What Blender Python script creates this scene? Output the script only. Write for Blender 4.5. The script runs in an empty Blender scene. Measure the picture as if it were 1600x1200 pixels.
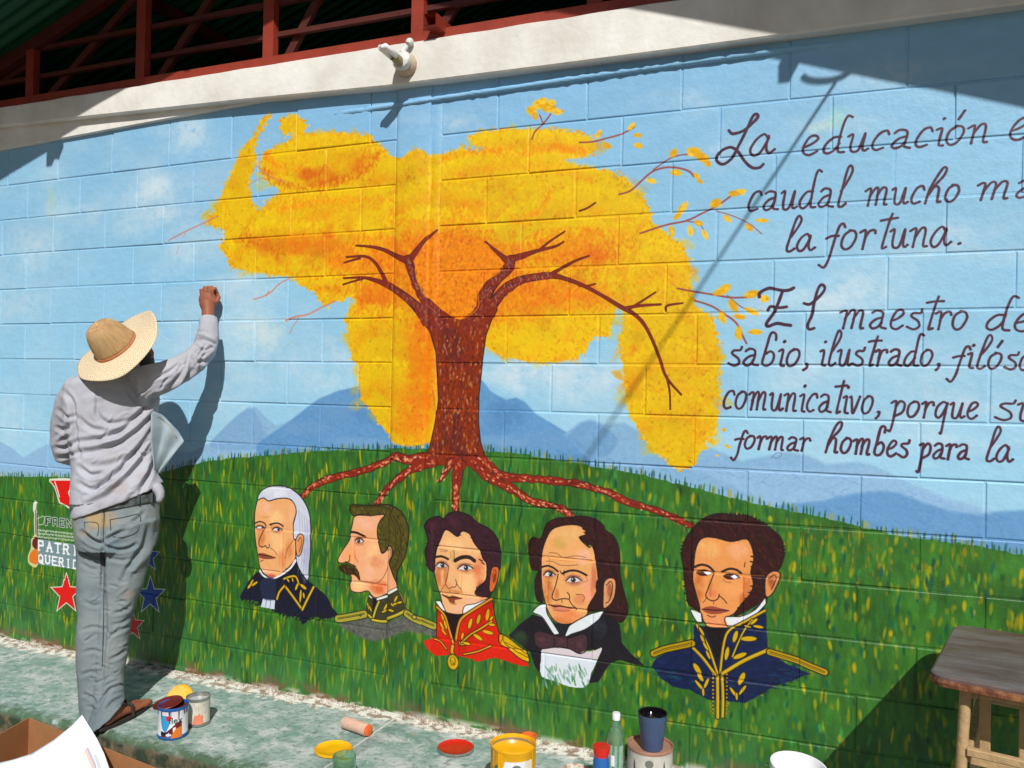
import bpy, bmesh, math
import numpy as np
from mathutils import Vector, Matrix, noise

# =================================================================== camera, sky, sun, exposure
sc = bpy.context.scene
FPX = 1289.7412                                    # focal length in px of the 1600 px wide photograph
_y, _p, _r = -0.3883119, 0.0059809, 0.0203201
CF = np.array([math.sin(_y)*math.cos(_p), math.cos(_y)*math.cos(_p), math.sin(_p)])
_r0 = np.array([math.cos(_y), -math.sin(_y), 0.]); _u0 = np.cross(_r0, CF)
CR = _r0*math.cos(_r)+_u0*math.sin(_r); CU = -_r0*math.sin(_r)+_u0*math.cos(_r)
CPOS = np.array([1.3603071, -3.2584807, 1.465382])
cam = bpy.data.cameras.new("camera"); cam_o = bpy.data.objects.new("camera", cam)
sc.collection.objects.link(cam_o); sc.camera = cam_o
cam.sensor_fit = 'HORIZONTAL'; cam.sensor_width = 36; cam.lens = 36*FPX/1600; cam.clip_end = 500; cam.clip_start = .02
cam_o.matrix_world = Matrix([[CR[0], CU[0], -CF[0], CPOS[0]], [CR[1], CU[1], -CF[1], CPOS[1]], [CR[2], CU[2], -CF[2], CPOS[2]], [0, 0, 0, 1]])

SUN = Vector((.54, -1.0, 1.02)).normalized()       # towards the sun
world = bpy.data.worlds.new("World"); sc.world = world; world.use_nodes = True
wn = world.node_tree; sky = wn.nodes.new('ShaderNodeTexSky'); sky.sky_type = 'NISHITA'; sky.sun_disc = False
sky.sun_elevation = math.asin(SUN.z); sky.sun_rotation = math.atan2(SUN.x, SUN.y)
sky.dust_density = 1.0; sky.ozone_density = 1.0
wn.links.new(sky.outputs[0], wn.nodes['Background'].inputs[0]); wn.nodes['Background'].inputs[1].default_value = .05
sl = bpy.data.lights.new("sun", 'SUN'); sl.energy = 4.6; sl.angle = math.radians(.53); sl.color = (1, .96, .90)
sun_o = bpy.data.objects.new("sun", sl); sc.collection.objects.link(sun_o)
sun_o.rotation_euler = (-SUN).to_track_quat('-Z', 'Y').to_euler(); sun_o.location = (4, -8, 9)
sc.view_settings.view_transform = 'Standard'; sc.view_settings.look = 'None'
sc.view_settings.exposure = 0.0; sc.view_settings.gamma = 1.0; sc.view_settings.use_curve_mapping = False
sc.cycles.max_bounces = 6

# survey helpers: photograph measurements -> places in the yard (used once, to place and size things)
def ray(x, y): return CF+CR*((x-800)/FPX)+CU*((600-y)/FPX)
def atY(x, y, Y=0.0):
    d = ray(x, y); return Vector(CPOS+d*((Y-CPOS[1])/d[1]))
def atZ(x, y, Z=0.0):
    d = ray(x, y); return Vector(CPOS+d*((Z-CPOS[2])/d[2]))
def pix(P):
    d = np.array(P)-CPOS; z = d@CF
    return 800+FPX*(d@CR)/z, 600-FPX*(d@CU)/z
def mpp(P): return float((np.array(P)-CPOS)@CF)/FPX     # metres per px there
# ------------------------------------------------------------------ mural paint (colour only, on the wall plane)
TX0, TX1, TZ0, TZ1, TD = -4.8, 3.8, -0.05, 2.95, 500.0
TW, TH = int((TX1-TX0)*TD), int((TZ1-TZ0)*TD)
rng = np.random.default_rng(7)

def p2w(pts):
    """photograph survey coordinates -> metres on the wall plane (X, Z)"""
    p = np.atleast_2d(np.array(pts, float))[:, :2]
    d = CF[None] + CR[None]*((p[:, :1]-800)/FPX) + CU[None]*((600-p[:, 1:2])/FPX)
    t = (0-CPOS[1])/d[:, 1]
    P = CPOS[None]+d*t[:, None]
    return P[:, [0, 2]]
def p2t(pts):
    w = p2w(pts)
    return np.stack([(w[:, 0]-TX0)*TD, (w[:, 1]-TZ0)*TD], 1)
def pscale(x, y):
    a = p2t([(x-2, y), (x+2, y), (x, y-2), (x, y+2)])
    return (np.hypot(*(a[1]-a[0]))/4+np.hypot(*(a[3]-a[2]))/4)/2

def smooth(pts, closed=True, n=6):
    P = np.array(pts, float)
    N = len(P)
    if N < 3: return P
    out = []
    for i in range(N if closed else N-1):
        if closed: a, b, c, d = P[i-1], P[i], P[(i+1) % N], P[(i+2) % N]
        else: a, b, c, d = P[max(i-1, 0)], P[i], P[i+1], P[min(i+2, N-1)]
        for k in range(n):
            t = k/n
            out.append(.5*((2*b)+(-a+c)*t+(2*a-5*b+4*c-d)*t*t+(-a+3*b-3*c+d)*t**3))
    if not closed: out.append(P[-1])
    return np.array(out)

def vnoise(h, w, cell, seed=0, aniso=1.0):
    r = np.random.default_rng(seed)
    gh, gw = int(h/cell)+3, int(w/(cell*aniso))+3
    g = r.random((gh, gw)).astype(np.float32)
    y = np.arange(h)/cell; x = np.arange(w)/(cell*aniso)
    yi = y.astype(int); xi = x.astype(int); fy = (y-yi)[:, None]; fx = (x-xi)[None]
    fy = fy*fy*(3-2*fy); fx = fx*fx*(3-2*fx)
    a = g[yi][:, xi]; b = g[yi][:, xi+1]; c = g[yi+1][:, xi]; d = g[yi+1][:, xi+1]
    return ((a*(1-fx)+b*fx)*(1-fy)+(c*(1-fx)+d*fx)*fy).astype(np.float32)
def fbm(h, w, cell, seed, octv=4, aniso=1.0):
    s = 0; a = 1; t = 0
    for o in range(octv):
        s = s+a*vnoise(h, w, max(cell/2**o, 1.5), seed+o*17, aniso); t += a; a *= .55
    return s/t

CAN = np.zeros((TH, TW, 3), np.float32)      # row 0 = bottom of wall
EDGE = fbm(TH, TW, 14, 5)-.5                  # ragged brush edges
FINE = fbm(TH, TW, 5, 9, 3)-.5

def cover(tp, pad=3, S=3):
    x0 = int(max(0, tp[:, 0].min()-pad)); x1 = int(min(TW, tp[:, 0].max()+pad+1))
    y0 = int(max(0, tp[:, 1].min()-pad)); y1 = int(min(TH, tp[:, 1].max()+pad+1))
    if x1 <= x0 or y1 <= y0: return None
    W, H = (x1-x0)*S, (y1-y0)*S
    D = np.zeros((H, W+1), np.int8)
    q = (tp-[x0, y0])*S
    n = len(q)
    for i in range(n):
        ax, ay = q[i]; bx, by = q[(i+1) % n]
        if ay == by: continue
        if ay > by: ax, ay, bx, by = bx, by, ax, ay
        r = np.arange(max(0, math.ceil(ay-.5)), min(H, math.ceil(by-.5)))
        if len(r) == 0: continue
        xx = ax+(r+.5-ay)*(bx-ax)/(by-ay)
        xi = np.clip(np.ceil(xx-.5).astype(int), 0, W)
        D[r, xi] ^= 1
    M = np.bitwise_xor.accumulate(D[:, :W], axis=1).astype(np.float32)
    return x0, y0, x1, y1, M.reshape(y1-y0, S, x1-x0, S).mean((1, 3))

def blur(m, r):
    r = int(r)
    if r < 1: return m
    k = np.ones(2*r+1)/(2*r+1)
    for ax in (0, 1):
        m = np.apply_along_axis(lambda v: np.convolve(v, k, 'same'), ax, m) if m.size < 40000 else _boxb(m, r, ax)
    return m
def _boxb(m, r, ax):
    m = np.moveaxis(m, ax, 0); c = np.cumsum(np.concatenate([np.zeros((r+1,)+m.shape[1:]), m, np.zeros((r,)+m.shape[1:])]), 0)
    o = (c[2*r+1:]-c[:-2*r-1])/(2*r+1)
    return np.moveaxis(o, 0, ax)

def put(x0, y0, x1, y1, m, col):
    m = m[..., None]
    CAN[y0:y1, x0:x1] = CAN[y0:y1, x0:x1]*(1-m)+np.array(col, np.float32)/255*m

def poly(pts, col, a=1.0, sm=True, soft=0, rag=0, var=0.0, w=False):
    """filled painted shape; soft = feathered edge (px), rag = ragged brush edge"""
    P = smooth(pts) if sm else np.array(pts, float)
    tp = (np.stack([(P[:, 0]-TX0)*TD, (P[:, 1]-TZ0)*TD], 1) if w else p2t(P))
    c = cover(tp, pad=6+int(soft*2+rag*2))
    if c is None: return None
    x0, y0, x1, y1, m = c
    if soft or rag:
        m = _boxb(_boxb(m, max(1, int(max(soft, rag))), 0), max(1, int(max(soft, rag))), 1)
        if rag:
            mb = m; m = np.clip((m-.5+EDGE[y0:y1, x0:x1]*1.5)*4+.5, 0, 1)*np.clip((mb-.06)*12, 0, 1); m = np.maximum(m, np.clip((mb-.9)*20, 0, 1))
    m = m*a
    cc = np.array(col, np.float32)
    if var:
        v = 1+FINE[y0:y1, x0:x1][..., None]*var
        CAN[y0:y1, x0:x1] = CAN[y0:y1, x0:x1]*(1-m[..., None])+np.clip(cc/255*v, 0, 1)*m[..., None]
    else: put(x0, y0, x1, y1, m, cc)
    return x0, y0, x1, y1, m

def tdab(x, y, ln, wd, ang, col, a=1.0, hard=1.6):
    """one brush dab in texture space: ln half length, wd half width"""
    R = max(ln, wd)+2
    x0, x1, y0, y1 = int(x-R), int(x+R+1), int(y-R), int(y+R+1)
    if x0 < 0 or y0 < 0 or x1 >= TW or y1 >= TH: return
    yy, xx = np.mgrid[y0:y1, x0:x1]
    ca, sa = math.cos(ang), math.sin(ang)
    u = ((xx-x)*ca+(yy-y)*sa)/ln; v = (-(xx-x)*sa+(yy-y)*ca)/wd
    m = np.clip((1-np.sqrt(u*u+v*v))*hard*1.2, 0, 1)*a
    s = CAN[y0:y1, x0:x1]
    s += (np.array(col, np.float32)/255-s)*m[..., None].astype(np.float32)
def dab(px, py, ln, wd, ang, col, a=1.0, hard=1.6):
    t = p2t([(px, py)])[0]; s = pscale(px, py)
    tdab(t[0], t[1], ln*s, wd*s, -ang, col, a, hard)

def stroke(pts, wid, col, a=1.0, sm=True, jit=0.0):
    """brush line; wid = width in px or list of widths"""
    P = np.array([q[:2] for q in pts], float)
    Wd = np.array([q[2]*2 if len(q) > 2 else (wid if np.isscalar(wid) else wid[i]) for i, q in enumerate(pts)], float)
    if sm and len(P) > 2:
        Q = smooth(np.c_[P, Wd], closed=False, n=5); P, Wd = Q[:, :2], Q[:, 2]
    s = pscale(*P[len(P)//2])
    T = p2t(P); R = np.maximum(Wd*.5*s, .55)
    pad = R.max()+3
    x0 = int(max(0, T[:, 0].min()-pad)); x1 = int(min(TW, T[:, 0].max()+pad+1))
    y0 = int(max(0, T[:, 1].min()-pad)); y1 = int(min(TH, T[:, 1].max()+pad+1))
    if x1 <= x0 or y1 <= y0: return
    M = np.zeros((y1-y0, x1-x0), np.float32)
    for i in range(len(T)-1):
        ax, ay = T[i]; bx, by = T[i+1]; p = max(R[i], R[i+1])+2
        u0 = int(max(x0, min(ax, bx)-p)); u1 = int(min(x1, max(ax, bx)+p+1))
        v0 = int(max(y0, min(ay, by)-p)); v1 = int(min(y1, max(ay, by)+p+1))
        if u1 <= u0 or v1 <= v0: continue
        yy, xx = np.mgrid[v0:v1, u0:u1].astype(np.float32)
        dx, dy = bx-ax, by-ay; L = dx*dx+dy*dy+1e-9
        t = np.clip(((xx-ax)*dx+(yy-ay)*dy)/L, 0, 1)
        d = np.hypot(xx-ax-t*dx, yy-ay-t*dy)
        r = R[i]*(1-t)+R[i+1]*t
        if jit: r = r*(1+jit*EDGE[v0:v1, u0:u1]*4)
        m = np.clip(r-d+.5, 0, 1)
        s_ = M[v0-y0:v1-y0, u0-x0:u1-x0]
        np.maximum(s_, m, out=s_)
    put(x0, y0, x1, y1, M*a, col)

def blob(x, y, rx, ry, col, a=.5, ang=0.0):
    """soft patch of thinned paint"""
    t = p2t([(x, y)])[0]; s = pscale(x, y); rx *= s; ry *= s
    R = max(rx, ry)*1.0
    x0, x1, y0, y1 = int(max(0, t[0]-R)), int(min(TW, t[0]+R)), int(max(0, t[1]-R)), int(min(TH, t[1]+R))
    if x1 <= x0 or y1 <= y0: return
    yy, xx = np.mgrid[y0:y1, x0:x1].astype(np.float32)
    ca, sa = math.cos(-ang), math.sin(-ang)
    u = ((xx-t[0])*ca+(yy-t[1])*sa)/rx; v = (-(xx-t[0])*sa+(yy-t[1])*ca)/ry
    m = np.clip(1-(u*u+v*v), 0, 1)
    m = np.clip(m*(1+EDGE[y0:y1, x0:x1]*2.2), 0, 1)*a
    put(x0, y0, x1, y1, m, col)

def inpoly(P, X):
    P = np.array(P, float); x, y = X[:, 0], X[:, 1]; c = np.zeros(len(X), bool); n = len(P)
    for i in range(n):
        ax, ay = P[i]; bx, by = P[(i+1) % n]
        if ay == by: continue
        k = ((ay > y) != (by > y)) & (x < (bx-ax)*(y-ay)/(by-ay)+ax)
        c ^= k
    return c

# ---- sky
X = np.linspace(TX0, TX1, TW)[None]; Zc = np.linspace(TZ0, TZ1, TH)[:, None]
n1 = fbm(TH, TW, 260, 21, 4, 1.6); n2 = fbm(TH, TW, 70, 31, 4, 1.8); n3 = fbm(TH, TW, 9, 41, 3, 3.0)
sky_a = np.array([139, 186, 217])/255.; sky_b = np.array([155, 201, 225])/255.; sky_t = np.array([130, 176, 217])/255.
g = np.clip((Zc-.8)/1.6, 0, 1)*np.ones_like(X)
base = sky_b[None, None]*(1-g[..., None])+sky_a[None, None]*g[..., None]
tt = np.clip((Zc-2.2)/.5, 0, 1)*np.clip(1-np.abs(X+.4)/2.6, 0, 1)*.6
base = base*(1-tt[..., None])+sky_t*tt[..., None]
CAN[:] = base
cl = np.clip((n1-.5)*3.0, 0, 1)*np.clip((n2-.35)*2.4, 0, 1)
cl = cl*1.5; cl = np.clip(cl, 0, 1)
CAN[:] = CAN*(1-cl[..., None]*.5)+np.array([188, 210, 224], np.float32)/255*cl[..., None]*.5
CAN *= (1+(n3-.5)*.05)[..., None]
del n1, tt, g, base
def cloud(x, y, rx, ry, a=.45, c=(205, 218, 226)):
    for k in range(16):
        blob(x+rng.normal()*rx*.6, y+rng.normal()*ry*.55, rx*rng.uniform(.35, .95), ry*rng.uniform(.35, .9), c, a*rng.uniform(.10, .34), rng.normal()*.3)
for q in [(300, 205, 60, 28, .55), (250, 305, 38, 25, .8), (120, 330, 45, 20, .4), (40, 385, 40, 30, .45), (225, 340, 60, 30, .4), (330, 395, 60, 30, .45),
          (20, 470, 50, 40, .3), (390, 500, 70, 60, .55, (196, 213, 216)), (430, 525, 40, 30, .6, (200, 216, 214)), (240, 525, 50, 22, .4), (30, 640, 55, 60, .35),
          (815, 588, 70, 26, .8), (900, 600, 70, 40, .7), (950, 580, 40, 30, .5), (520, 580, 55, 30, .55), (350, 640, 40, 40, .35),
          (1130, 235, 60, 30, .3), (1300, 200, 60, 25, .35), (1290, 460, 70, 35, .7), (1330, 470, 50, 25, .5), (1500, 380, 80, 30, .4), (1450, 560, 90, 30, .3),
          (1260, 590, 70, 25, .45), (1500, 640, 90, 30, .4), (1180, 690, 50, 18, .3), (1400, 120, 100, 30, .25), (700, 190, 60, 20, .3), (1050, 160, 60, 20, .3), (1500, 690, 80, 26, .4)]:
    cloud(*q)
for q in [(180, 300, 150, 60), (60, 420, 120, 60), (420, 560, 160, 60), (880, 600, 140, 50), (1300, 420, 160, 60), (1480, 600, 160, 50)]: cloud(*q, .22, (190, 212, 226))
blob(80, 315, 10, 26, (165, 195, 185), .6); blob(1310, 185, 22, 24, (150, 200, 190), .55); blob(1280, 200, 30, 12, (200, 215, 200), .35)
for q in [(440, 510), (455, 540), (385, 540), (395, 570), (420, 575)]: stroke([(q[0]-9, q[1]+3), (q[0], q[1]-5), (q[0]+10, q[1]+2)], 1.2, (150, 175, 160), .5)

# ---- mountains
M1, M2, M3 = (112, 156, 205), (98, 144, 190), (140, 178, 216)
L0 = (-400, 760)
poly([L0, (-400, 700), (-150, 716), (-60, 690), (0, 690), (20, 701), (36, 715), (62, 700), (96, 684), (150, 678), (230, 705), (300, 706), (330, 690), (350, 668), (372, 648), (388, 637), (400, 636), (418, 655), (434, 668), (462, 652), (490, 634), (520, 640), (520, 760)], (136, 172, 206), .8, sm=False, soft=2, var=.1)
poly([(330, 700), (352, 668), (388, 638), (402, 650), (412, 672), (420, 700)], (122, 160, 198), .7, soft=3, var=.1)
poly([(400, 695), (420, 680), (450, 660), (480, 636), (500, 622), (530, 610), (560, 604), (600, 600), (680, 560), (745, 588), (756, 598), (767, 612), (790, 625), (806, 621), (820, 628), (836, 646), (860, 660), (886, 676), (908, 692), (930, 713), (960, 735), (1000, 748), (1000, 790), (400, 760)], M2, .92, sm=False, soft=2, var=.12)
for q in [(600, 640, 70, 30, (80, 122, 172), .5), (520, 640, 40, 20, (112, 150, 190), .6), (480, 670, 60, 14, (116, 154, 194), .6), (790, 650, 40, 30, (80, 122, 172), .5), (850, 690, 60, 20, (114, 152, 192), .5), (780, 690, 50, 10, (130, 165, 200), .5), (560, 690, 80, 8, (126, 162, 200), .5), (900, 720, 40, 12, (84, 126, 174), .4)]: blob(*q)
poly([(880, 680), (905, 660), (925, 655), (948, 664), (975, 660), (995, 672), (1030, 700), (1080, 690), (1110, 700), (1160, 720), (1200, 712), (1232, 706), (1262, 712), (1290, 725), (1340, 722), (1372, 731), (1400, 746), (1450, 772), (1500, 790), (1600, 820), (1700, 900), (960, 790), (915, 712)], (128, 166, 202), .8, sm=False, soft=3, var=.1)
poly([(885, 690), (905, 664), (925, 659), (950, 672), (965, 690), (940, 715)], (108, 150, 192), .7, soft=3, var=.1)
poly([(1090, 735), (1200, 730), (1300, 735), (1360, 728), (1400, 745), (1480, 778), (1600, 812), (1750, 850), (1900, 900), (1600, 880), (1300, 830)], (144, 180, 212), .75, sm=False, soft=3, var=.1)
poly([(1210, 790), (1290, 782), (1330, 772), (1372, 767), (1400, 769), (1440, 784), (1480, 797), (1530, 805), (1562, 799), (1600, 797), (1750, 830), (1900, 890), (1900, 960), (1600, 880), (1400, 850), (1230, 812)], (98, 144, 190), .85, sm=False, soft=3, var=.1)
for k in range(420):
    x = rng.uniform(300, 1600)
    if x > 640 and x < 745: continue
    y = np.interp(x, [300, 500, 740, 860, 950, 1100, 1300, 1400, 1600], [690, 650, 620, 680, 700, 725, 745, 760, 810])+rng.uniform(0, 60)
    yl = np.interp(x, [300, 500, 700, 800, 900, 1000, 1100, 1200, 1300, 1400, 1500, 1600], [722, 700, 698, 704, 720, 738, 763, 788, 808, 833, 846, 864])
    if y > yl-4: continue
    sl = rng.choice([-.5, .5, .35])
    dab(x, y, rng.uniform(6, 20), rng.uniform(.8, 2.4), sl, [(130, 168, 214), (78, 124, 180), (100, 140, 196), (98, 146, 200)][rng.integers(4)], rng.uniform(.1, .25))
stroke([(1205, 715), (1214, 708), (1222, 710), (1214, 716), (1206, 714)], 1.5, (70, 100, 120), .5)

# ---- grass hill
HX = [-900, -400, 0, 120, 250, 300, 350, 400, 500, 600, 700, 800, 900, 1000, 1100, 1200, 1300, 1400, 1500, 1600, 1800, 2200, 2800]
HY = [735, 740, 744, 746, 738, 726, 717, 713, 704, 701, 701, 707, 723, 741, 766, 791, 811, 836, 849, 867, 905, 985, 1105]
hw = p2w(list(zip(HX, HY)))
poly([(hw[0, 0], -.2)]+[tuple(q) for q in hw]+[(TX1, hw[-1, 1]), (TX1, -.2)], (52, 100, 38), 1, sm=False, rag=2, w=True)
m = (Zc < 1.3) & (CAN[..., 1] > CAN[..., 2]*1.6)
gn = fbm(TH, TW, 60, 77, 3, .6); gs = fbm(TH, TW, 26, 79, 3, .25)
CAN[:] = np.where(m[..., None], CAN*(1+(gn-.5)*.45+(gs-.5)*.35)[..., None], CAN)
GC = [((156, 148, 34), 7), ((122, 134, 34), 8), ((172, 150, 32), 3), ((24, 86, 56), 4), ((22, 78, 66), 2), ((38, 96, 34), 4), ((78, 120, 42), 5), ((60, 128, 60), 3), ((24, 62, 34), 2)]
cols = [c for c, n in GC for _ in range(n)]
NG = 9500
gx = rng.uniform(TX0, TX1, NG); gz = rng.uniform(0.02, 1.25, NG)
hz = np.interp(gx, hw[:, 0], hw[:, 1])
for i in range(NG):
    if gz[i] > hz[i]-.012: continue
    c = cols[rng.integers(len(cols))]
    if c[0] > 140 and rng.random() < .3: continue
    dens = 1.0 if gx[i] > .4 else 1.35           # longer strokes on the left part
    ln = rng.uniform(.018, .042)*TD*dens*(.75 if gx[i] > 1.0 and rng.random() < .6 else 1); wd = rng.uniform(.0050, .0088)*TD*(1.15 if gx[i] > .2 else .9)
    tdab((gx[i]-TX0)*TD, (gz[i]-TZ0)*TD, ln, wd, math.pi/2+rng.normal()*.10, np.array(c)*rng.uniform(.85, 1.12), rng.uniform(.45, .95))
for x, z in zip(rng.normal(1.28, .22, 170), rng.normal(.88, .09, 170)):
    if z > np.interp(x, hw[:, 0], hw[:, 1])-.03: continue
    tdab((x-TX0)*TD, (z-TZ0)*TD, rng.uniform(5, 11), rng.uniform(1.8, 2.8), math.pi/2, [(160, 130, 30), (146, 112, 32), (112, 104, 34)][rng.integers(3)], .6)
# blades along the crest
for x in np.arange(TX0+.05, TX1-.05, .014):
    x = x+rng.normal()*.006; z = np.interp(x, hw[:, 0], hw[:, 1])
    h = rng.uniform(.018, .045)
    c = [(28, 80, 62), (22, 66, 74), (96, 122, 58), (150, 148, 70), (40, 100, 44), (52, 92, 66)][rng.integers(6)]
    tdab((x-TX0)*TD, (z-TZ0+h*.25)*TD, h*TD*.62, rng.uniform(1.5, 3.2), math.pi/2+rng.normal()*.07, c, rng.uniform(.7, .95))
# dusty repainted band along the foot of the wall
ft = np.clip((.30-Zc)/.3, 0, 1)*np.clip((fbm(TH, TW, 45, 99, 4, 1.2)-.3)*1.6, 0, 1)
CAN[:] = CAN*(1-ft[..., None]*.6)+np.array([66, 116, 88], np.float32)/255*ft[..., None]*.6
ft2 = np.clip((.075-Zc)/.06, 0, 1)*np.clip((fbm(TH, TW, 25, 101, 4, 1.6)-.42)*5, 0, 1)
CAN[:] = CAN*(1-ft2[..., None]*.8)+np.array([122, 78, 66], np.float32)/255*ft2[..., None]*.8
ft3 = np.clip((.028-Zc)/.02, 0, 1)*np.clip((fbm(TH, TW, 18, 131, 4, 2.0)-.42)*6, 0, 1)
CAN[:] = CAN*(1-ft3[..., None]*.8)+np.array([190, 190, 182], np.float32)/255*ft3[..., None]*.8

# ---- crown of the painted tree
CROWN = [(420, 178), (406, 190), (400, 210), (385, 226), (372, 246), (362, 272), (350, 300), (338, 326), (326, 350), (342, 354), (354, 360), (350, 376), (342, 386), (356, 402), (360, 416), (378, 422), (420, 428), (455, 432), (470, 446), (490, 454), (506, 476), (530, 470), (548, 463), (560, 470), (549, 480), (542, 500), (546, 530), (551, 550), (549, 560), (562, 576), (563, 600), (566, 626), (580, 640), (596, 665), (610, 680), (616, 692), (640, 697), (662, 694), (676, 690), (690, 600), (752, 540), (766, 547), (800, 560), (850, 566), (900, 560), (914, 550), (926, 526), (950, 525), (958, 495), (966, 478), (976, 492), (972, 512), (968, 540), (975, 580), (978, 620), (985, 650), (1000, 671), (1015, 700), (1040, 715), (1050, 729), (1066, 732), (1085, 725), (1091, 709), (1100, 690), (1115, 681), (1118, 660), (1125, 630), (1122, 590), (1126, 560), (1120, 530), (1114, 500), (1104, 490), (1086, 480), (1080, 450), (1078, 420), (1074, 400), (1060, 380), (1040, 365), (1020, 350), (1014, 330), (1005, 306), (986, 290), (975, 275), (950, 268), (912, 262), (874, 250), (900, 246), (924, 242), (930, 228), (922, 215), (900, 208), (870, 203), (830, 203), (780, 203), (748, 207), (732, 217), (746, 227), (766, 230), (744, 238), (722, 231), (700, 240), (686, 243), (672, 245), (655, 235), (640, 240), (624, 250), (610, 243), (595, 230), (576, 213), (550, 210), (520, 207), (490, 211), (474, 210), (480, 196), (470, 184), (455, 180), (440, 186), (437, 200), (445, 211), (455, 206), (462, 216), (440, 226), (424, 233), (410, 246), (407, 264), (413, 276), (430, 290), (440, 300), (420, 316), (405, 331), (398, 325), (391, 310), (388, 290), (395, 265), (400, 245), (395, 236), (401, 215), (412, 195), (423, 180)]
poly(CROWN, (220, 180, 34), 1, sm=False, rag=3, var=.12)
YL, YG, OR, DO, OY = (228, 188, 58), (214, 172, 16), (224, 130, 24), (200, 96, 18), (232, 160, 22)
CB = [(560, 345, 110, 28, YL, .7), (470, 240, 55, 22, YL, .6), (700, 345, 70, 34, YL, .7), (840, 260, 120, 34, YL, .55), (900, 320, 110, 28, YG, .5), (800, 545, 110, 24, YL, .7), (1050, 420, 40, 60, YL, .45), (900, 540, 60, 25, YL, .5), (960, 350, 50, 40, YL, .6),
      (1050, 540, 60, 110, YG, .55), (1050, 680, 50, 50, YG, .5), (600, 560, 32, 110, YG, .7), (560, 520, 20, 50, YL, .5), (430, 270, 22, 30, YL, .6), (420, 410, 50, 14, YL, .5), (510, 450, 40, 14, YL, .7), (380, 250, 18, 60, YG, .6), (510, 220, 60, 14, YL, .5),
      (590, 270, 50, 30, YL, .5), (640, 280, 50, 40, YG, .6), (750, 285, 70, 30, YG, .6), (790, 370, 40, 16, (205, 190, 40), .6),
      (720, 430, 95, 75, OR, .95), (640, 400, 90, 42, OR, .9), (560, 395, 90, 32, OR, .85), (470, 375, 60, 24, OR, .8), (900, 385, 110, 32, OR, .85), (860, 460, 110, 30, OR, .85), (740, 470, 70, 50, (228, 122, 16), .8), (650, 560, 34, 120, OR, .9), (640, 640, 36, 60, OR, .6), (590, 465, 50, 34, OR, .85), (940, 470, 50, 18, OR, .5), (820, 480, 60, 30, OR, .6),
      (515, 282, 62, 13, DO, .55), (495, 270, 40, 12, DO, .6), (565, 265, 24, 34, OR, .7), (580, 240, 14, 26, DO, .4), (400, 365, 26, 16, DO, .6), (425, 385, 30, 20, DO, .55), (500, 385, 70, 20, DO, .4), (410, 300, 12, 30, OR, .6), (470, 318, 70, 12, OR, .5), (620, 330, 16, 34, OR, .8), (730, 325, 50, 14, OR, .5), (790, 240, 60, 12, OR, .55), (870, 235, 50, 10, OR, .5), (920, 395, 46, 18, (222, 105, 20), .6), (700, 355, 70, 12, (226, 116, 24), .7), (1000, 555, 26, 26, OR, .4), (1090, 560, 22, 30, OR, .4), (990, 600, 14, 30, OR, .5), (1060, 610, 50, 14, OY, .5), (640, 665, 40, 16, OR, .7), (670, 500, 24, 40, OR, .9)]
cm = cover(p2t(CROWN)); cx0, cy0, cx1, cy1, cmask = cm
keep = CAN[cy0:cy1, cx0:cx1].copy()
for q in CB: blob(*q)
cb_ = _boxb(_boxb(cmask, 3, 0), 3, 1)
cmask2 = (np.maximum(np.clip((cb_-.5+EDGE[cy0:cy1, cx0:cx1]*1.0)*3+.5, 0, 1)*np.clip((cb_-.06)*12, 0, 1), np.clip((cb_-.9)*20, 0, 1)))[..., None]
CAN[cy0:cy1, cx0:cx1] = keep*(1-cmask2)+CAN[cy0:cy1, cx0:cx1]*cmask2
del keep
for k in range(900):      # loose mottling inside the crown
    x = rng.uniform(325, 1130); y = rng.uniform(175, 730)
    if not inpoly(CROWN, np.array([[x, y]]))[0]: continue
    t_ = p2t([(x, y)])[0]; b = CAN[int(t_[1]), int(t_[0])]*255
    c = [b*.93+np.array((2, -6, -4)), b*.9+np.array((22, 20, 10)), b*.9+np.array((20, -8, -4)), b*.9+np.array((14, 18, -10))][rng.integers(4)]
    for _ in range(3): blob(x+rng.normal()*8, y+rng.normal()*6, rng.uniform(8, 20), rng.uniform(5, 11), np.clip(c, 0, 255), .45, rng.normal()*.6)
OR2, DO2, YG2 = (224, 118, 16), (204, 92, 14), (220, 180, 24)
for q in [(730, 425, 100, 80, OR2, .75), (640, 410, 80, 44, OR2, .6), (560, 400, 70, 26, OR2, .55), (480, 380, 60, 22, OR2, .6), (400, 372, 34, 20, DO2, .6), (900, 385, 110, 36, OR2, .6), (940, 395, 50, 20, DO2, .4), (870, 462, 90, 26, OR2, .6), (668, 560, 24, 130, OR2, .7), (650, 660, 30, 40, OR2, .4), (600, 470, 50, 36, OR2, .6), (740, 480, 60, 36, DO2, .35), (515, 284, 50, 9, DO2, .6), (480, 272, 30, 10, DO2, .6), (566, 262, 18, 34, DO2, .4), (612, 328, 16, 30, OR2, .5),
          (560, 300, 60, 20, YG2, .5), (900, 300, 60, 20, YG2, .5), (620, 560, 24, 100, YG2, .55), (1060, 570, 50, 90, YG2, .45), (1050, 690, 40, 34, YG2, .6), (375, 300, 20, 50, YG2, .5), (1040, 460, 40, 20, YG2, .4), (760, 270, 60, 20, YG2, .5)]: blob(*q)
nd = 9500
dx = rng.uniform(320, 1135, nd); dy = rng.uniform(175, 735, nd)
ins = inpoly(CROWN, np.c_[dx, dy])
TT = p2t(np.c_[dx, dy])
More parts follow.
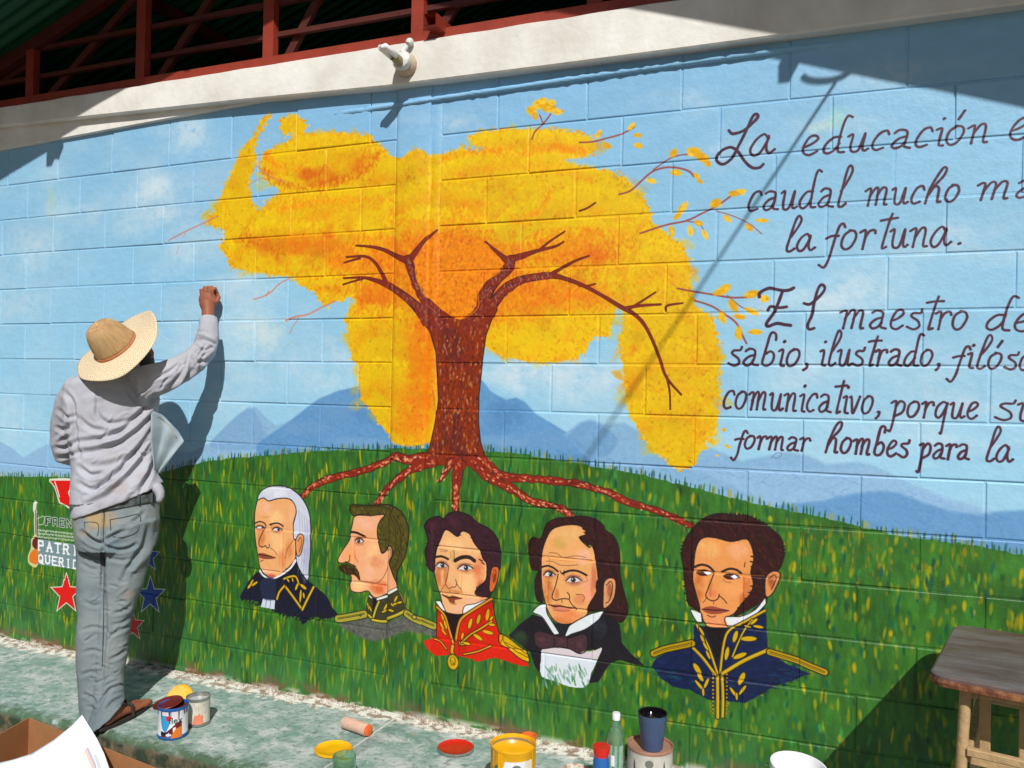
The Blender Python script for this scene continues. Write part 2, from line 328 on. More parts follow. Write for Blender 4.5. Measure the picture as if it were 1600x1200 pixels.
for i in np.nonzero(ins)[0]:
    x, y = TT[i]; xi, yi = int(x), int(y)
    b = CAN[yi, xi]*255
    k = rng.random()
    if k < .40: c = b*.90+np.array((14, -16, -8))
    elif k < .75: c = b*.86+np.array((36, 34, 10))
    elif k < .9: c = b*.75+np.array((50, 20, 4))
    else: c = b*.80+np.array((8, -8, -6))
    if y > 0: tdab(x, y, rng.uniform(3.0, 8), rng.uniform(1.5, 3.4), rng.choice([.9, 1.3, 1.8, 2.3])+rng.normal()*.4, np.clip(c, 0, 255), rng.uniform(.25, .8))
# rounded clumps: pale along the upper edge, warmer underneath
ARCS = [([(404, 264), (418, 236), (458, 217), (520, 209), (574, 216), (594, 238)], 50), ([(428, 292), (490, 292), (548, 276), (592, 250), (626, 252)], 40), ([(398, 348), (440, 320), (500, 305), (556, 292), (604, 290)], 38), ([(356, 388), (396, 352), (446, 345), (500, 348)], 34), ([(600, 322), (622, 300), (660, 280), (700, 276), (752, 286)], 40),
        ([(556, 384), (588, 348), (640, 332), (692, 326), (742, 332), (764, 350)], 52), ([(772, 352), (802, 322), (860, 300), (922, 290), (984, 302)], 46), ([(676, 264), (738, 240), (800, 232), (862, 236), (920, 252)], 34), ([(818, 376), (878, 344), (938, 346), (984, 384)], 60), ([(984, 430), (1016, 376), (1064, 392)], 60), ([(552, 500), (584, 474), (626, 484)], 50), ([(556, 590), (590, 560), (634, 566)], 54), ([(984, 560), (1030, 530), (1100, 540)], 50), ([(990, 640), (1040, 610), (1110, 630)], 46), ([(742, 216), (800, 206), (870, 206), (916, 214)], 26), ([(470, 440), (500, 430), (550, 432)], 26)]
for pts, h in ARCS:
    S_ = smooth(pts, False, 10)
    for q in S_:
        for _ in range(22):
            t = rng.random()**1.15; x = q[0]+rng.normal()*4; y = q[1]+t*h+rng.normal()*1.5
            if not inpoly(CROWN, np.array([[x, y]]))[0]: continue
            cA, cB, cC = np.array((230, 198, 72)), np.array((222, 180, 24)), np.array((222, 136, 18))
            c = cA*(1-t*2)+cB*t*2 if t < .5 else cB*(2-2*t)+cC*(2*t-1)
            dab(x, y, rng.uniform(3, 6.5), rng.uniform(1.6, 3.2), rng.choice([1.0, 1.4, 1.8, 2.2]), c*rng.uniform(.94, 1.05), rng.uniform(.22, .5)*(1 if t < .8 else .6))
for _ in range(6200):      # warm heart of the crown round the forks
    x = 715+rng.normal()*(140 if rng.random() < .6 else 70); y = 425+rng.normal()*42
    if not (360 < y < 520 and inpoly(CROWN, np.array([[x, y]]))[0]): continue
    w_ = math.exp(-((x-715)/170)**2-((y-425)/60)**2)
    dab(x, y, rng.uniform(3, 6.5), rng.uniform(1.5, 3), rng.choice([.9, 1.4, 1.9, 2.3]), [(224, 120, 14), (214, 104, 12), (230, 142, 20), (202, 88, 14), (234, 160, 26)][rng.integers(5)], rng.uniform(.2, .6)*w_**.22)
# dotted rim
n = len(CROWN)
for i in range(n):
    a = np.array(CROWN[i]); b = np.array(CROWN[(i+1) % n])
    if a[1] > 520 and 676 <= a[0] <= 760: continue
    L = np.hypot(*(b-a))
    for k in range(int(L/2.6)+1):
        q = a+(b-a)*rng.random()+rng.normal(size=2)*2.2
        dab(q[0], q[1], rng.uniform(2, 4.4), rng.uniform(1.3, 2.6), rng.uniform(0, 3.1), [(228, 178, 40), (218, 168, 34), (232, 190, 70), (224, 150, 30)][rng.integers(4)], rng.uniform(.6, .95))
# arcs that model the clumps
for pts, c in [([(408, 262), (440, 288), (490, 293), (540, 282), (575, 262), (592, 240)], DO), ([(372, 372), (400, 378), (440, 400)], DO), ([(640, 352), (700, 346), (760, 338)], OR), ([(438, 330), (480, 318), (540, 314), (600, 312)], OR), ([(690, 250), (730, 240), (780, 236)], OR), ([(415, 240), (430, 258), (470, 266)], OR), ([(820, 238), (870, 232), (915, 238)], OR), ([(800, 345), (840, 330), (860, 300)], OR)]:
    S_ = smooth(pts, False, 14)
    for q in S_:
        for _ in range(4): dab(q[0]+rng.normal()*4, q[1]+rng.normal()*3.5, rng.uniform(2.5, 5), rng.uniform(1.2, 2.4), rng.uniform(.8, 2.2), np.array(c)*rng.uniform(.95, 1.1), rng.uniform(.2, .5))

# ---- trunk, limbs, roots
TR, TDk = (124, 48, 28), (72, 28, 36)
LK = .82
LIMBS = [[(692, 505, 15), (668, 471, 11), (655, 448, 9), (645, 425, 8), (638, 406, 8)], [(640, 408, 6), (650, 395, 5), (664, 377, 3.5), (683, 360, 1.2)], [(638, 408, 6), (622, 402, 4.5), (600, 391, 3), (580, 386, 2), (556, 384, 1)],
         [(674, 502, 12), (650, 478, 8), (630, 461, 6), (606, 446, 5), (585, 438, 3.4), (565, 434, 2), (537, 435, 1)], [(604, 443, 4), (595, 425, 3), (585, 410, 2.5), (570, 401, 1.8), (541, 402, 1)], [(562, 404, 1.5), (550, 407, 1.2), (537, 411, .8)], [(566, 436, 1.4), (552, 440, 1), (536, 445, .8)],
         [(735, 508, 17), (752, 480, 14), (760, 456, 12), (775, 436, 11), (795, 419, 9), (797, 406, 8)], [(792, 408, 6), (783, 400, 4.5), (770, 389, 2.5), (758, 378, 1.3)], [(796, 406, 6), (815, 400, 5), (840, 392, 3), (868, 385, 2), (880, 378, 1)], [(842, 391, 2), (858, 378, 1.5), (882, 362, .8)],
         [(768, 478, 11), (790, 451, 9.5), (815, 438, 7.5), (840, 433, 6.5), (860, 431, 5.5), (880, 435, 4.2), (910, 446, 3.6), (940, 462, 3), (970, 480, 4), (990, 491, 3.5), (1005, 506, 3), (1018, 530, 2.5), (1030, 560, 2.4), (1041, 590, 2), (1064, 617, 1.2)], [(1041, 588, 1.6), (1046, 612, 1.3), (1047, 640, .8)],
         [(858, 431, 4), (878, 419, 3), (898, 408, 2), (920, 400, 1)], [(975, 482, 3), (1000, 478, 2.4), (1032, 476, 1.6)], [(985, 482, 2), (1004, 470, 1.6), (1024, 457, .9)], [(1040, 486, 1.2), (1042, 478, 1.8), (1066, 474, 1.0)], [(905, 447, 1.6), (918, 447, 1.2), (930, 444, .8)],
         [(905, 330, 1), (918, 325, 1.1), (930, 317, .8)], [(747, 393, .8), (770, 397, 1), (784, 401, 1)]]
TRUNK = [(664, 716), (672, 700), (680, 665), (686, 625), (684, 585), (682, 550), (674, 522), (661, 497), (690, 480), (719, 500), (746, 480), (775, 470), (776, 485), (768, 500), (759, 524), (752, 572), (747, 620), (747, 660), (750, 690), (758, 716), (730, 728), (712, 722), (690, 728)]
poly([(x+(1.6 if x > 712 else -1.6), y) for x, y in TRUNK], (50, 24, 24), 1, sm=False, var=.1)
LIMBS = [[(x, y, r*(.68 if r < 4.6 else LK if r < 12 else .93)) for x, y, r in l] for l in LIMBS]
for l in LIMBS: stroke([(x, y, r+.7) for x, y, r in l], 1, (66, 26, 26))
poly(TRUNK, TR, 1, sm=False, var=.5)
for l in LIMBS: stroke(l, 1, (122, 46, 34), jit=.3)
poly([(690, 520), (712, 512), (724, 545), (716, 580), (700, 560)], TDk, .4, soft=5, var=.5)
poly([(700, 700), (708, 660), (716, 640), (722, 680), (728, 712)], TDk, .5, soft=4, var=.4)
poly([(686, 712), (692, 660), (690, 620), (697, 640), (699, 690)], TDk, .5, soft=2, var=.4)
for x0_, x1_ in ((698, 712), (706, 728), (735, 742), (684, 676), (690, 700)):
    stroke([(x0_, 715), ((x0_+x1_)/2+2, 660), (x1_, 610)], 1.6, (150, 70, 36), .6)
for i in range(420):
    y = rng.uniform(485, 715); xl = np.interp(y, [497, 522, 550, 625, 665, 716], [668, 677, 685, 689, 683, 668]); xr = np.interp(y, [480, 500, 524, 572, 660, 716], [770, 765, 757, 750, 745, 753])
    x = rng.uniform(xl, xr)
    if 497 > y and 700 < x < 742: continue
    dab(x, y, rng.uniform(2.5, 6), rng.uniform(1.1, 2.1), math.pi/2+rng.normal()*.25, [(160, 84, 44), (140, 62, 34), (176, 120, 90), (62, 28, 40), (84, 36, 34), (190, 130, 84)][rng.integers(6)], rng.uniform(.4, .85))
UIN = [(651, 402), (649, 420), (654, 440), (662, 457), (670, 466), (684, 478), (696, 488), (708, 495), (719, 500), (729, 494), (737, 488), (745, 478), (746, 460), (756, 443), (768, 433), (781, 424), (784, 412), (780, 402), (766, 388), (752, 372), (720, 366), (690, 364), (684, 366), (668, 384)]
poly(UIN, (226, 130, 22), 1, sm=False, rag=.8, var=.3)
for k in range(460):
    q = np.array([rng.uniform(649, 784), rng.uniform(366, 498)])
    if inpoly(UIN, q[None])[0] and min(np.hypot(*(np.array(p_)-q)) for p_ in UIN) > 3: dab(q[0], q[1], rng.uniform(2.5, 5.5), rng.uniform(1.4, 2.6), rng.uniform(.8, 2.3), [(206, 88, 14), (232, 138, 28), (214, 104, 16), (236, 158, 40), (190, 76, 16)][rng.integers(5)], rng.uniform(.25, .6))
blob(820 if False else 795, 368, 40, 15, (204, 184, 36), .45)
for l in LIMBS[:1]+LIMBS[3:4]+LIMBS[7:8]+LIMBS[11:12]:
    S_ = smooth([q for q in l if q[2] > 4], False, 8)
    for q in S_:
        for _ in range(3): dab(q[0]+rng.normal()*q[2]*.4, q[1]+rng.normal()*q[2]*.4, rng.uniform(2, 4.5), rng.uniform(1, 1.8), rng.uniform(.6, 2.4), [(168, 118, 100), (150, 74, 40), (66, 30, 52), (130, 100, 96)][rng.integers(4)], rng.uniform(.3, .75))
for c_ in ([(642, 385), (660, 400)], [(650, 408), (652, 436), (664, 460), (676, 470), (700, 490), (719, 499), (738, 490), (748, 477), (747, 458), (757, 441), (782, 424), (783, 410), (775, 400)]):
    if len(c_) > 2: stroke(c_, 1.2, (226, 150, 60), .75)
ROOTS = [[(668, 714, 7), (645, 718, 6), (631, 717, 5.5), (616, 714, 5), (594, 726, 4.5), (556, 738, 4.5), (519, 747, 4.3), (500, 754, 4), (484, 763, 4), (472, 776, 3.8)], [(676, 722, 6), (642, 735, 5), (612, 757, 4.5), (597, 774, 4), (588, 788, 3.6)], [(716, 724, 10), (713, 756, 6), (711, 780, 5), (711, 800, 4.6)], [(704, 722, 6), (696, 738, 4), (687, 752, 1.8)],
         [(738, 720, 9), (764, 746, 6.5), (800, 765, 6), (830, 783, 5), (850, 788, 4.6), (876, 795, 4.4), (896, 810, 4)], [(750, 716, 8), (770, 734, 6), (792, 745, 5.5), (837, 749, 5), (894, 755, 5), (925, 762, 4.6), (950, 770, 4.6), (987, 787, 4.5), (1025, 798, 4.2), (1080, 822, 3.8)]]
for l in ROOTS: stroke([(x, y, r+1.2) for x, y, r in l], 1, (64, 26, 22), jit=.2)
for l in ROOTS: stroke(l, 1, (132, 46, 34), jit=.3)
for l in ROOTS:
    S_ = smooth(l, False, 7)
    for i in range(len(S_)-1):
        dxy = S_[i+1]-S_[i]; an = math.atan2(dxy[1], dxy[0])
        for _ in range(2):
            dab(S_[i][0]+rng.normal()*2.4, S_[i][1]+rng.normal()*2.0, rng.uniform(2, 4.4), rng.uniform(1.1, 1.9), an+rng.normal()*.3, [(214, 140, 104), (190, 98, 62), (232, 176, 140), (92, 30, 34)][rng.integers(4)], rng.uniform(.5, .95))

# ---- twigs and leaves
TW1, LF = (130, 66, 72), [(226, 176, 46), (216, 160, 34), (232, 190, 70)]
for pts, w_ in [([(905, 223), (925, 222), (945, 217), (970, 210), (990, 200)], 2.6), ([(967, 304), (985, 298), (1005, 280), (1020, 268), (1040, 262), (1060, 263), (1076, 268), (1084, 276)], 3), ([(1020, 266), (1043, 250), (1062, 243), (1076, 242)], 2), ([(1000, 365), (1040, 352), (1073, 345), (1100, 332), (1120, 322), (1140, 308), (1150, 300)], 3), ([(1118, 330), (1145, 338), (1170, 350), (1190, 366)], 1.4), ([(1072, 346), (1092, 350), (1100, 362)], 1.6),
                ([(1058, 451), (1085, 456), (1110, 460), (1140, 465), (1166, 465)], 3), ([(1085, 470), (1110, 478), (1130, 490), (1150, 505), (1160, 525), (1166, 537)], 3), ([(1136, 462), (1158, 480), (1176, 486)], 1.5), ([(831, 218), (836, 206), (850, 192), (860, 179)], 2.6), ([(848, 192), (843, 180)], 2)]:
    stroke(pts, w_, TW1, .95); stroke([(x, y-.6) for x, y in pts], w_*.4, (176, 110, 96), .6)
for pts, w_ in [([(264, 376), (290, 362), (312, 352), (340, 338)], 2.2), ([(290, 364), (285, 372)], 1.2), ([(275, 398), (279, 385)], 1), ([(396, 468), (412, 463), (424, 456), (436, 444), (452, 435)], 2.2), ([(416, 462), (420, 455)], 2), ([(446, 502), (462, 495), (480, 492), (500, 482), (523, 471)], 2.8), ([(468, 494), (457, 512), (452, 522)], 1.6), ([(462, 495), (445, 500)], 1.5), ([(404, 262), (418, 274), (445, 286)], 1.8), ([(392, 288), (406, 279), (420, 282)], 1.4)]:
    stroke(pts, w_, (196, 128, 112), .8)
for x, y, a, b, an in [(935, 210, 9, 4.5, -1.1), (948, 228, 9, 5.5, .5), (986, 198, 9, 4.5, -.8), (996, 212, 8, 4, .3), (997, 228, 9, 5, .4), (1052, 240, 9, 6.5, -1.0), (1084, 238, 14, 9, .3), (1096, 246, 15, 8, .6), (1105, 256, 8, 5, .8), (1017, 283, 10, 5, .3), (1056, 270, 11, 6, .3), (1088, 276, 8, 4, 1.0), (1094, 284, 6, 3, .8),
                       (1066, 326, 14, 6.5, -.9), (1058, 338, 9, 5, -.8), (1049, 361, 10, 5, 1.2), (1078, 361, 11, 5, 1.3), (1091, 349, 9, 5, .4), (1101, 367, 11, 4.5, 1.1), (1118, 318, 11, 8, -.4), (1150, 302, 14, 6, -.2), (1158, 299, 9, 4, .1), (1136, 342, 9, 5, .8), (1170, 356, 9, 5, .8), (1190, 345, 12, 4, .1),
                       (1130, 453, 15, 8, -.6), (1120, 458, 8, 5, -.3), (1174, 460, 14, 7.5, -.2), (1194, 467, 9, 7, .2), (1145, 478, 14, 6.5, 1.0), (1174, 487, 14, 5, .5), (1155, 495, 12, 5, .2), (1128, 496, 13, 6, 1.2), (1154, 521, 14, 6, 1.5), (1180, 519, 12, 5.5, .05),
                       (842, 163, 13, 9, 0), (856, 168, 14, 9, .2), (870, 175, 11, 6, .3), (830, 173, 10, 8, .5), (848, 158, 9, 6, 0), (862, 160, 8, 5, .4), (836, 182, 7, 5, 1.2), (1131, 672, 4, 3.5, 0), (1117, 677, 3, 2.4, 0), (1113, 690, 7, 4, 1.0), (1136, 698, 6, 3, .6), (1102, 700, 5, 3, .5), (1120, 712, 3, 2, 0)]:
    dab(x, y, a, b, an, LF[rng.integers(3)], .95, 2.4)
    for _ in range(3): dab(x+rng.normal()*a*.35, y+rng.normal()*b*.3, a*.4, b*.35, an, [(236, 200, 90), (206, 146, 24)][rng.integers(2)], .6)

# ---- lettering
G = {
 'a': (1.0, [[(.2, .86), (.45, 1.0), (.78, .9), (.74, .5), (.62, .1), (.92, .0)], [(.74, .62), (.36, .5), (.06, .2), (.18, 0), (.48, .08), (.68, .3)]]),
 'A': (1.15, [[(.80, .74), (.62, 1.02), (.25, .75), (.0, .28), (.12, -.03), (.45, .1), (.82, .80)], [(.82, .9), (.70, .3), (.82, .0), (1.08, .16)]]),
 'b': (.95, [[(.98, 1.62), (1.0, 1.95), (.8, 2.08), (.6, 1.85), (.32, .9), (.12, .14), (.38, -.02), (.72, .2), (.86, .62), (.66, .86), (.34, .7)]]),
 'c': (.85, [[(.88, .8), (.78, 1.02), (.46, .92), (.16, .5), (.08, .14), (.26, -.02), (.58, .08)]]),
 'd': (1.05, [[(.86, .86), (.5, .84), (.12, .45), (.06, .1), (.28, -.02), (.58, .2), (.78, .5)], [(1.42, 2.0), (1.24, 2.1), (1.06, 1.8), (.86, 1.0), (.72, .1), (1.0, .0)]]),
 'e': (.92, [[(.12, .42), (.5, .56), (.82, .84), (.7, 1.04), (.4, .92), (.12, .42), (.14, .08), (.4, -.04), (.76, .16)]]),
 'f': (.85, [[(1.22, 1.18), (1.1, 1.4), (.88, 1.2), (.56, .3), (.32, -.5), (.06, -.95), (-.2, -.8)], [(.18, .62), (.5, .72), (.86, .74)]]),
 'h': (1.05, [[(.0, -.04), (.28, .8), (.78, 1.75), (1.12, 2.2), (1.3, 2.1), (1.1, 1.6), (.42, .9)], [(.2, .5), (.55, .95), (.82, .85), (.74, .3), (.72, 0), (.9, .02)]]),
 'i': (.5, [[(.12, .86), (.38, .94), (.3, .5), (.22, .04), (.42, -.02)], [(.46, 1.46), (.5, 1.52)]]),
 'j': (.5, [[(.3, .9), (.1, -.6)]]),
 'l': (.68, [[(.32, .8), (.8, 1.45), (1.04, 2.0), (.92, 2.3), (.7, 2.0), (.36, .9), (.14, .12), (.32, -.04), (.6, .14)]]),
 'm': (1.42, [[(.0, .84), (.24, .98), (.34, .84), (.14, -.02)], [(.26, .5), (.6, .98), (.78, .88), (.6, .0)], [(.7, .5), (1.04, .98), (1.26, .88), (1.1, .06), (1.24, .0)]]),
 'n': (1.0, [[(.0, .84), (.26, .98), (.34, .84), (.14, -.02)], [(.26, .5), (.62, .98), (.84, .88), (.7, .06), (.88, .0)]]),
 'o': (.95, [[(.56, 1.0), (.2, .76), (.04, .26), (.22, -.02), (.56, .12), (.84, .62), (.78, .94), (.5, 1.0)]]),
 'p': (.98, [[(.02, .86), (.28, 1.0), (.34, .8), (.12, -.3), (-.08, -.94), (-.22, -.92)], [(.34, .66), (.66, 1.0), (.94, .8), (.76, .28), (.2, .0)]]),
 'q': (.98, [[(.9, .9), (.6, 1.0), (.2, .66), (.06, .2), (.26, -.02), (.6, .26), (.9, .94)], [(.9, .94), (.68, .0), (.46, -.98), (.36, -1.0)]]),
 'r': (.8, [[(.02, .86), (.28, .98), (.3, .7), (.14, -.02)], [(.24, .5), (.5, .9), (.8, .98), (.84, .8)]]),
 's': (.8, [[(.84, 1.1), (.74, .9), (.36, .88), (.22, .7), (.6, .42), (.64, .12), (.34, -.03), (-.02, .1)]]),
 't': (.62, [[(.86, 1.9), (.66, 1.3), (.3, .1), (.36, -.02), (.5, .04)], [(.22, 1.5), (.62, 1.58), (1.12, 1.62)]]),
 'u': (1.0, [[(.06, .86), (.28, .94), (.16, .3), (.22, -.01), (.52, .08), (.86, .94), (.72, .2), (.8, .0), (.98, .1)]]),
 'v': (.85, [[(.06, .9), (.2, .9), (.2, .3), (.3, .0), (.82, .94)]]),
 'O': (.95, [[(.56, 1.0), (.2, .76), (.04, .26), (.22, -.02), (.56, .12), (.84, .62), (.78, .94), (.5, 1.0)], [(.62, 1.42), (.9, 1.9)]]),
 'Q': (1.0, [[(.2, .86), (.45, 1.0), (.78, .9), (.74, .5), (.62, .1), (.92, .0)], [(.74, .62), (.36, .5), (.06, .2), (.18, 0), (.48, .08), (.68, .3)], [(.62, 1.42), (.86, 1.84)]]),
 ',': (.4, [[(.2, .12), (.3, .1), (.24, -.1), (.06, -.26)]]), '.': (.4, [[(.2, .06), (.3, .08)]])}
INK = (58, 28, 46)
def word(t, x0_, y0_, x1_, y1_, xh, w_=3.9):
    tot = sum(G[c][0] for c in t)-.1
    k = (x1_-x0_)/tot; x = 0
    for c in t:
        adv, st = G[c]
        for s_ in st:
            pts = []
            for a, b in s_:
                gx_ = x0_+(x+a*.90)*k; gy_ = y0_+(y1_-y0_)*(x+a)/tot-(b if b < 1.15 else 1.15+(b-1.15)*.88)*xh
                pts.append((gx_+rng.normal()*.25, gy_+rng.normal()*.25))
            stroke(pts, w_*1.12 if len(pts) < 3 else w_, INK, .96, jit=.12)
            e = pts[-1]; dab(e[0], e[1], w_*.66, w_*.56, 0, INK, .95, 3)
            if len(pts) > 2: stroke([(px_-.7, py_+.3) for px_, py_ in pts], w_*.25, (122, 62, 60), .4)
        x += adv
def trace(ox, oy, s, pts, w_=4.6): stroke([(ox+x/s, oy+y/s) for x, y in pts], w_, INK, .96, jit=.12)
trace(1100, 150, 5.333, [(205, 290), (240, 318), (330, 290), (410, 220), (448, 175), (430, 153), (400, 180), (350, 290), (290, 410), (230, 520), (160, 572), (108, 548), (105, 505), (150, 455), (220, 430), (280, 465), (340, 550), (400, 600), (460, 600), (492, 572)])
trace(1120, 440, 6.667, [(440, 160), (450, 115), (540, 72), (620, 85), (700, 98), (760, 88), (798, 68)], 5.4)
trace(1120, 440, 6.667, [(680, 110), (640, 220), (590, 330), (520, 430), (530, 470), (620, 440), (700, 450), (765, 458)], 5)
trace(1120, 440, 6.667, [(530, 300), (560, 262), (640, 275), (725, 266)])
trace(1120, 440, 6.667, [(905, 230), (960, 240), (1020, 200), (1100, 120), (1122, 65), (1085, 36), (1048, 90), (1012, 220), (988, 350), (945, 450), (958, 500), (1012, 488)])
word('A', 1172, 243, 1213, 239, 30)
word('educaciOn', 1251, 243, 1545, 222, 28); word('e', 1574, 219, 1612, 216, 31)
word('caudal', 1167, 330, 1322, 322, 29); word('mucho', 1352, 321, 1500, 315, 26); word('ma', 1527, 313, 1622, 308, 27)
word('lA', 1225, 393, 1275, 391, 25); word('fortunA.', 1285, 391, 1501, 383, 29)
word('maestro', 1313, 513, 1513, 515, 28); word('de', 1539, 515, 1615, 518, 27)
word('sabio,', 1138, 571, 1262, 572, 26); word('ilustrado,', 1279, 571, 1468, 572, 25); word('filOs', 1484, 574, 1590, 577, 24); word('o', 1592, 578, 1614, 579, 24)
word('comunicativo,', 1129, 638, 1374, 647, 27); word('porque', 1392, 651, 1529, 654, 24); word('su', 1555, 655, 1625, 659, 28)
word('formar', 1145, 700, 1264, 705, 20); word('hombes', 1290, 706, 1419, 714, 23, 4.2); word('para', 1436, 716, 1514, 718, 23, 4.2); word('lA', 1538, 720, 1584, 722, 25)
# ------------------------------------------------------------------ painted portraits (flat pictures on the wall)
class Loc:
    """draws in the local grid of one picture"""
    def __init__(s, ox, oy, k): s.o = (ox, oy); s.k = k
    def T(s, pts): return [(s.o[0]+p[0]/s.k, s.o[1]+p[1]/s.k)+tuple(p[2:]) for p in pts]
    def P(s, pts, col, **kw): return poly(s.T(pts), col, **kw)
    def L(s, pts, w_=3.0, col=(34, 20, 18), a=.95): stroke(s.T(pts), w_/s.k*1.45, col, a)
    def B(s, x, y, rx, ry, col, a=.5, ang=0): blob(s.o[0]+x/s.k, s.o[1]+y/s.k, rx/s.k, ry/s.k, col, a, ang)
    def D(s, x, y, rx, ry, col, a=1, ang=0.0): dab(s.o[0]+x/s.k, s.o[1]+y/s.k, rx/s.k, ry/s.k, ang, col, a, 4)
    def O(s, pts, w_=4, col=(26, 18, 22)): stroke(s.T(list(smooth(pts))+[pts[0]]), w_/s.k*1.5, col, .95, sm=False)
    def face(s, pts, col, blobs):
        P = smooth(s.T(pts)); c = cover(p2t(P)); x0, y0, x1, y1, m = c
        put(x0, y0, x1, y1, m, col); keep = CAN[y0:y1, x0:x1].copy()
        for b in blobs: s.B(b[0], b[1], b[2], b[3], b[4], min(1, b[5]*1.45))
        Pl = np.array(s.T(pts)); lo, hi = Pl.min(0), Pl.max(0)
        for _ in range(int((hi-lo).prod()/26)):          # worked-over brush marks
            q = rng.uniform(lo, hi); t_ = p2t([q])[0]; xi, yi = int(t_[0]), int(t_[1])
            if 0 <= xi < TW and 0 <= yi < TH: tdab(t_[0], t_[1], rng.uniform(4, 9), rng.uniform(1.4, 3), rng.uniform(.9, 2.2), np.clip(CAN[yi, xi]*255*rng.uniform(.91, 1.07)+np.array((3, 0, -3)), 0, 255), rng.uniform(.2, .5), 1)
        CAN[y0:y1, x0:x1] = keep*(1-m[..., None])+CAN[y0:y1, x0:x1]*m[..., None]
        s.O(pts, 4)
    def eye(s, x, y, rx, ry, px_, lid=1, iris=(58, 52, 66)):
        ry = ry*.78; s.B(x, y, rx*1.7, ry*2.6, (170, 98, 68), .75)
        E = [(x-rx, y+ry*.2), (x-rx*.5, y-ry*.8), (x+rx*.3, y-ry*.9), (x+rx, y+ry*.1), (x+rx*.4, y+ry*.8), (x-rx*.5, y+ry*.9)]
        s.P(E, (210, 208, 210)); s.D(px_, y, ry*1.05, ry*1.05, iris); s.D(px_, y, ry*.55, ry*.55, (18, 14, 20)); s.D(px_-ry*.3, y-ry*.3, ry*.25, ry*.25, (240, 240, 240))
        s.L([(x-rx*1.1, y+ry*.3), (x-rx*.5, y-ry), (x+rx*.3, y-ry*1.05), (x+rx*1.15, y+ry*.2)], 5)
        s.L([(x-rx*.8, y+ry*.7), (x, y+ry*1.15), (x+rx*.8, y+ry*.6)], 2, (120, 70, 60))
        if lid: s.L([(x-rx, y-ry*.9), (x-rx*.2, y-ry*1.75), (x+rx*.9, y-ry*1.2)], 2.4, (110, 66, 56))
    def leaf(s, x, y, ln, wd, an, col=(206, 164, 40)):
        s.D(x, y, ln+3, wd+3.5, (22, 18, 16), .9, an); s.D(x, y, ln, wd, col, 1, an)
    def gold(s, pts, w_, col=(196, 156, 44)):
        s.L(pts, w_+6, (22, 18, 18)); s.L(pts, w_, col); s.L([(p[0]+w_*.2, p[1]-w_*.2) for p in pts], w_*.25, (224, 196, 90), .7)
    def hair(s, pts, base, hi, n, flow, seed):
        s.P(pts, base, var=.3)
        r = np.random.default_rng(seed); P = np.array(smooth(pts)); lo, up = P.min(0), P.max(0)
        q = r.uniform(lo, up, (n*3, 2)); q = q[inpoly(P, q)][:n]
        for x, y in q: s.D(x, y, r.uniform(12, 26), r.uniform(2.5, 4.5), [hi, (16, 10, 12)][r.integers(2)], r.uniform(.25, .6), flow+r.normal()*.35)

SK = (226, 168, 118); PK = (232, 178, 150); SH = (196, 122, 78); LT = (238, 192, 140)
a = Loc(360, 740, 4.8)
a.P([(215, 735), (150, 790), (110, 860), (72, 922), (95, 945), (150, 950), (215, 965), (240, 1000), (330, 1010), (345, 1040), (430, 1060), (520, 1085), (545, 1130), (610, 1080), (700, 1085), (800, 1062), (760, 1000), (720, 920), (640, 850), (580, 800), (520, 720), (490, 640), (400, 740), (300, 780)], (20, 21, 40), rag=1.2, var=.4)
for k in range(60):
    x = rng.uniform(80, 790); y = np.interp(x, [70, 240, 345, 520, 700, 800], [945, 985, 1040, 1090, 1085, 1062])+rng.normal()*8
    a.D(x, y, rng.uniform(10, 24), 5, (18, 18, 30), .8, -.9+rng.normal()*.3)
WIG = [(200, 200), (215, 150), (250, 115), (300, 97), (360, 92), (430, 105), (500, 150), (550, 210), (585, 290), (597, 380), (600, 560), (590, 700), (580, 800), (540, 760), (500, 680), (488, 600), (470, 500), (465, 400), (490, 290), (470, 220), (430, 190), (350, 190), (285, 207), (245, 185)]
a.P(WIG, (196, 200, 216)); a.B(330, 140, 120, 50, (218, 220, 230), .8); a.B(560, 600, 40, 220, (160, 162, 186), .8)
for x in (510, 530, 550, 570, 585): a.L([(x, 280+(x-510)), (x+8, 520), (x-6, 760)], 2.5, (140, 144, 172), .7)
a.O(WIG, 5)
a.face([(205, 200), (245, 185), (285, 207), (350, 190), (430, 190), (475, 225), (490, 290), (468, 380), (475, 490), (488, 500), (488, 600), (485, 640), (440, 700), (370, 760), (320, 785), (290, 780), (240, 740), (220, 700), (205, 620), (190, 520), (180, 420), (180, 300), (195, 220)], SK,
       [(250, 260, 90, 50, PK, .8), (340, 330, 90, 60, LT, .6), (260, 740, 70, 40, PK, .8), (440, 580, 40, 90, SH, .5), (230, 470, 40, 90, (204, 132, 84), .7), (200, 640, 30, 90, (190, 112, 72), .6), (390, 640, 40, 90, (206, 130, 86), .5), (340, 520, 80, 90, LT, .5), (300, 775, 60, 25, (190, 100, 74), .7), (455, 300, 30, 80, PK, .5)])
a.face([(490, 500), (515, 455), (545, 465), (548, 510), (528, 600), (503, 620), (490, 570)], (216, 150, 104), [(520, 540, 20, 40, SH, .6)])
a.L([(505, 510), (525, 480), (535, 520), (515, 590)], 3)
a.P([(220, 722), (250, 758), (300, 783), (350, 768), (440, 708), (485, 642), (492, 665), (450, 722), (370, 777), (300, 800), (245, 776), (220, 745)], (222, 224, 228)); a.L([(222, 745), (245, 776), (300, 800), (370, 777), (450, 722), (490, 668)], 3)
a.P([(245, 935), (335, 950), (330, 1018), (228, 1000)], (196, 204, 222), sm=False); a.L([(270, 945), (262, 1000)], 3, (90, 96, 120)); a.L([(300, 950), (296, 1008)], 3, (90, 96, 120))
a.P([(230, 800), (330, 790), (340, 900), (330, 945), (240, 930)], (34, 38, 62), soft=2)
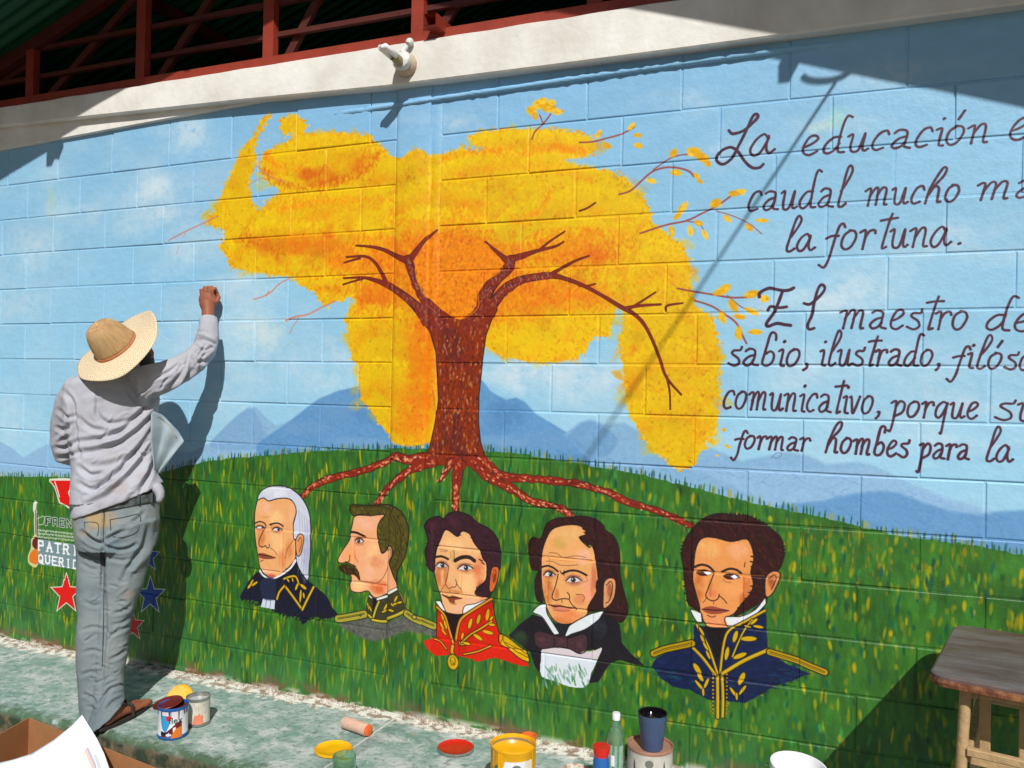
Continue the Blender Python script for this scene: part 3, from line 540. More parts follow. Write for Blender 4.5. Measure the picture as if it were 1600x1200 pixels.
a.L([(178, 376), (215, 362), (250, 372), (263, 392)], 6); a.L([(293, 385), (340, 373), (372, 382), (392, 397)], 7); a.L([(297, 378), (303, 392)], 4)
a.eye(218, 405, 28, 13, 238, 0); a.eye(345, 420, 33, 15, 356, 0)
a.L([(262, 402), (236, 450), (212, 512), (220, 546), (246, 551), (262, 541), (272, 556), (288, 556), (290, 530)], 4); a.L([(300, 560), (332, 585), (350, 612)], 3, (120, 64, 44)); a.L([(470, 502), (425, 570), (412, 640)], 3, (140, 78, 50)); a.L([(235, 330), (300, 325)], 2, (180, 116, 80))
a.P([(203, 602), (238, 596), (270, 603), (335, 632), (285, 642), (232, 636), (212, 620)], (136, 76, 56)); a.L([(205, 605), (250, 615), (300, 622), (338, 634)], 3.6); a.L([(225, 660), (245, 650)], 3)
a.gold([(402, 838), (468, 925), (538, 1022)], 11); a.gold([(538, 1022), (580, 935), (622, 852)], 11); a.gold([(402, 845), (365, 890), (348, 942)], 10); a.gold([(398, 792), (440, 776), (488, 775), (512, 832)], 9)
for x, y, l_, w_, an in [(430, 800, 18, 7, .9), (465, 798, 16, 6, 1.2), (495, 850, 30, 9, -1.2), (545, 850, 32, 12, .5), (524, 920, 50, 9, -1.5), (548, 915, 22, 8, 1.4), (150, 830, 44, 9, -1.0), (180, 828, 34, 8, -.6)]: a.leaf(x, y, l_, w_, an)

b = Loc(500, 770, 4.8)
b.P([(140, 985), (200, 965), (300, 945), (340, 925), (390, 965), (500, 975), (640, 920), (720, 970), (800, 1010), (880, 1040), (860, 1082), (740, 1045), (640, 1035), (560, 1070), (500, 1092), (400, 1112), (300, 1082), (200, 1030)], (88, 88, 86), soft=3, var=.5, a=.95)
for k in range(50): b.D(rng.uniform(150, 860), rng.uniform(960, 1060), rng.uniform(15, 40), 6, [(70, 70, 72), (112, 108, 98)][rng.integers(2)], .4, rng.normal()*.4)
HB = [(220, 125), (235, 92), (300, 95), (400, 95), (500, 90), (560, 105), (620, 150), (660, 230), (672, 300), (660, 400), (640, 480), (600, 560), (582, 610), (574, 660), (545, 600), (525, 530), (545, 470), (540, 410), (515, 400), (495, 430), (465, 455), (450, 420), (430, 330), (430, 260), (450, 210), (480, 165), (380, 172), (300, 165), (250, 172), (228, 150)]
b.face([(265, 175), (380, 172), (482, 162), (460, 215), (440, 270), (440, 350), (465, 450), (500, 430), (520, 400), (545, 420), (545, 470), (522, 530), (545, 600), (582, 705), (520, 748), (430, 788), (390, 775), (358, 738), (290, 750), (236, 736), (224, 692), (236, 642), (228, 600), (280, 600), (270, 570), (215, 527), (150, 527), (134, 500), (165, 440), (220, 358), (225, 318), (240, 245)], (228, 168, 128),
       [(340, 230, 110, 60, PK, .9), (230, 470, 80, 80, (232, 160, 110), .6), (400, 480, 80, 120, LT, .6), (420, 520, 70, 60, (206, 130, 100), .5), (440, 710, 90, 60, (204, 112, 76), .8), (290, 700, 60, 50, LT, .6), (360, 600, 60, 60, PK, .5)])
b.hair(HB, (74, 68, 26), (120, 108, 40), 110, 1.3, 3); b.O(HB, 5)
for x in range(225, 480, 13): b.L([(x, 110), (x-10+rng.normal()*6, 86+rng.normal()*6)], 4, (34, 32, 14))
b.L([(550, 170), (600, 260), (610, 400), (570, 560)], 3, (30, 28, 12)); b.L([(520, 160), (560, 250), (575, 380), (550, 480)], 3, (30, 28, 12))
b.P([(142, 562), (165, 540), (200, 532), (250, 552), (284, 582), (300, 640), (296, 658), (270, 625), (240, 612), (210, 614), (170, 600)], (52, 38, 14), rag=.6)
for k in range(40): b.D(rng.uniform(150, 290), rng.uniform(550, 620), 14, 3, [(30, 22, 10), (96, 74, 30)][rng.integers(2)], .6, .6+rng.normal()*.3)
b.L([(232, 296), (270, 300), (310, 318), (338, 332)], 11); b.L([(330, 330), (380, 342), (438, 352)], 3, (190, 130, 70)); b.eye(292, 362, 30, 20, 288, 1, (70, 60, 50))
b.L([(222, 470), (222, 505), (205, 520), (188, 518)], 4); b.L([(214, 527), (240, 540), (266, 553)], 3); b.L([(255, 440), (262, 480), (285, 520)], 2.4, (130, 76, 50)); b.L([(276, 580), (300, 655), (360, 668), (425, 676), (470, 640), (500, 580), (508, 530)], 3, (110, 58, 36)); b.L([(505, 440), (530, 420), (535, 470), (512, 525)], 3)
b.L([(238, 640), (228, 620)], 3)
b.P([(365, 765), (345, 850), (338, 910), (385, 948), (392, 965), (500, 975), (655, 890), (640, 830), (600, 735), (582, 712), (520, 748), (430, 792), (390, 788)], (56, 54, 34), sm=False, var=.3)
b.P([(396, 790), (428, 800), (412, 900), (392, 930)], (24, 14, 18), sm=False)
for q in ([(508, 745), (580, 708), (588, 726), (515, 765)], [(425, 790), (510, 765), (514, 782), (425, 810)], [(365, 765), (390, 784), (390, 798), (366, 780)]): b.P(q, (218, 220, 214), sm=False); b.O(q, 2.5)
b.gold([(440, 818), (418, 870), (398, 935)], 11, (176, 160, 56)); b.gold([(345, 905), (385, 940)], 11, (176, 160, 56)); b.gold([(392, 955), (450, 965), (500, 966)], 12, (176, 160, 56)); b.gold([(505, 943), (580, 915), (648, 880)], 14, (176, 160, 56)); b.gold([(600, 745), (640, 830)], 4, (120, 110, 50))
for x, y, l_, w_, an in [(572, 795, 30, 9, -1.1), (600, 822, 26, 8, -.3), (560, 835, 32, 8, -.4), (545, 840, 18, 7, .6), (490, 858, 36, 8, -1.1), (535, 882, 28, 8, .1), (480, 890, 24, 7, -.5), (360, 850, 28, 6, 1.3), (375, 870, 26, 6, 1.0)]: b.leaf(x, y, l_, w_, an, (200, 168, 46))
for pts in ([(132, 948), (200, 938), (270, 925), (330, 912)], [(655, 905), (700, 935), (780, 970), (852, 1000)]):
    b.L(pts, 42, (30, 28, 16)); b.L(pts, 34, (164, 156, 62)); b.L(pts, 4, (60, 56, 24), .9); b.L([(x, y-9) for x, y in pts], 3, (60, 56, 24), .8)
b.D(712, 930, 22, 20, (40, 36, 18)); b.D(712, 930, 15, 12, (180, 164, 70)); b.D(300, 922, 10, 9, (60, 54, 24))

c = Loc(640, 780, 4.285)
c.P([(190, 740), (184, 830), (180, 925), (92, 950), (120, 1000), (170, 1050), (270, 1042), (300, 1045), (420, 1070), (440, 1092), (560, 1062), (640, 1080), (740, 1115), (800, 1122), (790, 1080), (700, 1040), (600, 950), (600, 900), (570, 800), (550, 660), (500, 680), (360, 770), (300, 930), (250, 800)], (204, 36, 20), rag=1, var=.15, sm=False)
c.L([(185, 735), (180, 830), (178, 925)], 4); c.L([(552, 665), (572, 800), (600, 905)], 4)
c.P([(235, 755), (365, 758), (335, 820), (292, 985), (255, 860)], (28, 12, 10), sm=False)
HCv = [(98, 182), (125, 138), (190, 115), (228, 132), (258, 98), (320, 84), (400, 110), (450, 155), (540, 205), (585, 260), (605, 330), (602, 470), (560, 458), (540, 520), (545, 640), (480, 652), (438, 632), (458, 590), (510, 540), (515, 440), (490, 400), (470, 345), (430, 290), (400, 232), (350, 215), (320, 250), (260, 210), (232, 213), (205, 275), (182, 330), (170, 400), (165, 480), (132, 470), (110, 400), (104, 345), (122, 285), (112, 225)]
c.face([(230, 210), (260, 208), (320, 250), (350, 212), (400, 232), (440, 290), (478, 330), (495, 400), (515, 440), (510, 550), (465, 600), (445, 640), (520, 660), (480, 700), (360, 768), (270, 766), (230, 742), (206, 652), (180, 560), (165, 480), (170, 390), (190, 300)], (228, 176, 128),
       [(300, 310, 100, 50, LT, .7), (460, 480, 50, 110, (214, 128, 92), .7), (240, 600, 60, 60, (216, 146, 96), .6), (380, 560, 80, 80, LT, .6), (320, 740, 80, 40, PK, .7), (190, 520, 30, 80, SH, .8), (240, 520, 18, 60, SH, .6), (480, 600, 40, 80, (196, 106, 74), .7), (310, 620, 60, 16, SH, .5), (290, 380, 16, 60, (196, 160, 90), .6), (420, 690, 60, 40, PK, .6)])
c.hair(HCv, (50, 24, 34), (88, 44, 56), 90, .7, 4); c.O(HCv, 5); c.B(300, 150, 60, 50, (92, 46, 60), .5); c.B(160, 180, 50, 40, (84, 40, 50), .5)
for x, y in [(480, 350), (485, 380), (475, 410), (440, 300), (490, 430), (455, 620), (450, 600), (330, 240), (420, 260), (120, 300), (110, 350), (112, 440)]: c.D(x, y, 18, 5, (40, 18, 26), .9, .7+rng.normal()*.4)
c.face([(548, 468), (575, 452), (597, 470), (588, 540), (562, 612), (535, 615), (535, 545)], (204, 108, 68), [(565, 520, 20, 50, (150, 66, 40), .6)]); c.L([(562, 470), (578, 490), (560, 560)], 3)
c.L([(175, 388), (215, 384), (258, 402)], 10); c.L([(305, 412), (345, 392), (395, 390), (432, 414)], 17); c.eye(215, 443, 36, 20, 220); c.eye(372, 461, 45, 22, 376)
c.L([(262, 450), (252, 520), (240, 566), (262, 598), (285, 588), (302, 590), (315, 568), (308, 540)], 4, (110, 64, 40)); c.L([(312, 560), (330, 590), (346, 612)], 3, (100, 52, 32)); c.L([(240, 570), (220, 598), (205, 625)], 3, (140, 80, 50)); c.L([(270, 600), (268, 625)], 3, (150, 90, 60))
c.L([(200, 335), (255, 345)], 2.6, (120, 74, 54)); c.L([(205, 352), (250, 352)], 2, (140, 90, 64)); c.L([(298, 345), (300, 400)], 4, (90, 70, 50), .7); c.L([(275, 350), (272, 400)], 3, (150, 110, 60), .6)
c.P([(214, 640), (265, 652), (290, 645), (347, 666), (305, 676), (300, 694), (268, 690), (255, 668)], (132, 68, 46)); c.L([(214, 640), (265, 660), (300, 660), (347, 666)], 4); c.B(290, 700, 30, 12, (120, 60, 40), .6)
for q in ([(172, 684), (205, 684), (238, 748), (215, 742)], [(368, 716), (440, 700), (512, 670), (492, 700), (430, 730), (358, 769)]): c.P(q, (222, 226, 232), sm=False); c.O(q, 3)
c.gold([(180, 722), (232, 780), (255, 850), (276, 920), (290, 975)], 10, (206, 124, 44)); c.gold([(548, 668), (430, 740), (352, 795), (325, 850), (308, 945)], 11, (206, 124, 44)); c.gold([(330, 978), (400, 912), (470, 870), (548, 820)], 8); c.gold([(360, 1040), (450, 1022), (540, 985)], 7, (206, 124, 44)); c.gold([(165, 938), (205, 955), (245, 1005)], 6, (206, 124, 44)); c.gold([(330, 960), (345, 975), (395, 970)], 6)
for x, y, l_, w_, an in [(404, 835, 40, 13, -1.3), (460, 805, 38, 13, -1.3), (520, 775, 44, 14, -1.4), (352, 918, 26, 9, -1.4), (455, 925, 40, 13, .45), (522, 893, 42, 13, .1), (548, 842, 26, 9, 0), (545, 800, 20, 8, -1), (380, 968, 28, 9, .1), (222, 800, 36, 8, 1.1), (215, 850, 34, 8, 1.0), (238, 840, 34, 8, 1.2), (228, 890, 28, 7, .8)]: c.leaf(x, y, l_, w_, an, (214, 166, 32))
c.gold([(286, 985), (282, 1020), (290, 1045)], 14); c.D(288, 1092, 46, 58, (40, 28, 14)); c.D(288, 1092, 40, 52, (204, 168, 34)); c.D(288, 1086, 24, 32, (150, 116, 24)); c.D(286, 1082, 15, 22, (214, 180, 60)); c.L([(272, 1075), (300, 1110)], 3, (90, 66, 20))
EP = [(600, 905), (640, 915), (690, 950), (740, 990), (785, 1025), (802, 1088), (740, 1070), (660, 1005), (600, 965)]
c.P(EP, (206, 164, 30), sm=False, var=.2); c.O(EP, 4)
for q in ([(620, 920), (650, 980), (790, 1060)], [(640, 960), (720, 1000), (790, 1040)], [(630, 915), (610, 960)]): c.L(q, 4, (110, 80, 20))

d = Loc(780, 790, 4.0)
d.P([(210, 680), (130, 740), (60, 812), (120, 860), (195, 920), (225, 1010), (265, 1062), (270, 900), (640, 900), (560, 1112), (620, 1100), (655, 1040), (690, 985), (760, 965), (860, 992), (905, 998), (830, 930), (770, 860), (750, 740), (700, 680), (650, 660), (560, 700), (410, 820), (370, 800), (300, 700), (240, 690)], (22, 20, 28), rag=.8, var=.4, sm=False)
d.P([(300, 700), (350, 735), (450, 735), (480, 720), (410, 830), (372, 806)], (24, 28, 34), sm=False); d.B(130, 830, 60, 60, (52, 92, 50), .5); d.B(620, 760, 60, 80, (38, 46, 60), .8)
d.P([(268, 900), (330, 884), (560, 915), (642, 888), (612, 965), (575, 1050), (540, 1132), (440, 1132), (340, 1092), (262, 1062), (262, 940)], (206, 214, 224), rag=1)
d.P([(270, 890), (330, 884), (560, 915), (642, 890), (615, 960), (440, 940), (268, 915)], (204, 190, 196), sm=False, a=.8); d.L([(270, 920), (440, 942), (610, 965)], 2.4, (120, 90, 100))
for k in range(60):
    x = rng.uniform(270, 560); y = rng.uniform(1010, 1130)
    d.D(x, y, rng.uniform(14, 30), 6, [(90, 140, 110), (140, 172, 170), (80, 130, 90), (60, 112, 60)][rng.integers(4)], .5 if y < 1080 else .9, 1.2+rng.normal()*.2)
HD = [(280, 150), (300, 110), (360, 80), (440, 75), (520, 66), (600, 85), (650, 125), (660, 152), (720, 200), (750, 290), (755, 430), (785, 560), (806, 640), (790, 700), (750, 730), (680, 680), (650, 640), (645, 500), (620, 440), (600, 330), (580, 250), (545, 240), (500, 200), (540, 180), (530, 140), (480, 120), (400, 125), (330, 150), (290, 215), (264, 290), (262, 400), (258, 500), (272, 600), (232, 582), (222, 470), (242, 410), (205, 400), (190, 340), (183, 240), (210, 200), (255, 208)]
d.face([(330, 150), (400, 125), (480, 122), (530, 145), (540, 182), (502, 205), (560, 262), (580, 250), (600, 330), (614, 420), (614, 520), (565, 620), (548, 680), (480, 730), (400, 742), (340, 716), (300, 650), (285, 600), (266, 500), (262, 330), (290, 215)], (224, 166, 112),
       [(430, 190, 110, 70, (222, 178, 120), .8), (380, 230, 60, 50, (196, 158, 90), .5), (560, 520, 50, 110, (232, 160, 130), .7), (300, 540, 44, 110, (196, 124, 78), .8), (590, 480, 24, 140, (200, 120, 88), .7), (360, 560, 18, 50, SH, .6), (420, 720, 100, 24, (196, 108, 74), .7), (420, 690, 110, 50, (224, 140, 96), .7), (480, 470, 80, 40, (232, 180, 150), .6), (500, 590, 50, 40, (214, 138, 100), .6), (520, 320, 70, 60, PK, .7)])
d.hair(HD, (46, 20, 20), (92, 42, 40), 120, 1.3, 5); d.P([(610, 470), (655, 480), (655, 640), (600, 662), (548, 668), (562, 610), (600, 560)], (44, 20, 18), rag=.5); d.O(HD, 4)
for x, y in [(510, 205), (530, 225), (555, 245), (530, 150), (540, 172), (195, 250), (190, 300), (205, 380), (235, 560)]: d.D(x, y, 18, 6, (36, 16, 16), .9, .5+rng.normal()*.5)
d.face([(655, 482), (688, 453), (726, 470), (722, 560), (692, 620), (652, 640), (650, 560)], (214, 152, 110), [(690, 540, 24, 60, (156, 92, 62), .7)]); d.L([(668, 500), (695, 475), (708, 510), (690, 590), (665, 610)], 3.4)
d.L([(310, 296), (360, 300), (400, 326), (480, 315), (540, 326)], 2.6, (120, 74, 50)); d.L([(290, 350), (330, 350), (380, 372), (440, 376), (490, 370)], 2.6, (120, 74, 50)); d.L([(270, 326), (400, 345), (585, 350)], 2.6, (206, 132, 80))
d.L([(264, 386), (300, 378), (335, 388), (366, 412)], 8); d.L([(398, 424), (440, 408), (490, 410), (545, 436)], 9); d.L([(380, 410), (392, 430)], 4); d.L([(406, 408), (404, 436)], 4)
d.eye(313, 430, 33, 19, 320); d.eye(465, 465, 43, 22, 462); d.L([(540, 445), (550, 470), (525, 480)], 2, (150, 90, 60))
d.L([(368, 430), (352, 500), (330, 570), (352, 592), (385, 584), (412, 582), (438, 584), (436, 556), (425, 545)], 4); d.L([(390, 590), (392, 606)], 3); d.L([(437, 590), (455, 620), (478, 640), (478, 655)], 3.6); d.L([(480, 556), (520, 558), (532, 580), (520, 600)], 3, (120, 66, 44))
d.P([(316, 624), (370, 616), (430, 635), (472, 640), (420, 655), (370, 656), (335, 645)], (196, 122, 96)); d.L([(312, 620), (345, 634), (380, 628), (430, 640), (474, 642)], 5); d.L([(335, 655), (400, 662), (440, 655)], 2.4, (130, 74, 54))
for q in ([(210, 666), (245, 626), (290, 615), (300, 680), (375, 800), (342, 806), (270, 700)], [(410, 820), (440, 750), (560, 682), (652, 660), (622, 712), (540, 772), (455, 802)]): d.P(q, (214, 220, 226), sm=False); d.O(q, 3.4)
BW = [(218, 802), (250, 785), (340, 812), (415, 818), (432, 830), (530, 803), (550, 822), (546, 900), (500, 926), (430, 892), (350, 886), (260, 895), (224, 862)]
d.P(BW, (62, 40, 48), sm=False, var=.5); d.B(265, 840, 30, 26, (88, 52, 56), .8); d.B(500, 870, 26, 30, (84, 52, 62), .8); d.B(385, 850, 22, 20, (96, 58, 60), .8); d.L([(340, 815), (345, 886)], 4); d.L([(425, 828), (425, 890)], 4); d.O(BW, 4)

e = Loc(1010, 790, 3.638)
e.P([(270, 680), (268, 780), (150, 820), (60, 862), (28, 910), (80, 980), (150, 1030), (240, 1045), (300, 1075), (360, 1105), (450, 1110), (560, 1125), (640, 1080), (720, 1030), (850, 985), (935, 955), (800, 900), (692, 832), (680, 600), (660, 540), (560, 640), (460, 690), (330, 690)], (17, 29, 66), rag=1.6, var=.5, sm=False)
for k in range(140):
    x = rng.uniform(40, 860); y = np.interp(x, [40, 200, 400, 560, 860], [930, 990, 1060, 1070, 960])+rng.uniform(-60, 40)
    e.D(x, y, rng.uniform(12, 34), rng.uniform(4, 8), [(18, 44, 90), (13, 22, 50), (20, 66, 82), (12, 18, 40)][rng.integers(4)], .5, rng.normal()*.25)
e.P([(325, 685), (462, 688), (430, 800), (402, 900), (360, 770)], (18, 10, 14), sm=False)
HE = [(200, 300), (205, 230), (235, 165), (290, 100), (350, 60), (420, 45), (500, 55), (570, 58), (640, 90), (700, 130), (760, 180), (780, 260), (770, 330), (740, 375), (690, 390), (672, 440), (690, 520), (600, 580), (500, 630), (525, 580), (590, 500), (606, 440), (597, 380), (610, 300), (592, 222), (560, 190), (480, 205), (400, 185), (340, 180), (300, 200), (276, 260), (268, 340), (262, 420), (280, 500), (302, 592), (240, 562), (225, 490), (215, 420), (208, 350)]
e.face([(300, 200), (340, 180), (400, 186), (480, 205), (560, 190), (600, 215), (610, 300), (592, 380), (606, 440), (592, 500), (540, 560), (500, 612), (455, 642), (470, 690), (430, 696), (350, 690), (322, 650), (300, 590), (280, 500), (262, 420), (268, 340), (276, 260)], (220, 150, 96),
       [(350, 250, 80, 60, (226, 170, 110), .8), (520, 260, 80, 60, (230, 166, 122), .7), (480, 470, 80, 60, (228, 158, 104), .7), (295, 470, 40, 110, (194, 116, 70), .8), (362, 470, 16, 60, (192, 112, 74), .6), (560, 540, 40, 60, (190, 112, 70), .7), (400, 660, 90, 40, (226, 150, 110), .7), (375, 500, 30, 30, (206, 112, 88), .5), (570, 450, 30, 80, (198, 120, 76), .6)])
e.hair(HE, (46, 16, 16), (92, 38, 30), 170, .9, 6); e.O(HE, 4)
for k in range(70):
    t = k/70*6.28; e.D(490+292*math.cos(t)*(1 if math.sin(t) < .3 else .95), 270-222*math.sin(t)*(1 if math.sin(t) > 0 else .6), 10, 6, (22, 12, 14), .8, t) if (math.sin(t) > -.2) else None
for x, y in [(600, 290), (596, 320), (600, 350), (600, 390), (606, 420), (598, 460), (585, 495), (565, 530), (545, 560), (525, 585), (212, 420), (215, 460), (222, 500), (232, 540)]: e.D(x, y, 12, 5, (32, 12, 14), .9, 0)
e.face([(680, 402), (720, 374), (757, 386), (750, 432), (716, 500), (680, 520), (672, 460)], (212, 140, 90), [(710, 440, 24, 40, (150, 84, 54), .6)]); e.L([(690, 420), (725, 395), (735, 420), (708, 480)], 3)
e.L([(270, 352), (310, 337), (352, 347), (382, 376)], 9); e.L([(428, 378), (468, 361), (508, 366), (537, 386)], 9)
e.P([(282, 378), (320, 362), (352, 368), (378, 382), (350, 396), (310, 398)], (60, 30, 26)); e.P([(322, 378), (345, 374), (376, 384), (350, 395)], (224, 224, 226), sm=False); e.P([(436, 398), (470, 386), (510, 392), (532, 408), (500, 418), (460, 418)], (60, 30, 26)); e.P([(478, 402), (500, 394), (524, 408), (500, 417)], (224, 224, 226), sm=False)
e.L([(272, 378), (375, 378), (440, 384), (600, 398), (670, 402)], 2.6, (196, 140, 70), .8); e.L([(436, 420), (450, 434), (480, 438)], 2, (120, 70, 44)); e.L([(560, 325), (555, 350)], 3)
e.L([(382, 388), (366, 430), (350, 472), (336, 512), (350, 532), (378, 542), (405, 530), (413, 505)], 4); e.L([(415, 516), (435, 530), (456, 556)], 3.6); e.L([(345, 520), (330, 540), (322, 552)], 3, (120, 66, 44)); e.L([(380, 545), (382, 562)], 3, (130, 76, 50))
e.P([(318, 590), (342, 575), (380, 572), (410, 580), (468, 598), (400, 616), (350, 612)], (150, 74, 62)); e.L([(316, 590), (350, 592), (390, 596), (430, 594), (468, 598)], 4); e.L([(345, 624), (372, 634), (392, 628)], 4, (90, 40, 30))
for q in ([(250, 590), (310, 612), (314, 665), (285, 660)], [(448, 634), (540, 630), (620, 590), (675, 523), (678, 560), (600, 640), (540, 672), (465, 692)]): e.P(q, (218, 220, 226), sm=False); e.O(q, 3.4)
GD = (184, 150, 36)
e.gold([(402, 960), (404, 1080), (404, 1205)], 12, GD); e.gold([(428, 960), (434, 1080), (432, 1200)], 11, GD); e.gold([(285, 680), (345, 790), (378, 880), (402, 955)], 9, GD); e.gold([(672, 598), (560, 660), (470, 710), (438, 790), (418, 950)], 9, GD); e.gold([(690, 822), (600, 860), (530, 895), (432, 955)], 14, GD); e.gold([(252, 798), (320, 868), (390, 962)], 11, GD)
for k in range(11): e.D(360+(-1)**k*0+ (378 if False else 18), 960+k*22, 9, 9, (30, 24, 14)); e.D(378, 960+k*22, 6, 6, GD); e.D(458, 960+k*22, 7, 7, (30, 24, 14)); e.D(456, 960+k*22, 5, 5, GD)
e.gold([(600, 650), (555, 710), (520, 780), (488, 860)], 6, GD); e.gold([(300, 700), (325, 760), (350, 850)], 5, GD)
for x, y, l_, w_, an in [(504, 745, 40, 13, -1.3), (580, 758, 50, 15, -.15), (456, 842, 44, 12, -1.4), (530, 855, 46, 14, -.5), (610, 660, 30, 9, -.8), (635, 690, 32, 9, .05), (575, 690, 22, 8, .2), (312, 715, 30, 8, 1.0), (318, 760, 30, 8, 1.1), (335, 800, 30, 8, 1.0), (350, 850, 28, 8, 1.1), (288, 930, 40, 16, .95), (305, 975, 30, 12, .9), (540, 985, 44, 16, -1.2), (300, 1022, 40, 9, .8), (340, 1010, 36, 9, -1.2), (322, 1060, 26, 7, 1.5), (492, 1060, 34, 9, .9), (545, 1050, 38, 9, -1.0), (512, 1085, 24, 7, 1.5)]: e.leaf(x, y, l_, w_, an, (196, 160, 36))
for pts in ([(40, 842), (100, 818), (180, 800), (258, 784)], [(700, 834), (780, 858), (850, 880), (930, 915), (1012, 948)]):
    e.L(pts, 32, (26, 22, 16)); e.L(pts, 24, (176, 146, 36)); e.L([(x, y-3) for x, y in pts], 3, (70, 52, 18)); e.L([(x, y+6) for x, y in pts], 2.4, (90, 70, 20))

# ---- stars and the stencilled sign on the left
f = Loc(20, 730, 4.285)
def star(cx_, cy_, R, col, rot=0):
    P = []
    for k in range(10):
        r_ = R if k % 2 == 0 else R*.42
        t = -math.pi/2+k*math.pi/5+rot
        P.append((cx_+r_*math.cos(t)*.86, cy_+r_*math.sin(t)*1.12))
    f.P([(cx_+(x-cx_)*1.13, cy_+(y-cy_)*1.13) for x, y in P], (214, 214, 206), sm=False); f.P(P, col, sm=False, var=.1)
star(358, 848, 118, (206, 30, 26)); star(920, 860, 112, (24, 66, 150)); star(905, 600, 90, (24, 66, 150)); star(800, 1060, 92, (190, 30, 30)); star(620, 1130, 100, (206, 30, 26))
MP = [(250, 90), (385, 90), (378, 150), (368, 170), (382, 205), (410, 212), (425, 180), (470, 170), (500, 260), (540, 330), (480, 330), (400, 285), (350, 250), (318, 235), (305, 200), (282, 130)]
f.L(MP+[MP[0]], 14, (216, 214, 206)); f.P(MP, (206, 34, 28), sm=False); f.L([(280, 100), (300, 160), (310, 200)], 6, (216, 214, 206))
f.P([(165, 480), (700, 560), (700, 720), (165, 650)], (112, 134, 140), sm=False); f.P([(165, 320), (640, 330), (640, 470), (170, 478)], (64, 112, 56), sm=False, a=.5)
CAPS = {'F': [[(0, 0), (0, 1), (.8, 1)], [(0, .5), (.6, .5)]], 'R': [[(0, 0), (0, 1), (.6, 1), (.75, .75), (.6, .5), (0, .5)], [(.4, .5), (.8, 0)]], 'E': [[(.8, 0), (0, 0), (0, 1), (.8, 1)], [(0, .5), (.6, .5)]], 'N': [[(0, 0), (0, 1), (.8, 0), (.8, 1)]], 'T': [[(.4, 0), (.4, 1)], [(0, 1), (.8, 1)]], 'P': [[(0, 0), (0, 1), (.7, 1), (.75, .55), (0, .5)]], 'A': [[(0, 0), (.4, 1), (.8, 0)], [(.2, .4), (.6, .4)]], 'I': [[(.4, 0), (.4, 1)]], 'Q': [[(0, .2), (0, .8), (.4, 1), (.8, .8), (.8, .2), (.4, 0), (0, .2)], [(.5, .3), (.85, -.1)]], 'U': [[(0, 1), (0, .2), (.4, 0), (.8, .2), (.8, 1)]], 'D': [[(0, 0), (0, 1), (.5, 1), (.8, .7), (.8, .3), (.5, 0), (0, 0)]]}
def caps(t, x, y, dxl, dyl, w_, h_, lw, col, serif=True):
    for ch in t:
        for s_ in CAPS[ch]:
            pts = [(x+a_*w_, y-b_*h_+a_*w_*dyl/max(dxl, 1)) for a_, b_ in s_]
            stroke(f.T(pts), lw/4.285, col, 1, sm=False)
            if serif:
                for q in (pts[0], pts[-1]): stroke(f.T([(q[0]-lw*.8, q[1]), (q[0]+lw*.8, q[1])]), lw*.5/4.285, col, 1, sm=False)
        x += dxl; y += dyl
caps('FRENTE', 222, 386, 46, 5, 34, 48, 14, (206, 210, 206), False); caps('FRENTE', 222, 386, 46, 5, 34, 48, 7, (26, 48, 44), False)
caps('PATRIA', 172, 556, 56, 8, 40, 62, 11, (224, 228, 230)); caps('QUERIDA', 172, 638, 46, 8, 33, 54, 10, (224, 228, 230))
for r_ in range(3):
    for k in range(26):
        x = 170+k*11; y = 418+r_*22+k*1.2
        f.L([(x, y), (x+rng.uniform(-5, 5), y+rng.uniform(6, 13))], 3.4, (200, 208, 200), .8); f.L([(x, y+rng.uniform(0, 10)), (x+8, y+rng.uniform(0, 10))], 3, (196, 206, 198), .7)
f.L([(150, 240), (146, 280), (152, 300)], 18, (214, 212, 206)); f.L([(152, 290), (154, 480)], 13, (206, 204, 196)); f.L([(154, 290), (156, 480)], 5, (110, 40, 44))
f.P([(165, 460), (125, 480), (120, 540), (100, 600), (110, 650), (165, 658)], (206, 196, 150), a=.9); f.P([(165, 470), (138, 480), (130, 520), (150, 550), (165, 550)], (92, 36, 40)); f.P([(165, 550), (120, 570), (112, 630), (165, 645)], (210, 118, 60))
f.L([(172, 322), (178, 470)], 3, (200, 206, 196), .7); f.L([(165, 345), (210, 330), (205, 380), (172, 385)], 3.4, (200, 206, 196), .8)
# =================================================================== mesh and material helpers
COL = sc.collection
def link(o, parent=None):
    COL.objects.link(o)
    if parent is not None: o.parent = parent
    return o
def thing(name, label, cat, loc=(0, 0, 0), group=None):
    o = bpy.data.objects.new(name, None); o.location = loc; o.empty_display_size = .05; link(o)
    o['label'] = label; o['category'] = cat
    if group: o['group'] = group
    return o
def mesh_obj(name, bm, mats, parent=None, smooth_=False, loc=None, auto=None):
    me = bpy.data.meshes.new(name); bmesh.ops.recalc_face_normals(bm, faces=bm.faces); bm.to_mesh(me); bm.free()
    for m in (mats if isinstance(mats, (list, tuple)) else [mats]): me.materials.append(m)
    if smooth_:
        for p in me.polygons: p.use_smooth = True
    if auto is not None:
        me.set_sharp_from_angle(angle=math.radians(auto))
    o = bpy.data.objects.new(name, me); link(o, parent)
    if parent is not None and parent.type == 'EMPTY' or parent is not None: o.matrix_parent_inverse = Matrix.Translation(parent_world(parent)).inverted()
    if loc is not None: o.location = loc
    return o
def parent_world(p):
    if p is None: return Vector((0, 0, 0))
    if p.parent is None: return p.location.copy()
    return parent_world(p.parent)+p.matrix_parent_inverse.translation+p.location
def tag(o, label=None, cat=None, group=None, kind=None):
    if label: o['label'] = label
    if cat: o['category'] = cat
    if group: o['group'] = group
    if kind: o['kind'] = kind
    return o
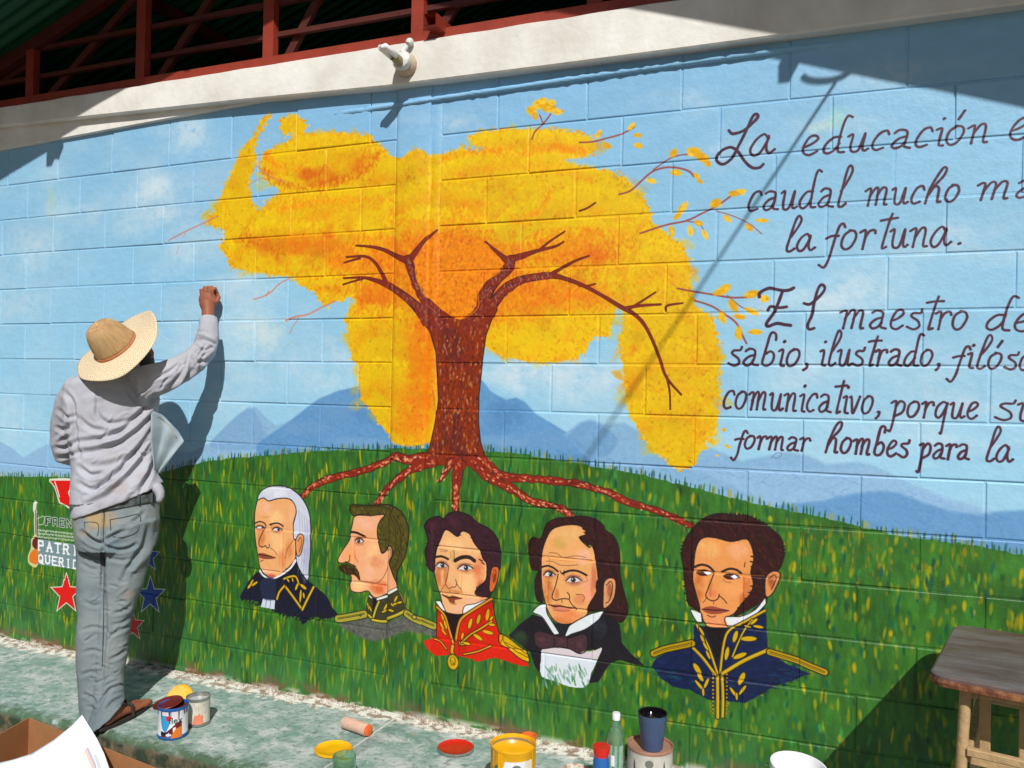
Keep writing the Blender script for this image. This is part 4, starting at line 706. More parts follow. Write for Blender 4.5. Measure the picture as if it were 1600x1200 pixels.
def box(bm, lo, hi, mi=0, bev=0.0):
    lo = Vector(lo); hi = Vector(hi)
    r = bmesh.ops.create_cube(bm, size=1.0); vs = r['verts']
    for v in vs: v.co = Vector((lo[i]+(v.co[i]+.5)*(hi[i]-lo[i]) for i in range(3)))
    fs = {f for v in vs for f in v.link_faces}
    for f in fs: f.material_index = mi
    if bev:
        es = list({e for v in vs for e in v.link_edges})
        bmesh.ops.bevel(bm, geom=es, offset=bev, segments=2, affect='EDGES', profile=.6)
    return vs
def tube(bm, pts, r, n=10, mi=0, cap=True, square=False, up=None):
    pts = [Vector(p) for p in pts]; rings = []
    rr = r if isinstance(r, (list, tuple)) else [r]*len(pts)
    prev = None
    for i, p in enumerate(pts):
        t = (pts[min(i+1, len(pts)-1)]-pts[max(i-1, 0)]).normalized()
        if prev is None:
            u = Vector(up) if up else (Vector((0, 0, 1)) if abs(t.z) < .9 else Vector((0, 1, 0)))
        else: u = prev
        a = (u-t*u.dot(t)).normalized(); b = t.cross(a); prev = a
        if square:
            w, h = (rr[i] if isinstance(rr[i], tuple) else (rr[i], rr[i]))
            rings.append([bm.verts.new(p+a*sy*h+b*sx*w) for sx, sy in ((-1, -1), (1, -1), (1, 1), (-1, 1))])
        else: rings.append([bm.verts.new(p+(a*math.cos(k*2*math.pi/n)+b*math.sin(k*2*math.pi/n))*rr[i]) for k in range(n)])
    m = len(rings[0])
    for i in range(len(rings)-1):
        for k in range(m):
            f = bm.faces.new((rings[i][k], rings[i][(k+1) % m], rings[i+1][(k+1) % m], rings[i+1][k])); f.material_index = mi
    if cap:
        bm.faces.new(rings[0][::-1]).material_index = mi; bm.faces.new(rings[-1]).material_index = mi
    return rings
def lathe(bm, prof, c=(0, 0, 0), n=32, mi=0, axis=None, mis=None):
    """prof: list of (r, z); closes on r = 0"""
    c = Vector(c); M = Matrix.Identity(3) if axis is None else Vector((0, 0, 1)).rotation_difference(Vector(axis)).to_matrix()
    rings = []
    for r, z in prof:
        if r < 1e-6: rings.append([bm.verts.new(c+M@Vector((0, 0, z)))])
        else: rings.append([bm.verts.new(c+M@Vector((r*math.cos(k*2*math.pi/n), r*math.sin(k*2*math.pi/n), z))) for k in range(n)])
    for i in range(len(rings)-1):
        A, B = rings[i], rings[i+1]; m_ = mis[i] if mis else mi
        for k in range(n):
            k2 = (k+1) % n
            if len(A) == 1 and len(B) == 1: continue
            if len(A) == 1: f = bm.faces.new((A[0], B[k], B[k2]))
            elif len(B) == 1: f = bm.faces.new((A[k], A[k2], B[0]))
            else: f = bm.faces.new((A[k], A[k2], B[k2], B[k]))
            f.material_index = m_
    return rings
def lerp(a, b, t): return a+(b-a)*t

def srgb(c):
    return tuple(((v/255)/12.92 if v/255 <= .04045 else ((v/255+.055)/1.055)**2.4) for v in c)+(1,)
def mat(name, col, rough=.6, metal=0, noise_=0.0, scale=20.0, col2=None, bump=0.0, bscale=80.0, coat=0, spec=.5, trans=0, detail=5, contrast=1.0, coord='Object', ior=1.45, stretch=None):
    m = bpy.data.materials.new(name); m.use_nodes = True; N = m.node_tree.nodes; Lk = m.node_tree.links; b = N['Principled BSDF']
    c1 = srgb(col); b.inputs['Base Color'].default_value = c1; b.inputs['Roughness'].default_value = rough; b.inputs['Metallic'].default_value = metal
    b.inputs['Specular IOR Level'].default_value = spec; b.inputs['Coat Weight'].default_value = coat; b.inputs['Coat Roughness'].default_value = .08
    b.inputs['Transmission Weight'].default_value = trans; b.inputs['IOR'].default_value = ior
    tc = N.new('ShaderNodeTexCoord'); src = tc.outputs[coord]
    if stretch:
        mp = N.new('ShaderNodeMapping'); mp.inputs['Scale'].default_value = stretch; Lk.new(src, mp.inputs[0]); src = mp.outputs[0]
    if noise_ or col2:
        n = N.new('ShaderNodeTexNoise'); n.inputs['Scale'].default_value = scale; n.inputs['Detail'].default_value = detail; n.inputs['Roughness'].default_value = .62; Lk.new(src, n.inputs['Vector'])
        r = N.new('ShaderNodeValToRGB'); w = .5/contrast*.5
        r.color_ramp.elements[0].position = .5-w; r.color_ramp.elements[1].position = .5+w
        if col2: ca, cb = c1, srgb(col2)
        else:
            ca = tuple(v*(1-noise_) for v in c1[:3])+(1,); cb = tuple(min(1, v*(1+noise_)) for v in c1[:3])+(1,)
        r.color_ramp.elements[0].color = ca; r.color_ramp.elements[1].color = cb
        Lk.new(n.outputs[0], r.inputs[0]); Lk.new(r.outputs[0], b.inputs['Base Color'])
        m['_ramp'] = 1
    if bump:
        n2 = N.new('ShaderNodeTexNoise'); n2.inputs['Scale'].default_value = bscale; n2.inputs['Detail'].default_value = 4; Lk.new(src, n2.inputs['Vector'])
        bp = N.new('ShaderNodeBump'); bp.inputs['Strength'].default_value = bump; bp.inputs['Distance'].default_value = .01; Lk.new(n2.outputs[0], bp.inputs['Height']); Lk.new(bp.outputs[0], b.inputs['Normal'])
    return m

# =================================================================== wall paint material
img = bpy.data.images.new("mural_paint", TW, TH, alpha=False)
buf = np.ones((TH, TW, 4), np.float32); buf[..., :3] = np.clip(CAN, 0, 1)
img.pixels.foreach_set(buf.ravel()); img.update(); img.pack(); del buf
def wall_material(name, bump=.35, rough=.42):
    m = bpy.data.materials.new(name); m.use_nodes = True; N = m.node_tree.nodes; Lk = m.node_tree.links; b = N['Principled BSDF']
    g = N.new('ShaderNodeNewGeometry'); s = N.new('ShaderNodeSeparateXYZ'); Lk.new(g.outputs['Position'], s.inputs[0])
    def mr(out, a, c):
        q = N.new('ShaderNodeMapRange'); q.inputs['From Min'].default_value = a; q.inputs['From Max'].default_value = c; q.clamp = False; Lk.new(out, q.inputs[0]); return q.outputs[0]
    cb = N.new('ShaderNodeCombineXYZ'); Lk.new(mr(s.outputs[0], TX0, TX1), cb.inputs[0]); Lk.new(mr(s.outputs[2], TZ0, TZ1), cb.inputs[1])
    im = N.new('ShaderNodeTexImage'); im.image = img; im.interpolation = 'Linear'; im.extension = 'EXTEND'; Lk.new(cb.outputs[0], im.inputs[0])
    oi = N.new('ShaderNodeObjectInfo'); hv = N.new('ShaderNodeHueSaturation')
    v = N.new('ShaderNodeMapRange'); v.inputs['To Min'].default_value = .975; v.inputs['To Max'].default_value = 1.03; Lk.new(oi.outputs['Random'], v.inputs[0])
    Lk.new(v.outputs[0], hv.inputs['Value']); Lk.new(im.outputs[0], hv.inputs['Color']); hv.inputs['Saturation'].default_value = 1.06
    Lk.new(hv.outputs[0], b.inputs['Base Color'])
    n1 = N.new('ShaderNodeTexNoise'); n1.inputs['Scale'].default_value = 38; n1.inputs['Detail'].default_value = 6; n1.inputs['Roughness'].default_value = .65; Lk.new(g.outputs['Position'], n1.inputs['Vector'])
    n2 = N.new('ShaderNodeTexNoise'); n2.inputs['Scale'].default_value = 7; n2.inputs['Detail'].default_value = 3; Lk.new(g.outputs['Position'], n2.inputs['Vector'])
    ad = N.new('ShaderNodeMath'); ad.operation = 'MULTIPLY_ADD'; ad.inputs[1].default_value = 1.6; Lk.new(n2.outputs[0], ad.inputs[0]); Lk.new(n1.outputs[0], ad.inputs[2])
    bp = N.new('ShaderNodeBump'); bp.inputs['Strength'].default_value = bump; bp.inputs['Distance'].default_value = .006; Lk.new(ad.outputs[0], bp.inputs['Height']); Lk.new(bp.outputs[0], b.inputs['Normal'])
    rr = N.new('ShaderNodeMapRange'); rr.inputs['To Min'].default_value = rough-.1; rr.inputs['To Max'].default_value = rough+.18; Lk.new(n1.outputs[0], rr.inputs[0]); Lk.new(rr.outputs[0], b.inputs['Roughness'])
    b.inputs['Specular IOR Level'].default_value = .45
    return m
M_wall = wall_material("painted_block")
M_beam = mat("cream_beam_paint", (206, 204, 196), .55, col2=(230, 229, 224), scale=3.5, contrast=1.6, bump=.25, bscale=30, coord='Object')
M_red = mat("red_oxide_steel", (142, 54, 38), .5, noise_=.18, scale=9, bump=.15, bscale=60)
M_redD = mat("red_oxide_steel_shaded", (80, 30, 23), .6, noise_=.25, scale=14)  # same red steel, darkened in colour to stand for shade under the roof
M_green = mat("green_roof_sheet", (10, 80, 54), .55, noise_=.12, scale=4)
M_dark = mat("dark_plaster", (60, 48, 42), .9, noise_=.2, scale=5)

# =================================================================== wall built of blocks
WX0, WX1 = -4.4, 3.45
PIL0, PIL1, PIL2 = -.561, -.385, -.338
def rowz(v, X):     # course lines sag and rise a little, as measured
    x = max(-3.3, min(2.1, X)); return 1.775+v*(1.011-.0033*(x+.6)**2)
wall = thing("mural_wall", "long painted concrete block wall with a golden tree mural, five painted portraits and handwritten lines", "wall", (0, 0, 0))
bm = bmesh.new()      # mortar bed behind the block faces
xs = np.linspace(WX0, WX1, 60)
bot = [[bm.verts.new((x, y, z)) for x in xs] for y, z in ((.0035, -.15), (.0035, 2.93), (.16, 2.93), (.16, -.15))]
for a_, b_ in ((0, 1), (1, 2), (2, 3), (3, 0)):
    for i in range(len(xs)-1): bm.faces.new((bot[a_][i], bot[a_][i+1], bot[b_][i+1], bot[b_][i]))
bm.faces.new([bot[k][0] for k in (3, 2, 1, 0)]); bm.faces.new([bot[k][-1] for k in range(4)])
mesh_obj("mortar", bm, M_wall, wall)

brng = np.random.default_rng(11)
def block(x0, x1, va, vb):
    """one block: va = lower course line, vb = upper course line"""
    g_h, g_v, bv = .0026, .0024, .0042
    c = [(x0+g_v, rowz(va, x0)+g_h), (x1-g_v, rowz(va, x1)+g_h), (x1-g_v, rowz(vb, x1)-g_h), (x0+g_v, rowz(vb, x0)-g_h)]
    dy = brng.normal()*.0009; tl = [brng.normal()*.0010 for _ in range(4)]
    bm = bmesh.new()
    c = [(x+brng.normal()*.0007, z+brng.normal()*.0007) for x, z in c]
    F = [bm.verts.new((x+sx*bv, -.0005+dy+t, z+sz*bv)) for (x, z), (sx, sz), t in zip(c, ((1, 1), (-1, 1), (-1, -1), (1, -1)), tl)]
    G = [bm.verts.new((x+sx*bv*.35, dy+t+.0009, z+sz*bv*.35)) for (x, z), (sx, sz), t in zip(c, ((1, 1), (-1, 1), (-1, -1), (1, -1)), tl)]
    H = [bm.verts.new((x, .0030+dy*.3, z)) for x, z in c]; K = [bm.verts.new((x, .03, z)) for x, z in c]
    bm.faces.new(F)
    for A, B in ((F, G), (G, H), (H, K)):
        for i in range(4): bm.faces.new((A[i], A[(i+1) % 4], B[(i+1) % 4], B[i]))
    o = mesh_obj("block", bm, M_wall, wall); return o
LINES = [1.10, .8, .6, .4, .2, 0, -.2, -.4, -.6, -.8, -1.0, -1.2, -1.4, -1.6, -1.79]
OL = [.03, .2, .0, .2, .0, .2, .0, .2, .0, .2, 0, .2, 0, .2]
ORt = [-.07, .085, -.11, .07, -.12, 0, .2, 0, .2, 0, .2, .0, .2, 0]
for i in range(14):
    vb, va = LINES[i], LINES[i+1]
    e = [WX0]+[x for x in (-3.137+OL[i]+.4*k+brng.normal()*.004 for k in range(-4, 9)) if WX0+.08 < x < PIL0-.06]+[PIL0]
    for a_, b_ in zip(e, e[1:]): block(a_, b_, va, vb)
    e = [PIL2]+[x for x in (ORt[i]+.4*k+brng.normal()*.004 for k in range(-1, 10)) if PIL2+.06 < x < WX1-.08]+[WX1]
    for a_, b_ in zip(e, e[1:]): block(a_, b_, va, vb)
# plastered column between the two panels of blocks
bm = bmesh.new()
for i in range(24):
    z0, z1 = -.02+i*.117, -.02+(i+1)*.117
w = [(PIL0-.004, .002), (PIL0+.002, -.0035), (PIL0+.02, -.006), (PIL1-.008, -.0085), (PIL1-.003, -.0075), (PIL1+.002, .0005), (PIL1+.012, -.0022), (PIL2+.004, -.001), (PIL2+.008, .002), (PIL2+.008, .03), (PIL0-.004, .03)]
rows = []
for i in range(40):
    z = -.02+i*(2.93)/39; r_ = np.random.default_rng(i)
    rows.append([bm.verts.new((x+(r_.normal()*.0015 if 3 <= k <= 8 else 0), y+(r_.normal()*.0005 if y < .002 else 0), z)) for k, (x, y) in enumerate(w)])
for A, B in zip(rows, rows[1:]):
    for k in range(len(w)): bm.faces.new((A[k], A[(k+1) % len(w)], B[(k+1) % len(w)], B[k]))
bm.faces.new(rows[-1]); bm.faces.new(rows[0][::-1])
mesh_obj("plaster_column", bm, M_wall, wall, smooth_=True, auto=50)
# mortar ledge close under the beam
bm = bmesh.new(); r_ = np.random.default_rng(3); R = []
for i, x in enumerate(np.linspace(-.92, 1.33, 110)):
    f = min(1, (x+.92)/.5, (1.33-x)/.3)*.017+.001; j = r_.normal()*.0020; zc = 2.752+.012*math.sin(x*1.4)
    R.append([bm.verts.new(q) for q in ((x, .001, zc+.012), (x, -f*.8+j, zc+.010), (x, -f+j, zc+.001), (x, -f*.8, zc-.008+j), (x, .001, zc-.012))])
for A, B in zip(R, R[1:]):
    for k in range(4): bm.faces.new((A[k], A[k+1], B[k+1], B[k]))
mesh_obj("mortar_ledge", bm, M_wall, wall, smooth_=True)

# =================================================================== ring beam
beam = thing("ring_beam", "cream painted concrete beam running along the top of the mural wall", "beam", (0, 0, 2.8))
bm = bmesh.new(); r_ = np.random.default_rng(5); R = []
for x in np.linspace(WX0, WX1, 150):
    zb = float(np.interp(x, [-4.4, -3.2, -1.4, -.6, .5, 1.9, 3.5], [2.905, 2.892, 2.842, 2.812, 2.800, 2.795, 2.79])); zt = 3.0+.004*noise.noise(Vector((x*6, 0, 0)))
    j = .0025*noise.noise(Vector((x*3, 1, 0)))
    R.append([bm.verts.new(q) for q in ((x, .2, zt), (x, -.046+j, zt), (x, -.054+j, zt-.006), (x, -.058+j, (zt+zb)/2), (x, -.058+j, zb+.008), (x, -.052+j, zb+.001), (x, .2, zb))])
for A, B in zip(R, R[1:]):
    for k in range(7): bm.faces.new((A[k], A[(k+1) % 7], B[(k+1) % 7], B[k]))
bm.faces.new(R[0]); bm.faces.new(R[-1][::-1])
mesh_obj("beam_body", bm, M_beam, beam, smooth_=True, auto=40)
bm = bmesh.new(); R = []
for x in np.linspace(WX0, -1.30, 60):
    zt = float(np.interp(x, [-4.4, -3.2, -1.4, -.6], [2.905, 2.892, 2.842, 2.812]))+.004; zb = 2.768+.070*(x+3.2)/1.85
    zb = min(zb, zt-.003); j = .002*noise.noise(Vector((x*4, 7, 0)))
    R.append([bm.verts.new(q) for q in ((x, .15, zt), (x, -.020+j, zt), (x, -.022+j, zb+.004), (x, -.018+j, zb), (x, .15, zb))])
for A, B in zip(R, R[1:]):
    for k in range(5): bm.faces.new((A[k], A[(k+1) % 5], B[(k+1) % 5], B[k]))
bm.faces.new(R[0]); bm.faces.new(R[-1][::-1])
mesh_obj("lower_strip", bm, M_beam, beam, smooth_=True, auto=40)

# =================================================================== gable truss, roof, interior
APX, APZ, SL, OVH = -.36, 4.318, .34, .91
def roofz(x): return APZ-SL*abs(x-APX)
truss = thing("gable_truss", "red steel truss of posts, rails and slanting braces above the cream beam", "truss", (APX, .06, 3.0))
def steel(name, a, b, w, h, m=M_red):
    bm = bmesh.new(); tube(bm, [a, b], [(w, h), (w, h)], square=True, up=(0, 1, 0)); mesh_obj(name, bm, m, truss)
steel("bottom_chord", (WX0, .02, 3.032), (WX1, .02, 3.032), .026, .03)
for zr in (3.185, 3.345):
    steel("rail", (WX0, .05, zr), (WX1, .05, zr), .012, .012, M_redD)
for k in range(-5, 5):
    x = -.474+.83*k
    if not WX0 < x < WX1: continue
    steel("post", (x, .028, 3.055), (x, .028, roofz(x)-.10), .031, .02)
    x2 = x+.76
    if x >= -3.9 and x < .3: steel("brace", (x+.06, .075, 3.06), (x2, .075, roofz(x2)-.12), .020, .012, M_redD)
    elif x >= .3 and x2 < WX1: steel("brace", (x+.76, .075, 3.06), (x+.06, .075, roofz(x)-.12), .020, .012, M_redD)
for s_ in (-1, 1):
    xe = APX+s_*4.1
    steel("rake_chord", (APX, .03, APZ-.075), (xe, .03, roofz(xe)-.075), .035, .02, M_redD)
# box tube stub poking out beside the lamp
bm = bmesh.new()
P = atY(672, 30, -.10)
tube(bm, [(P.x, .05, P.z), (P.x, -.10, P.z)], [(.03, .026)]*2, square=True, cap=False)
tube(bm, [(P.x, .05, P.z), (P.x, -.0995, P.z)], [(.026, .022)]*2, square=True, cap=False)
mesh_obj("stub_tube", bm, M_red, truss)

roof = thing("gable_roof", "green corrugated metal roof overhanging the gable at the upper left", "roof", (APX, 2, APZ))
for s_ in (-1, 1):
    bm = bmesh.new(); ys = np.arange(-OVH, 7.6, .0127); nx = 2
    prof = [(y, .010*math.sin(y*2*math.pi/.076)) for y in ys]
    for dz in (0, .0025):
        A = [bm.verts.new((APX, y, APZ+dz+h+.0)) for y, h in prof]; xe = APX+s_*4.6
        B = [bm.verts.new((xe, y, roofz(xe)+dz+h)) for y, h in prof]
        for i in range(len(prof)-1): bm.faces.new((A[i], A[i+1], B[i+1], B[i]))
    mesh_obj("roof_sheet", bm, M_green, roof, smooth_=True)
for s_ in (-1, 1):      # purlins whose cut ends show under the rake
    for k in range(1, 5):
        x = APX+s_*k*.98; bm = bmesh.new(); z = roofz(x)-.045
        tube(bm, [(x, -OVH+.06, z), (x, 7.4, z)], [(.02, .032)]*2, square=True)
        mesh_obj("purlin", bm, M_redD, roof)
# purlin offcuts and a curled strap hanging at the rake edge: they give the notches in the roof's shadow
def shade_src(S, D):  return Vector((S[0]+.54*D, -D, S[1]+1.02*D))
for Sx, Sz, w_, h_ in ((-2.775, 2.93, .022, .075), (-2.715, 2.955, .016, .06), (1.115, 2.66, .02, .07)):
    p = shade_src((Sx, Sz), OVH-.01); bm = bmesh.new(); zt = roofz(p.x)-.012
    box(bm, (p.x-w_, p.y-.01, zt-h_), (p.x+w_, p.y+.05, zt)); mesh_obj("purlin_end", bm, M_redD, roof)
bm = bmesh.new(); p = shade_src((1.25, 2.64), OVH-.01); zt = roofz(p.x)-.012
tube(bm, [(p.x-.075+.085*(1-math.cos(t)), p.y, zt-.01-.035*math.sin(t)) for t in np.linspace(.2, 2.9, 14)], .010, n=6)
mesh_obj("curled_strap", bm, M_redD, roof)

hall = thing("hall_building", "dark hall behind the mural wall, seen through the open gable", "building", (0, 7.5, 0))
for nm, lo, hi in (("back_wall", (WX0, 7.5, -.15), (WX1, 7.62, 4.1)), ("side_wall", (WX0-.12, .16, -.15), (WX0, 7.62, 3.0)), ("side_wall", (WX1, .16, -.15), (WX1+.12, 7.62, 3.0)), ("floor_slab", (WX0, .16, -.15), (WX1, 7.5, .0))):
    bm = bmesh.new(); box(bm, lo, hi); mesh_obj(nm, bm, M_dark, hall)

# =================================================================== ground and walkway
def ground_mat(name, cols, scales, bump=.5, rough=.85):
    m = bpy.data.materials.new(name); m.use_nodes = True; N = m.node_tree.nodes; Lk = m.node_tree.links; b = N['Principled BSDF']
    g = N.new('ShaderNodeNewGeometry'); prev = None
    for i, (c, s_) in enumerate(zip(cols, scales)):
        if prev is None:
            rgb = N.new('ShaderNodeRGB'); rgb.outputs[0].default_value = srgb(c); prev = rgb.outputs[0]; continue
        n = N.new('ShaderNodeTexNoise'); n.inputs['Scale'].default_value = s_[0]; n.inputs['Detail'].default_value = 7; n.inputs['Roughness'].default_value = .66
        mp = N.new('ShaderNodeMapping'); mp.inputs['Location'].default_value = (i*3.1, i*1.7, 0); Lk.new(g.outputs['Position'], mp.inputs[0]); Lk.new(mp.outputs[0], n.inputs['Vector'])
        r = N.new('ShaderNodeMapRange'); r.inputs['From Min'].default_value = s_[1]; r.inputs['From Max'].default_value = s_[2]; Lk.new(n.outputs[0], r.inputs[0])
        mx = N.new('ShaderNodeMix'); mx.data_type = 'RGBA'; Lk.new(r.outputs[0], mx.inputs[0]); Lk.new(prev, mx.inputs[6]); mx.inputs[7].default_value = srgb(c); prev = mx.outputs[2]
    m['_'] = 0
    n2 = N.new('ShaderNodeTexNoise'); n2.inputs['Scale'].default_value = 45; n2.inputs['Detail'].default_value = 8; Lk.new(g.outputs['Position'], n2.inputs['Vector'])
    bp = N.new('ShaderNodeBump'); bp.inputs['Strength'].default_value = bump; bp.inputs['Distance'].default_value = .012; Lk.new(n2.outputs[0], bp.inputs['Height']); Lk.new(bp.outputs[0], b.inputs['Normal'])
    Lk.new(prev, b.inputs['Base Color']); b.inputs['Roughness'].default_value = rough
    return m, N, Lk, b, prev, g
M_ground = ground_mat("yard_earth", [(120, 104, 86), (92, 82, 66), (150, 138, 120)], [0, (3, .45, .6), (14, .55, .7)])[0]
M_walk, N_, L_, b_, prev_, g_ = ground_mat("worn_green_concrete", [(146, 166, 160), (112, 146, 134), (184, 192, 190), (104, 128, 118), (222, 222, 214), (150, 142, 128)], [0, (5, .44, .6), (8, .46, .62), (28, .5, .66), (30, .62, .71), (13, .62, .72)], .55)
# white paint and plaster droppings along the foot of the wall (a stain with a ragged edge)
s3 = N_.new('ShaderNodeSeparateXYZ'); L_.new(g_.outputs['Position'], s3.inputs[0])
nn = N_.new('ShaderNodeTexNoise'); nn.inputs['Scale'].default_value = 16; nn.inputs['Detail'].default_value = 8; nn.inputs['Roughness'].default_value = .7; L_.new(g_.outputs['Position'], nn.inputs['Vector'])
ma = N_.new('ShaderNodeMath'); ma.operation = 'MULTIPLY_ADD'; ma.inputs[1].default_value = .26; L_.new(nn.outputs[0], ma.inputs[0]); L_.new(s3.outputs[1], ma.inputs[2])
r1 = N_.new('ShaderNodeMapRange'); r1.inputs['From Min'].default_value = .018; r1.inputs['From Max'].default_value = .05; L_.new(ma.outputs[0], r1.inputs[0])
n5 = N_.new('ShaderNodeTexNoise'); n5.inputs['Scale'].default_value = 22; n5.inputs['Detail'].default_value = 6; L_.new(g_.outputs['Position'], n5.inputs['Vector'])
r5 = N_.new('ShaderNodeValToRGB'); r5.color_ramp.elements[0].position = .42; r5.color_ramp.elements[0].color = srgb((150, 132, 116)); r5.color_ramp.elements[1].position = .52; r5.color_ramp.elements[1].color = srgb((226, 224, 216)); L_.new(n5.outputs[0], r5.inputs[0])
mx = N_.new('ShaderNodeMix'); mx.data_type = 'RGBA'; L_.new(r1.outputs[0], mx.inputs[0]); L_.new(prev_, mx.inputs[6]); L_.new(r5.outputs[0], mx.inputs[7])
# green painted, mossy front edge
r6 = N_.new('ShaderNodeMapRange'); r6.inputs['From Min'].default_value = -.515; r6.inputs['From Max'].default_value = -.57; L_.new(ma.outputs[0], r6.inputs[0])
mx2 = N_.new('ShaderNodeMix'); mx2.data_type = 'RGBA'; L_.new(r6.outputs[0], mx2.inputs[0]); L_.new(mx.outputs[2], mx2.inputs[6]); mx2.inputs[7].default_value = srgb((74, 100, 76)); 
# expansion joints across the walkway: pale filler in a straight line
jn = N_.new('ShaderNodeMath'); jn.operation = 'MULTIPLY_ADD'; jn.inputs[1].default_value = .014; L_.new(nn.outputs[0], jn.inputs[0]); L_.new(s3.outputs[0], jn.inputs[2])
ja = N_.new('ShaderNodeMath'); ja.operation = 'PINGPONG'; ja.inputs[1].default_value = .55; jo = N_.new('ShaderNodeMath'); jo.operation = 'ADD'; jo.inputs[1].default_value = .47+1.1*6; L_.new(jn.outputs[0], jo.inputs[0]); L_.new(jo.outputs[0], ja.inputs[0])
jr = N_.new('ShaderNodeMapRange'); jr.inputs['From Min'].default_value = .0055; jr.inputs['From Max'].default_value = .003; L_.new(ja.outputs[0], jr.inputs[0])
mj = N_.new('ShaderNodeMix'); mj.data_type = 'RGBA'; L_.new(jr.outputs[0], mj.inputs[0]); L_.new(mx2.outputs[2], mj.inputs[6]); mj.inputs[7].default_value = srgb((204, 204, 192)); mx2 = mj
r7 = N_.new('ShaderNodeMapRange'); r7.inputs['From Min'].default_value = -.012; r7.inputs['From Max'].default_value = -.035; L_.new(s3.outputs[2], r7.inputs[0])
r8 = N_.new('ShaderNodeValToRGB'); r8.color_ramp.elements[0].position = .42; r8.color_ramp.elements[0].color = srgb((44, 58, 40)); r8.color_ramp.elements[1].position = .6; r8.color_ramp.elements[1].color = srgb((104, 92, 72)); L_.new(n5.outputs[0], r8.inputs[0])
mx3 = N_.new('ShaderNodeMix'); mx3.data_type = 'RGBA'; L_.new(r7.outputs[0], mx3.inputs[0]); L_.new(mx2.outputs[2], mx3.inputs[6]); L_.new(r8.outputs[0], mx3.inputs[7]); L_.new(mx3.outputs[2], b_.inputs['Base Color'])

bm = bmesh.new(); gnd = bmesh.ops.create_grid(bm, x_segments=60, y_segments=60, size=60)
for v in bm.verts: v.co.z = -.16+.02*noise.noise(v.co*.3)
g_o = mesh_obj("ground", bm, M_ground); tag(g_o, "bare earth yard in front of the raised walkway", kind="structure")
bm = bmesh.new(); xs = np.linspace(WX0-.1, WX1+.1, 330)
def edge_y(x):
    y = -.702+.012*noise.noise(Vector((x*3, 0, 0)))+.006*noise.noise(Vector((x*14, 0, 2)))
    if -1.62 < x < -1.46: y += .03*math.sin((x+1.62)/.16*math.pi)
    return y
R = []
for x in xs:
    e = edge_y(x); row = []
    for k in range(26):
        y = .005+(e+.014-.005)*k/25
        row.append(bm.verts.new((x, y, .0035*noise.noise(Vector((x*2.2, y*2.2, 0)))+.0012*noise.noise(Vector((x*14, y*14, 3)))-.001)))
    for dy, z in ((.006, -.005), (0, -.016), (-.004+.008*noise.noise(Vector((x*9, 0, 5))), -.07), (-.002, -.17)): row.append(bm.verts.new((x, e+dy, z)))
    R.append(row)
for A, B in zip(R, R[1:]):
    for k in range(len(A)-1): bm.faces.new((A[k], A[k+1], B[k+1], B[k]))
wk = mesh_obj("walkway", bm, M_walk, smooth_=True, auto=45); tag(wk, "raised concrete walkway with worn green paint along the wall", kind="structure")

# flakes of plaster and old paint heaped along the wall foot
M_chip = mat("paint_flakes", (206, 202, 192), .8, col2=(146, 124, 106), scale=40, contrast=2.5)
bm = bmesh.new(); r_ = np.random.default_rng(8)
for k in range(2600):
    x = r_.uniform(-2.9, 1.4); y = -abs(r_.normal())*.035-.004 if r_.random() < .93 else -r_.uniform(.05, .66)
    if noise.noise(Vector((x*5, 0, 0))) < -.15 and r_.random() < .7: continue
    s_ = r_.uniform(.0014, .0045) if y > -.12 else r_.uniform(.0014, .0034); a = r_.uniform(0, 6.28); q = [Vector((math.cos(a+t), math.sin(a+t), 0))*s_*r_.uniform(.6, 1.2) for t in (0, 1.6, 3.1, 4.7)]
    tz = r_.uniform(.0005, .006 if y > -.05 else .002)
    B = [bm.verts.new(Vector((x, y, -.004))+v) for v in q]; T = [bm.verts.new(Vector((x, y, tz))+v*.7+Vector((0, 0, r_.uniform(0, .003)))) for v in q]
    bm.faces.new(T)
    for i in range(4): bm.faces.new((B[i], B[(i+1) % 4], T[(i+1) % 4], T[i]))
ch = mesh_obj("paint_chips", bm, M_chip); tag(ch, "white and brown flakes of plaster and paint strewn along the wall foot", "debris", kind="stuff")
# =================================================================== wall lamp
M_porc = mat("grey_porcelain", (204, 208, 206), .4, noise_=.08, scale=30)
M_porcb = mat("dusty_base", (190, 168, 146), .7, noise_=.2, scale=30)
M_cfl = mat("white_bulb", (240, 244, 246), .25, coat=.4)
M_sock = mat("brass_socket", (150, 142, 100), .4, metal=.4, noise_=.3, scale=90)
B0 = atY(636, 103, -.059)
lamp = thing("wall_lamp", "broken white lamp holder with a tubular bulb fixed to the cream beam", "lamp", B0)
ax = Vector((.05, -1, .10)).normalized()
bm = bmesh.new(); lathe(bm, [(0, 0), (.050, 0), (.052, .012), (.047, .030), (.040, .042), (0, .042)], B0, 28, axis=ax); mesh_obj("base_plate", bm, M_porcb, lamp, smooth_=True, auto=35)
bm = bmesh.new(); c2 = B0+ax*.040; lathe(bm, [(0, 0), (.042, 0), (.045, .010), (.040, .026), (.026, .034), (0, .036)], c2, 28, axis=ax)
box(bm, c2+Vector((.004, -.040, -.010)), c2+Vector((.018, -.034, -.004))); mesh_obj("lamp_cup", bm, M_porc, lamp, smooth_=True, auto=35)
K = atY(640, 66, -.075); bm = bmesh.new(); s0 = c2+Vector((.002, -.02, .03))
tube(bm, [s0, s0.lerp(K, .6)], [.012, .011]); lathe(bm, [(0, -.016), (.012, -.014), (.018, -.004), (.018, .006), (.012, .015), (0, .017)], K, 16, axis=K-s0); mesh_obj("knob", bm, M_porc, lamp, smooth_=True, auto=40)
Tb = atY(597, 72, -.245); Sb = atY(622, 94, -.15); dv = (Tb-Sb).normalized()
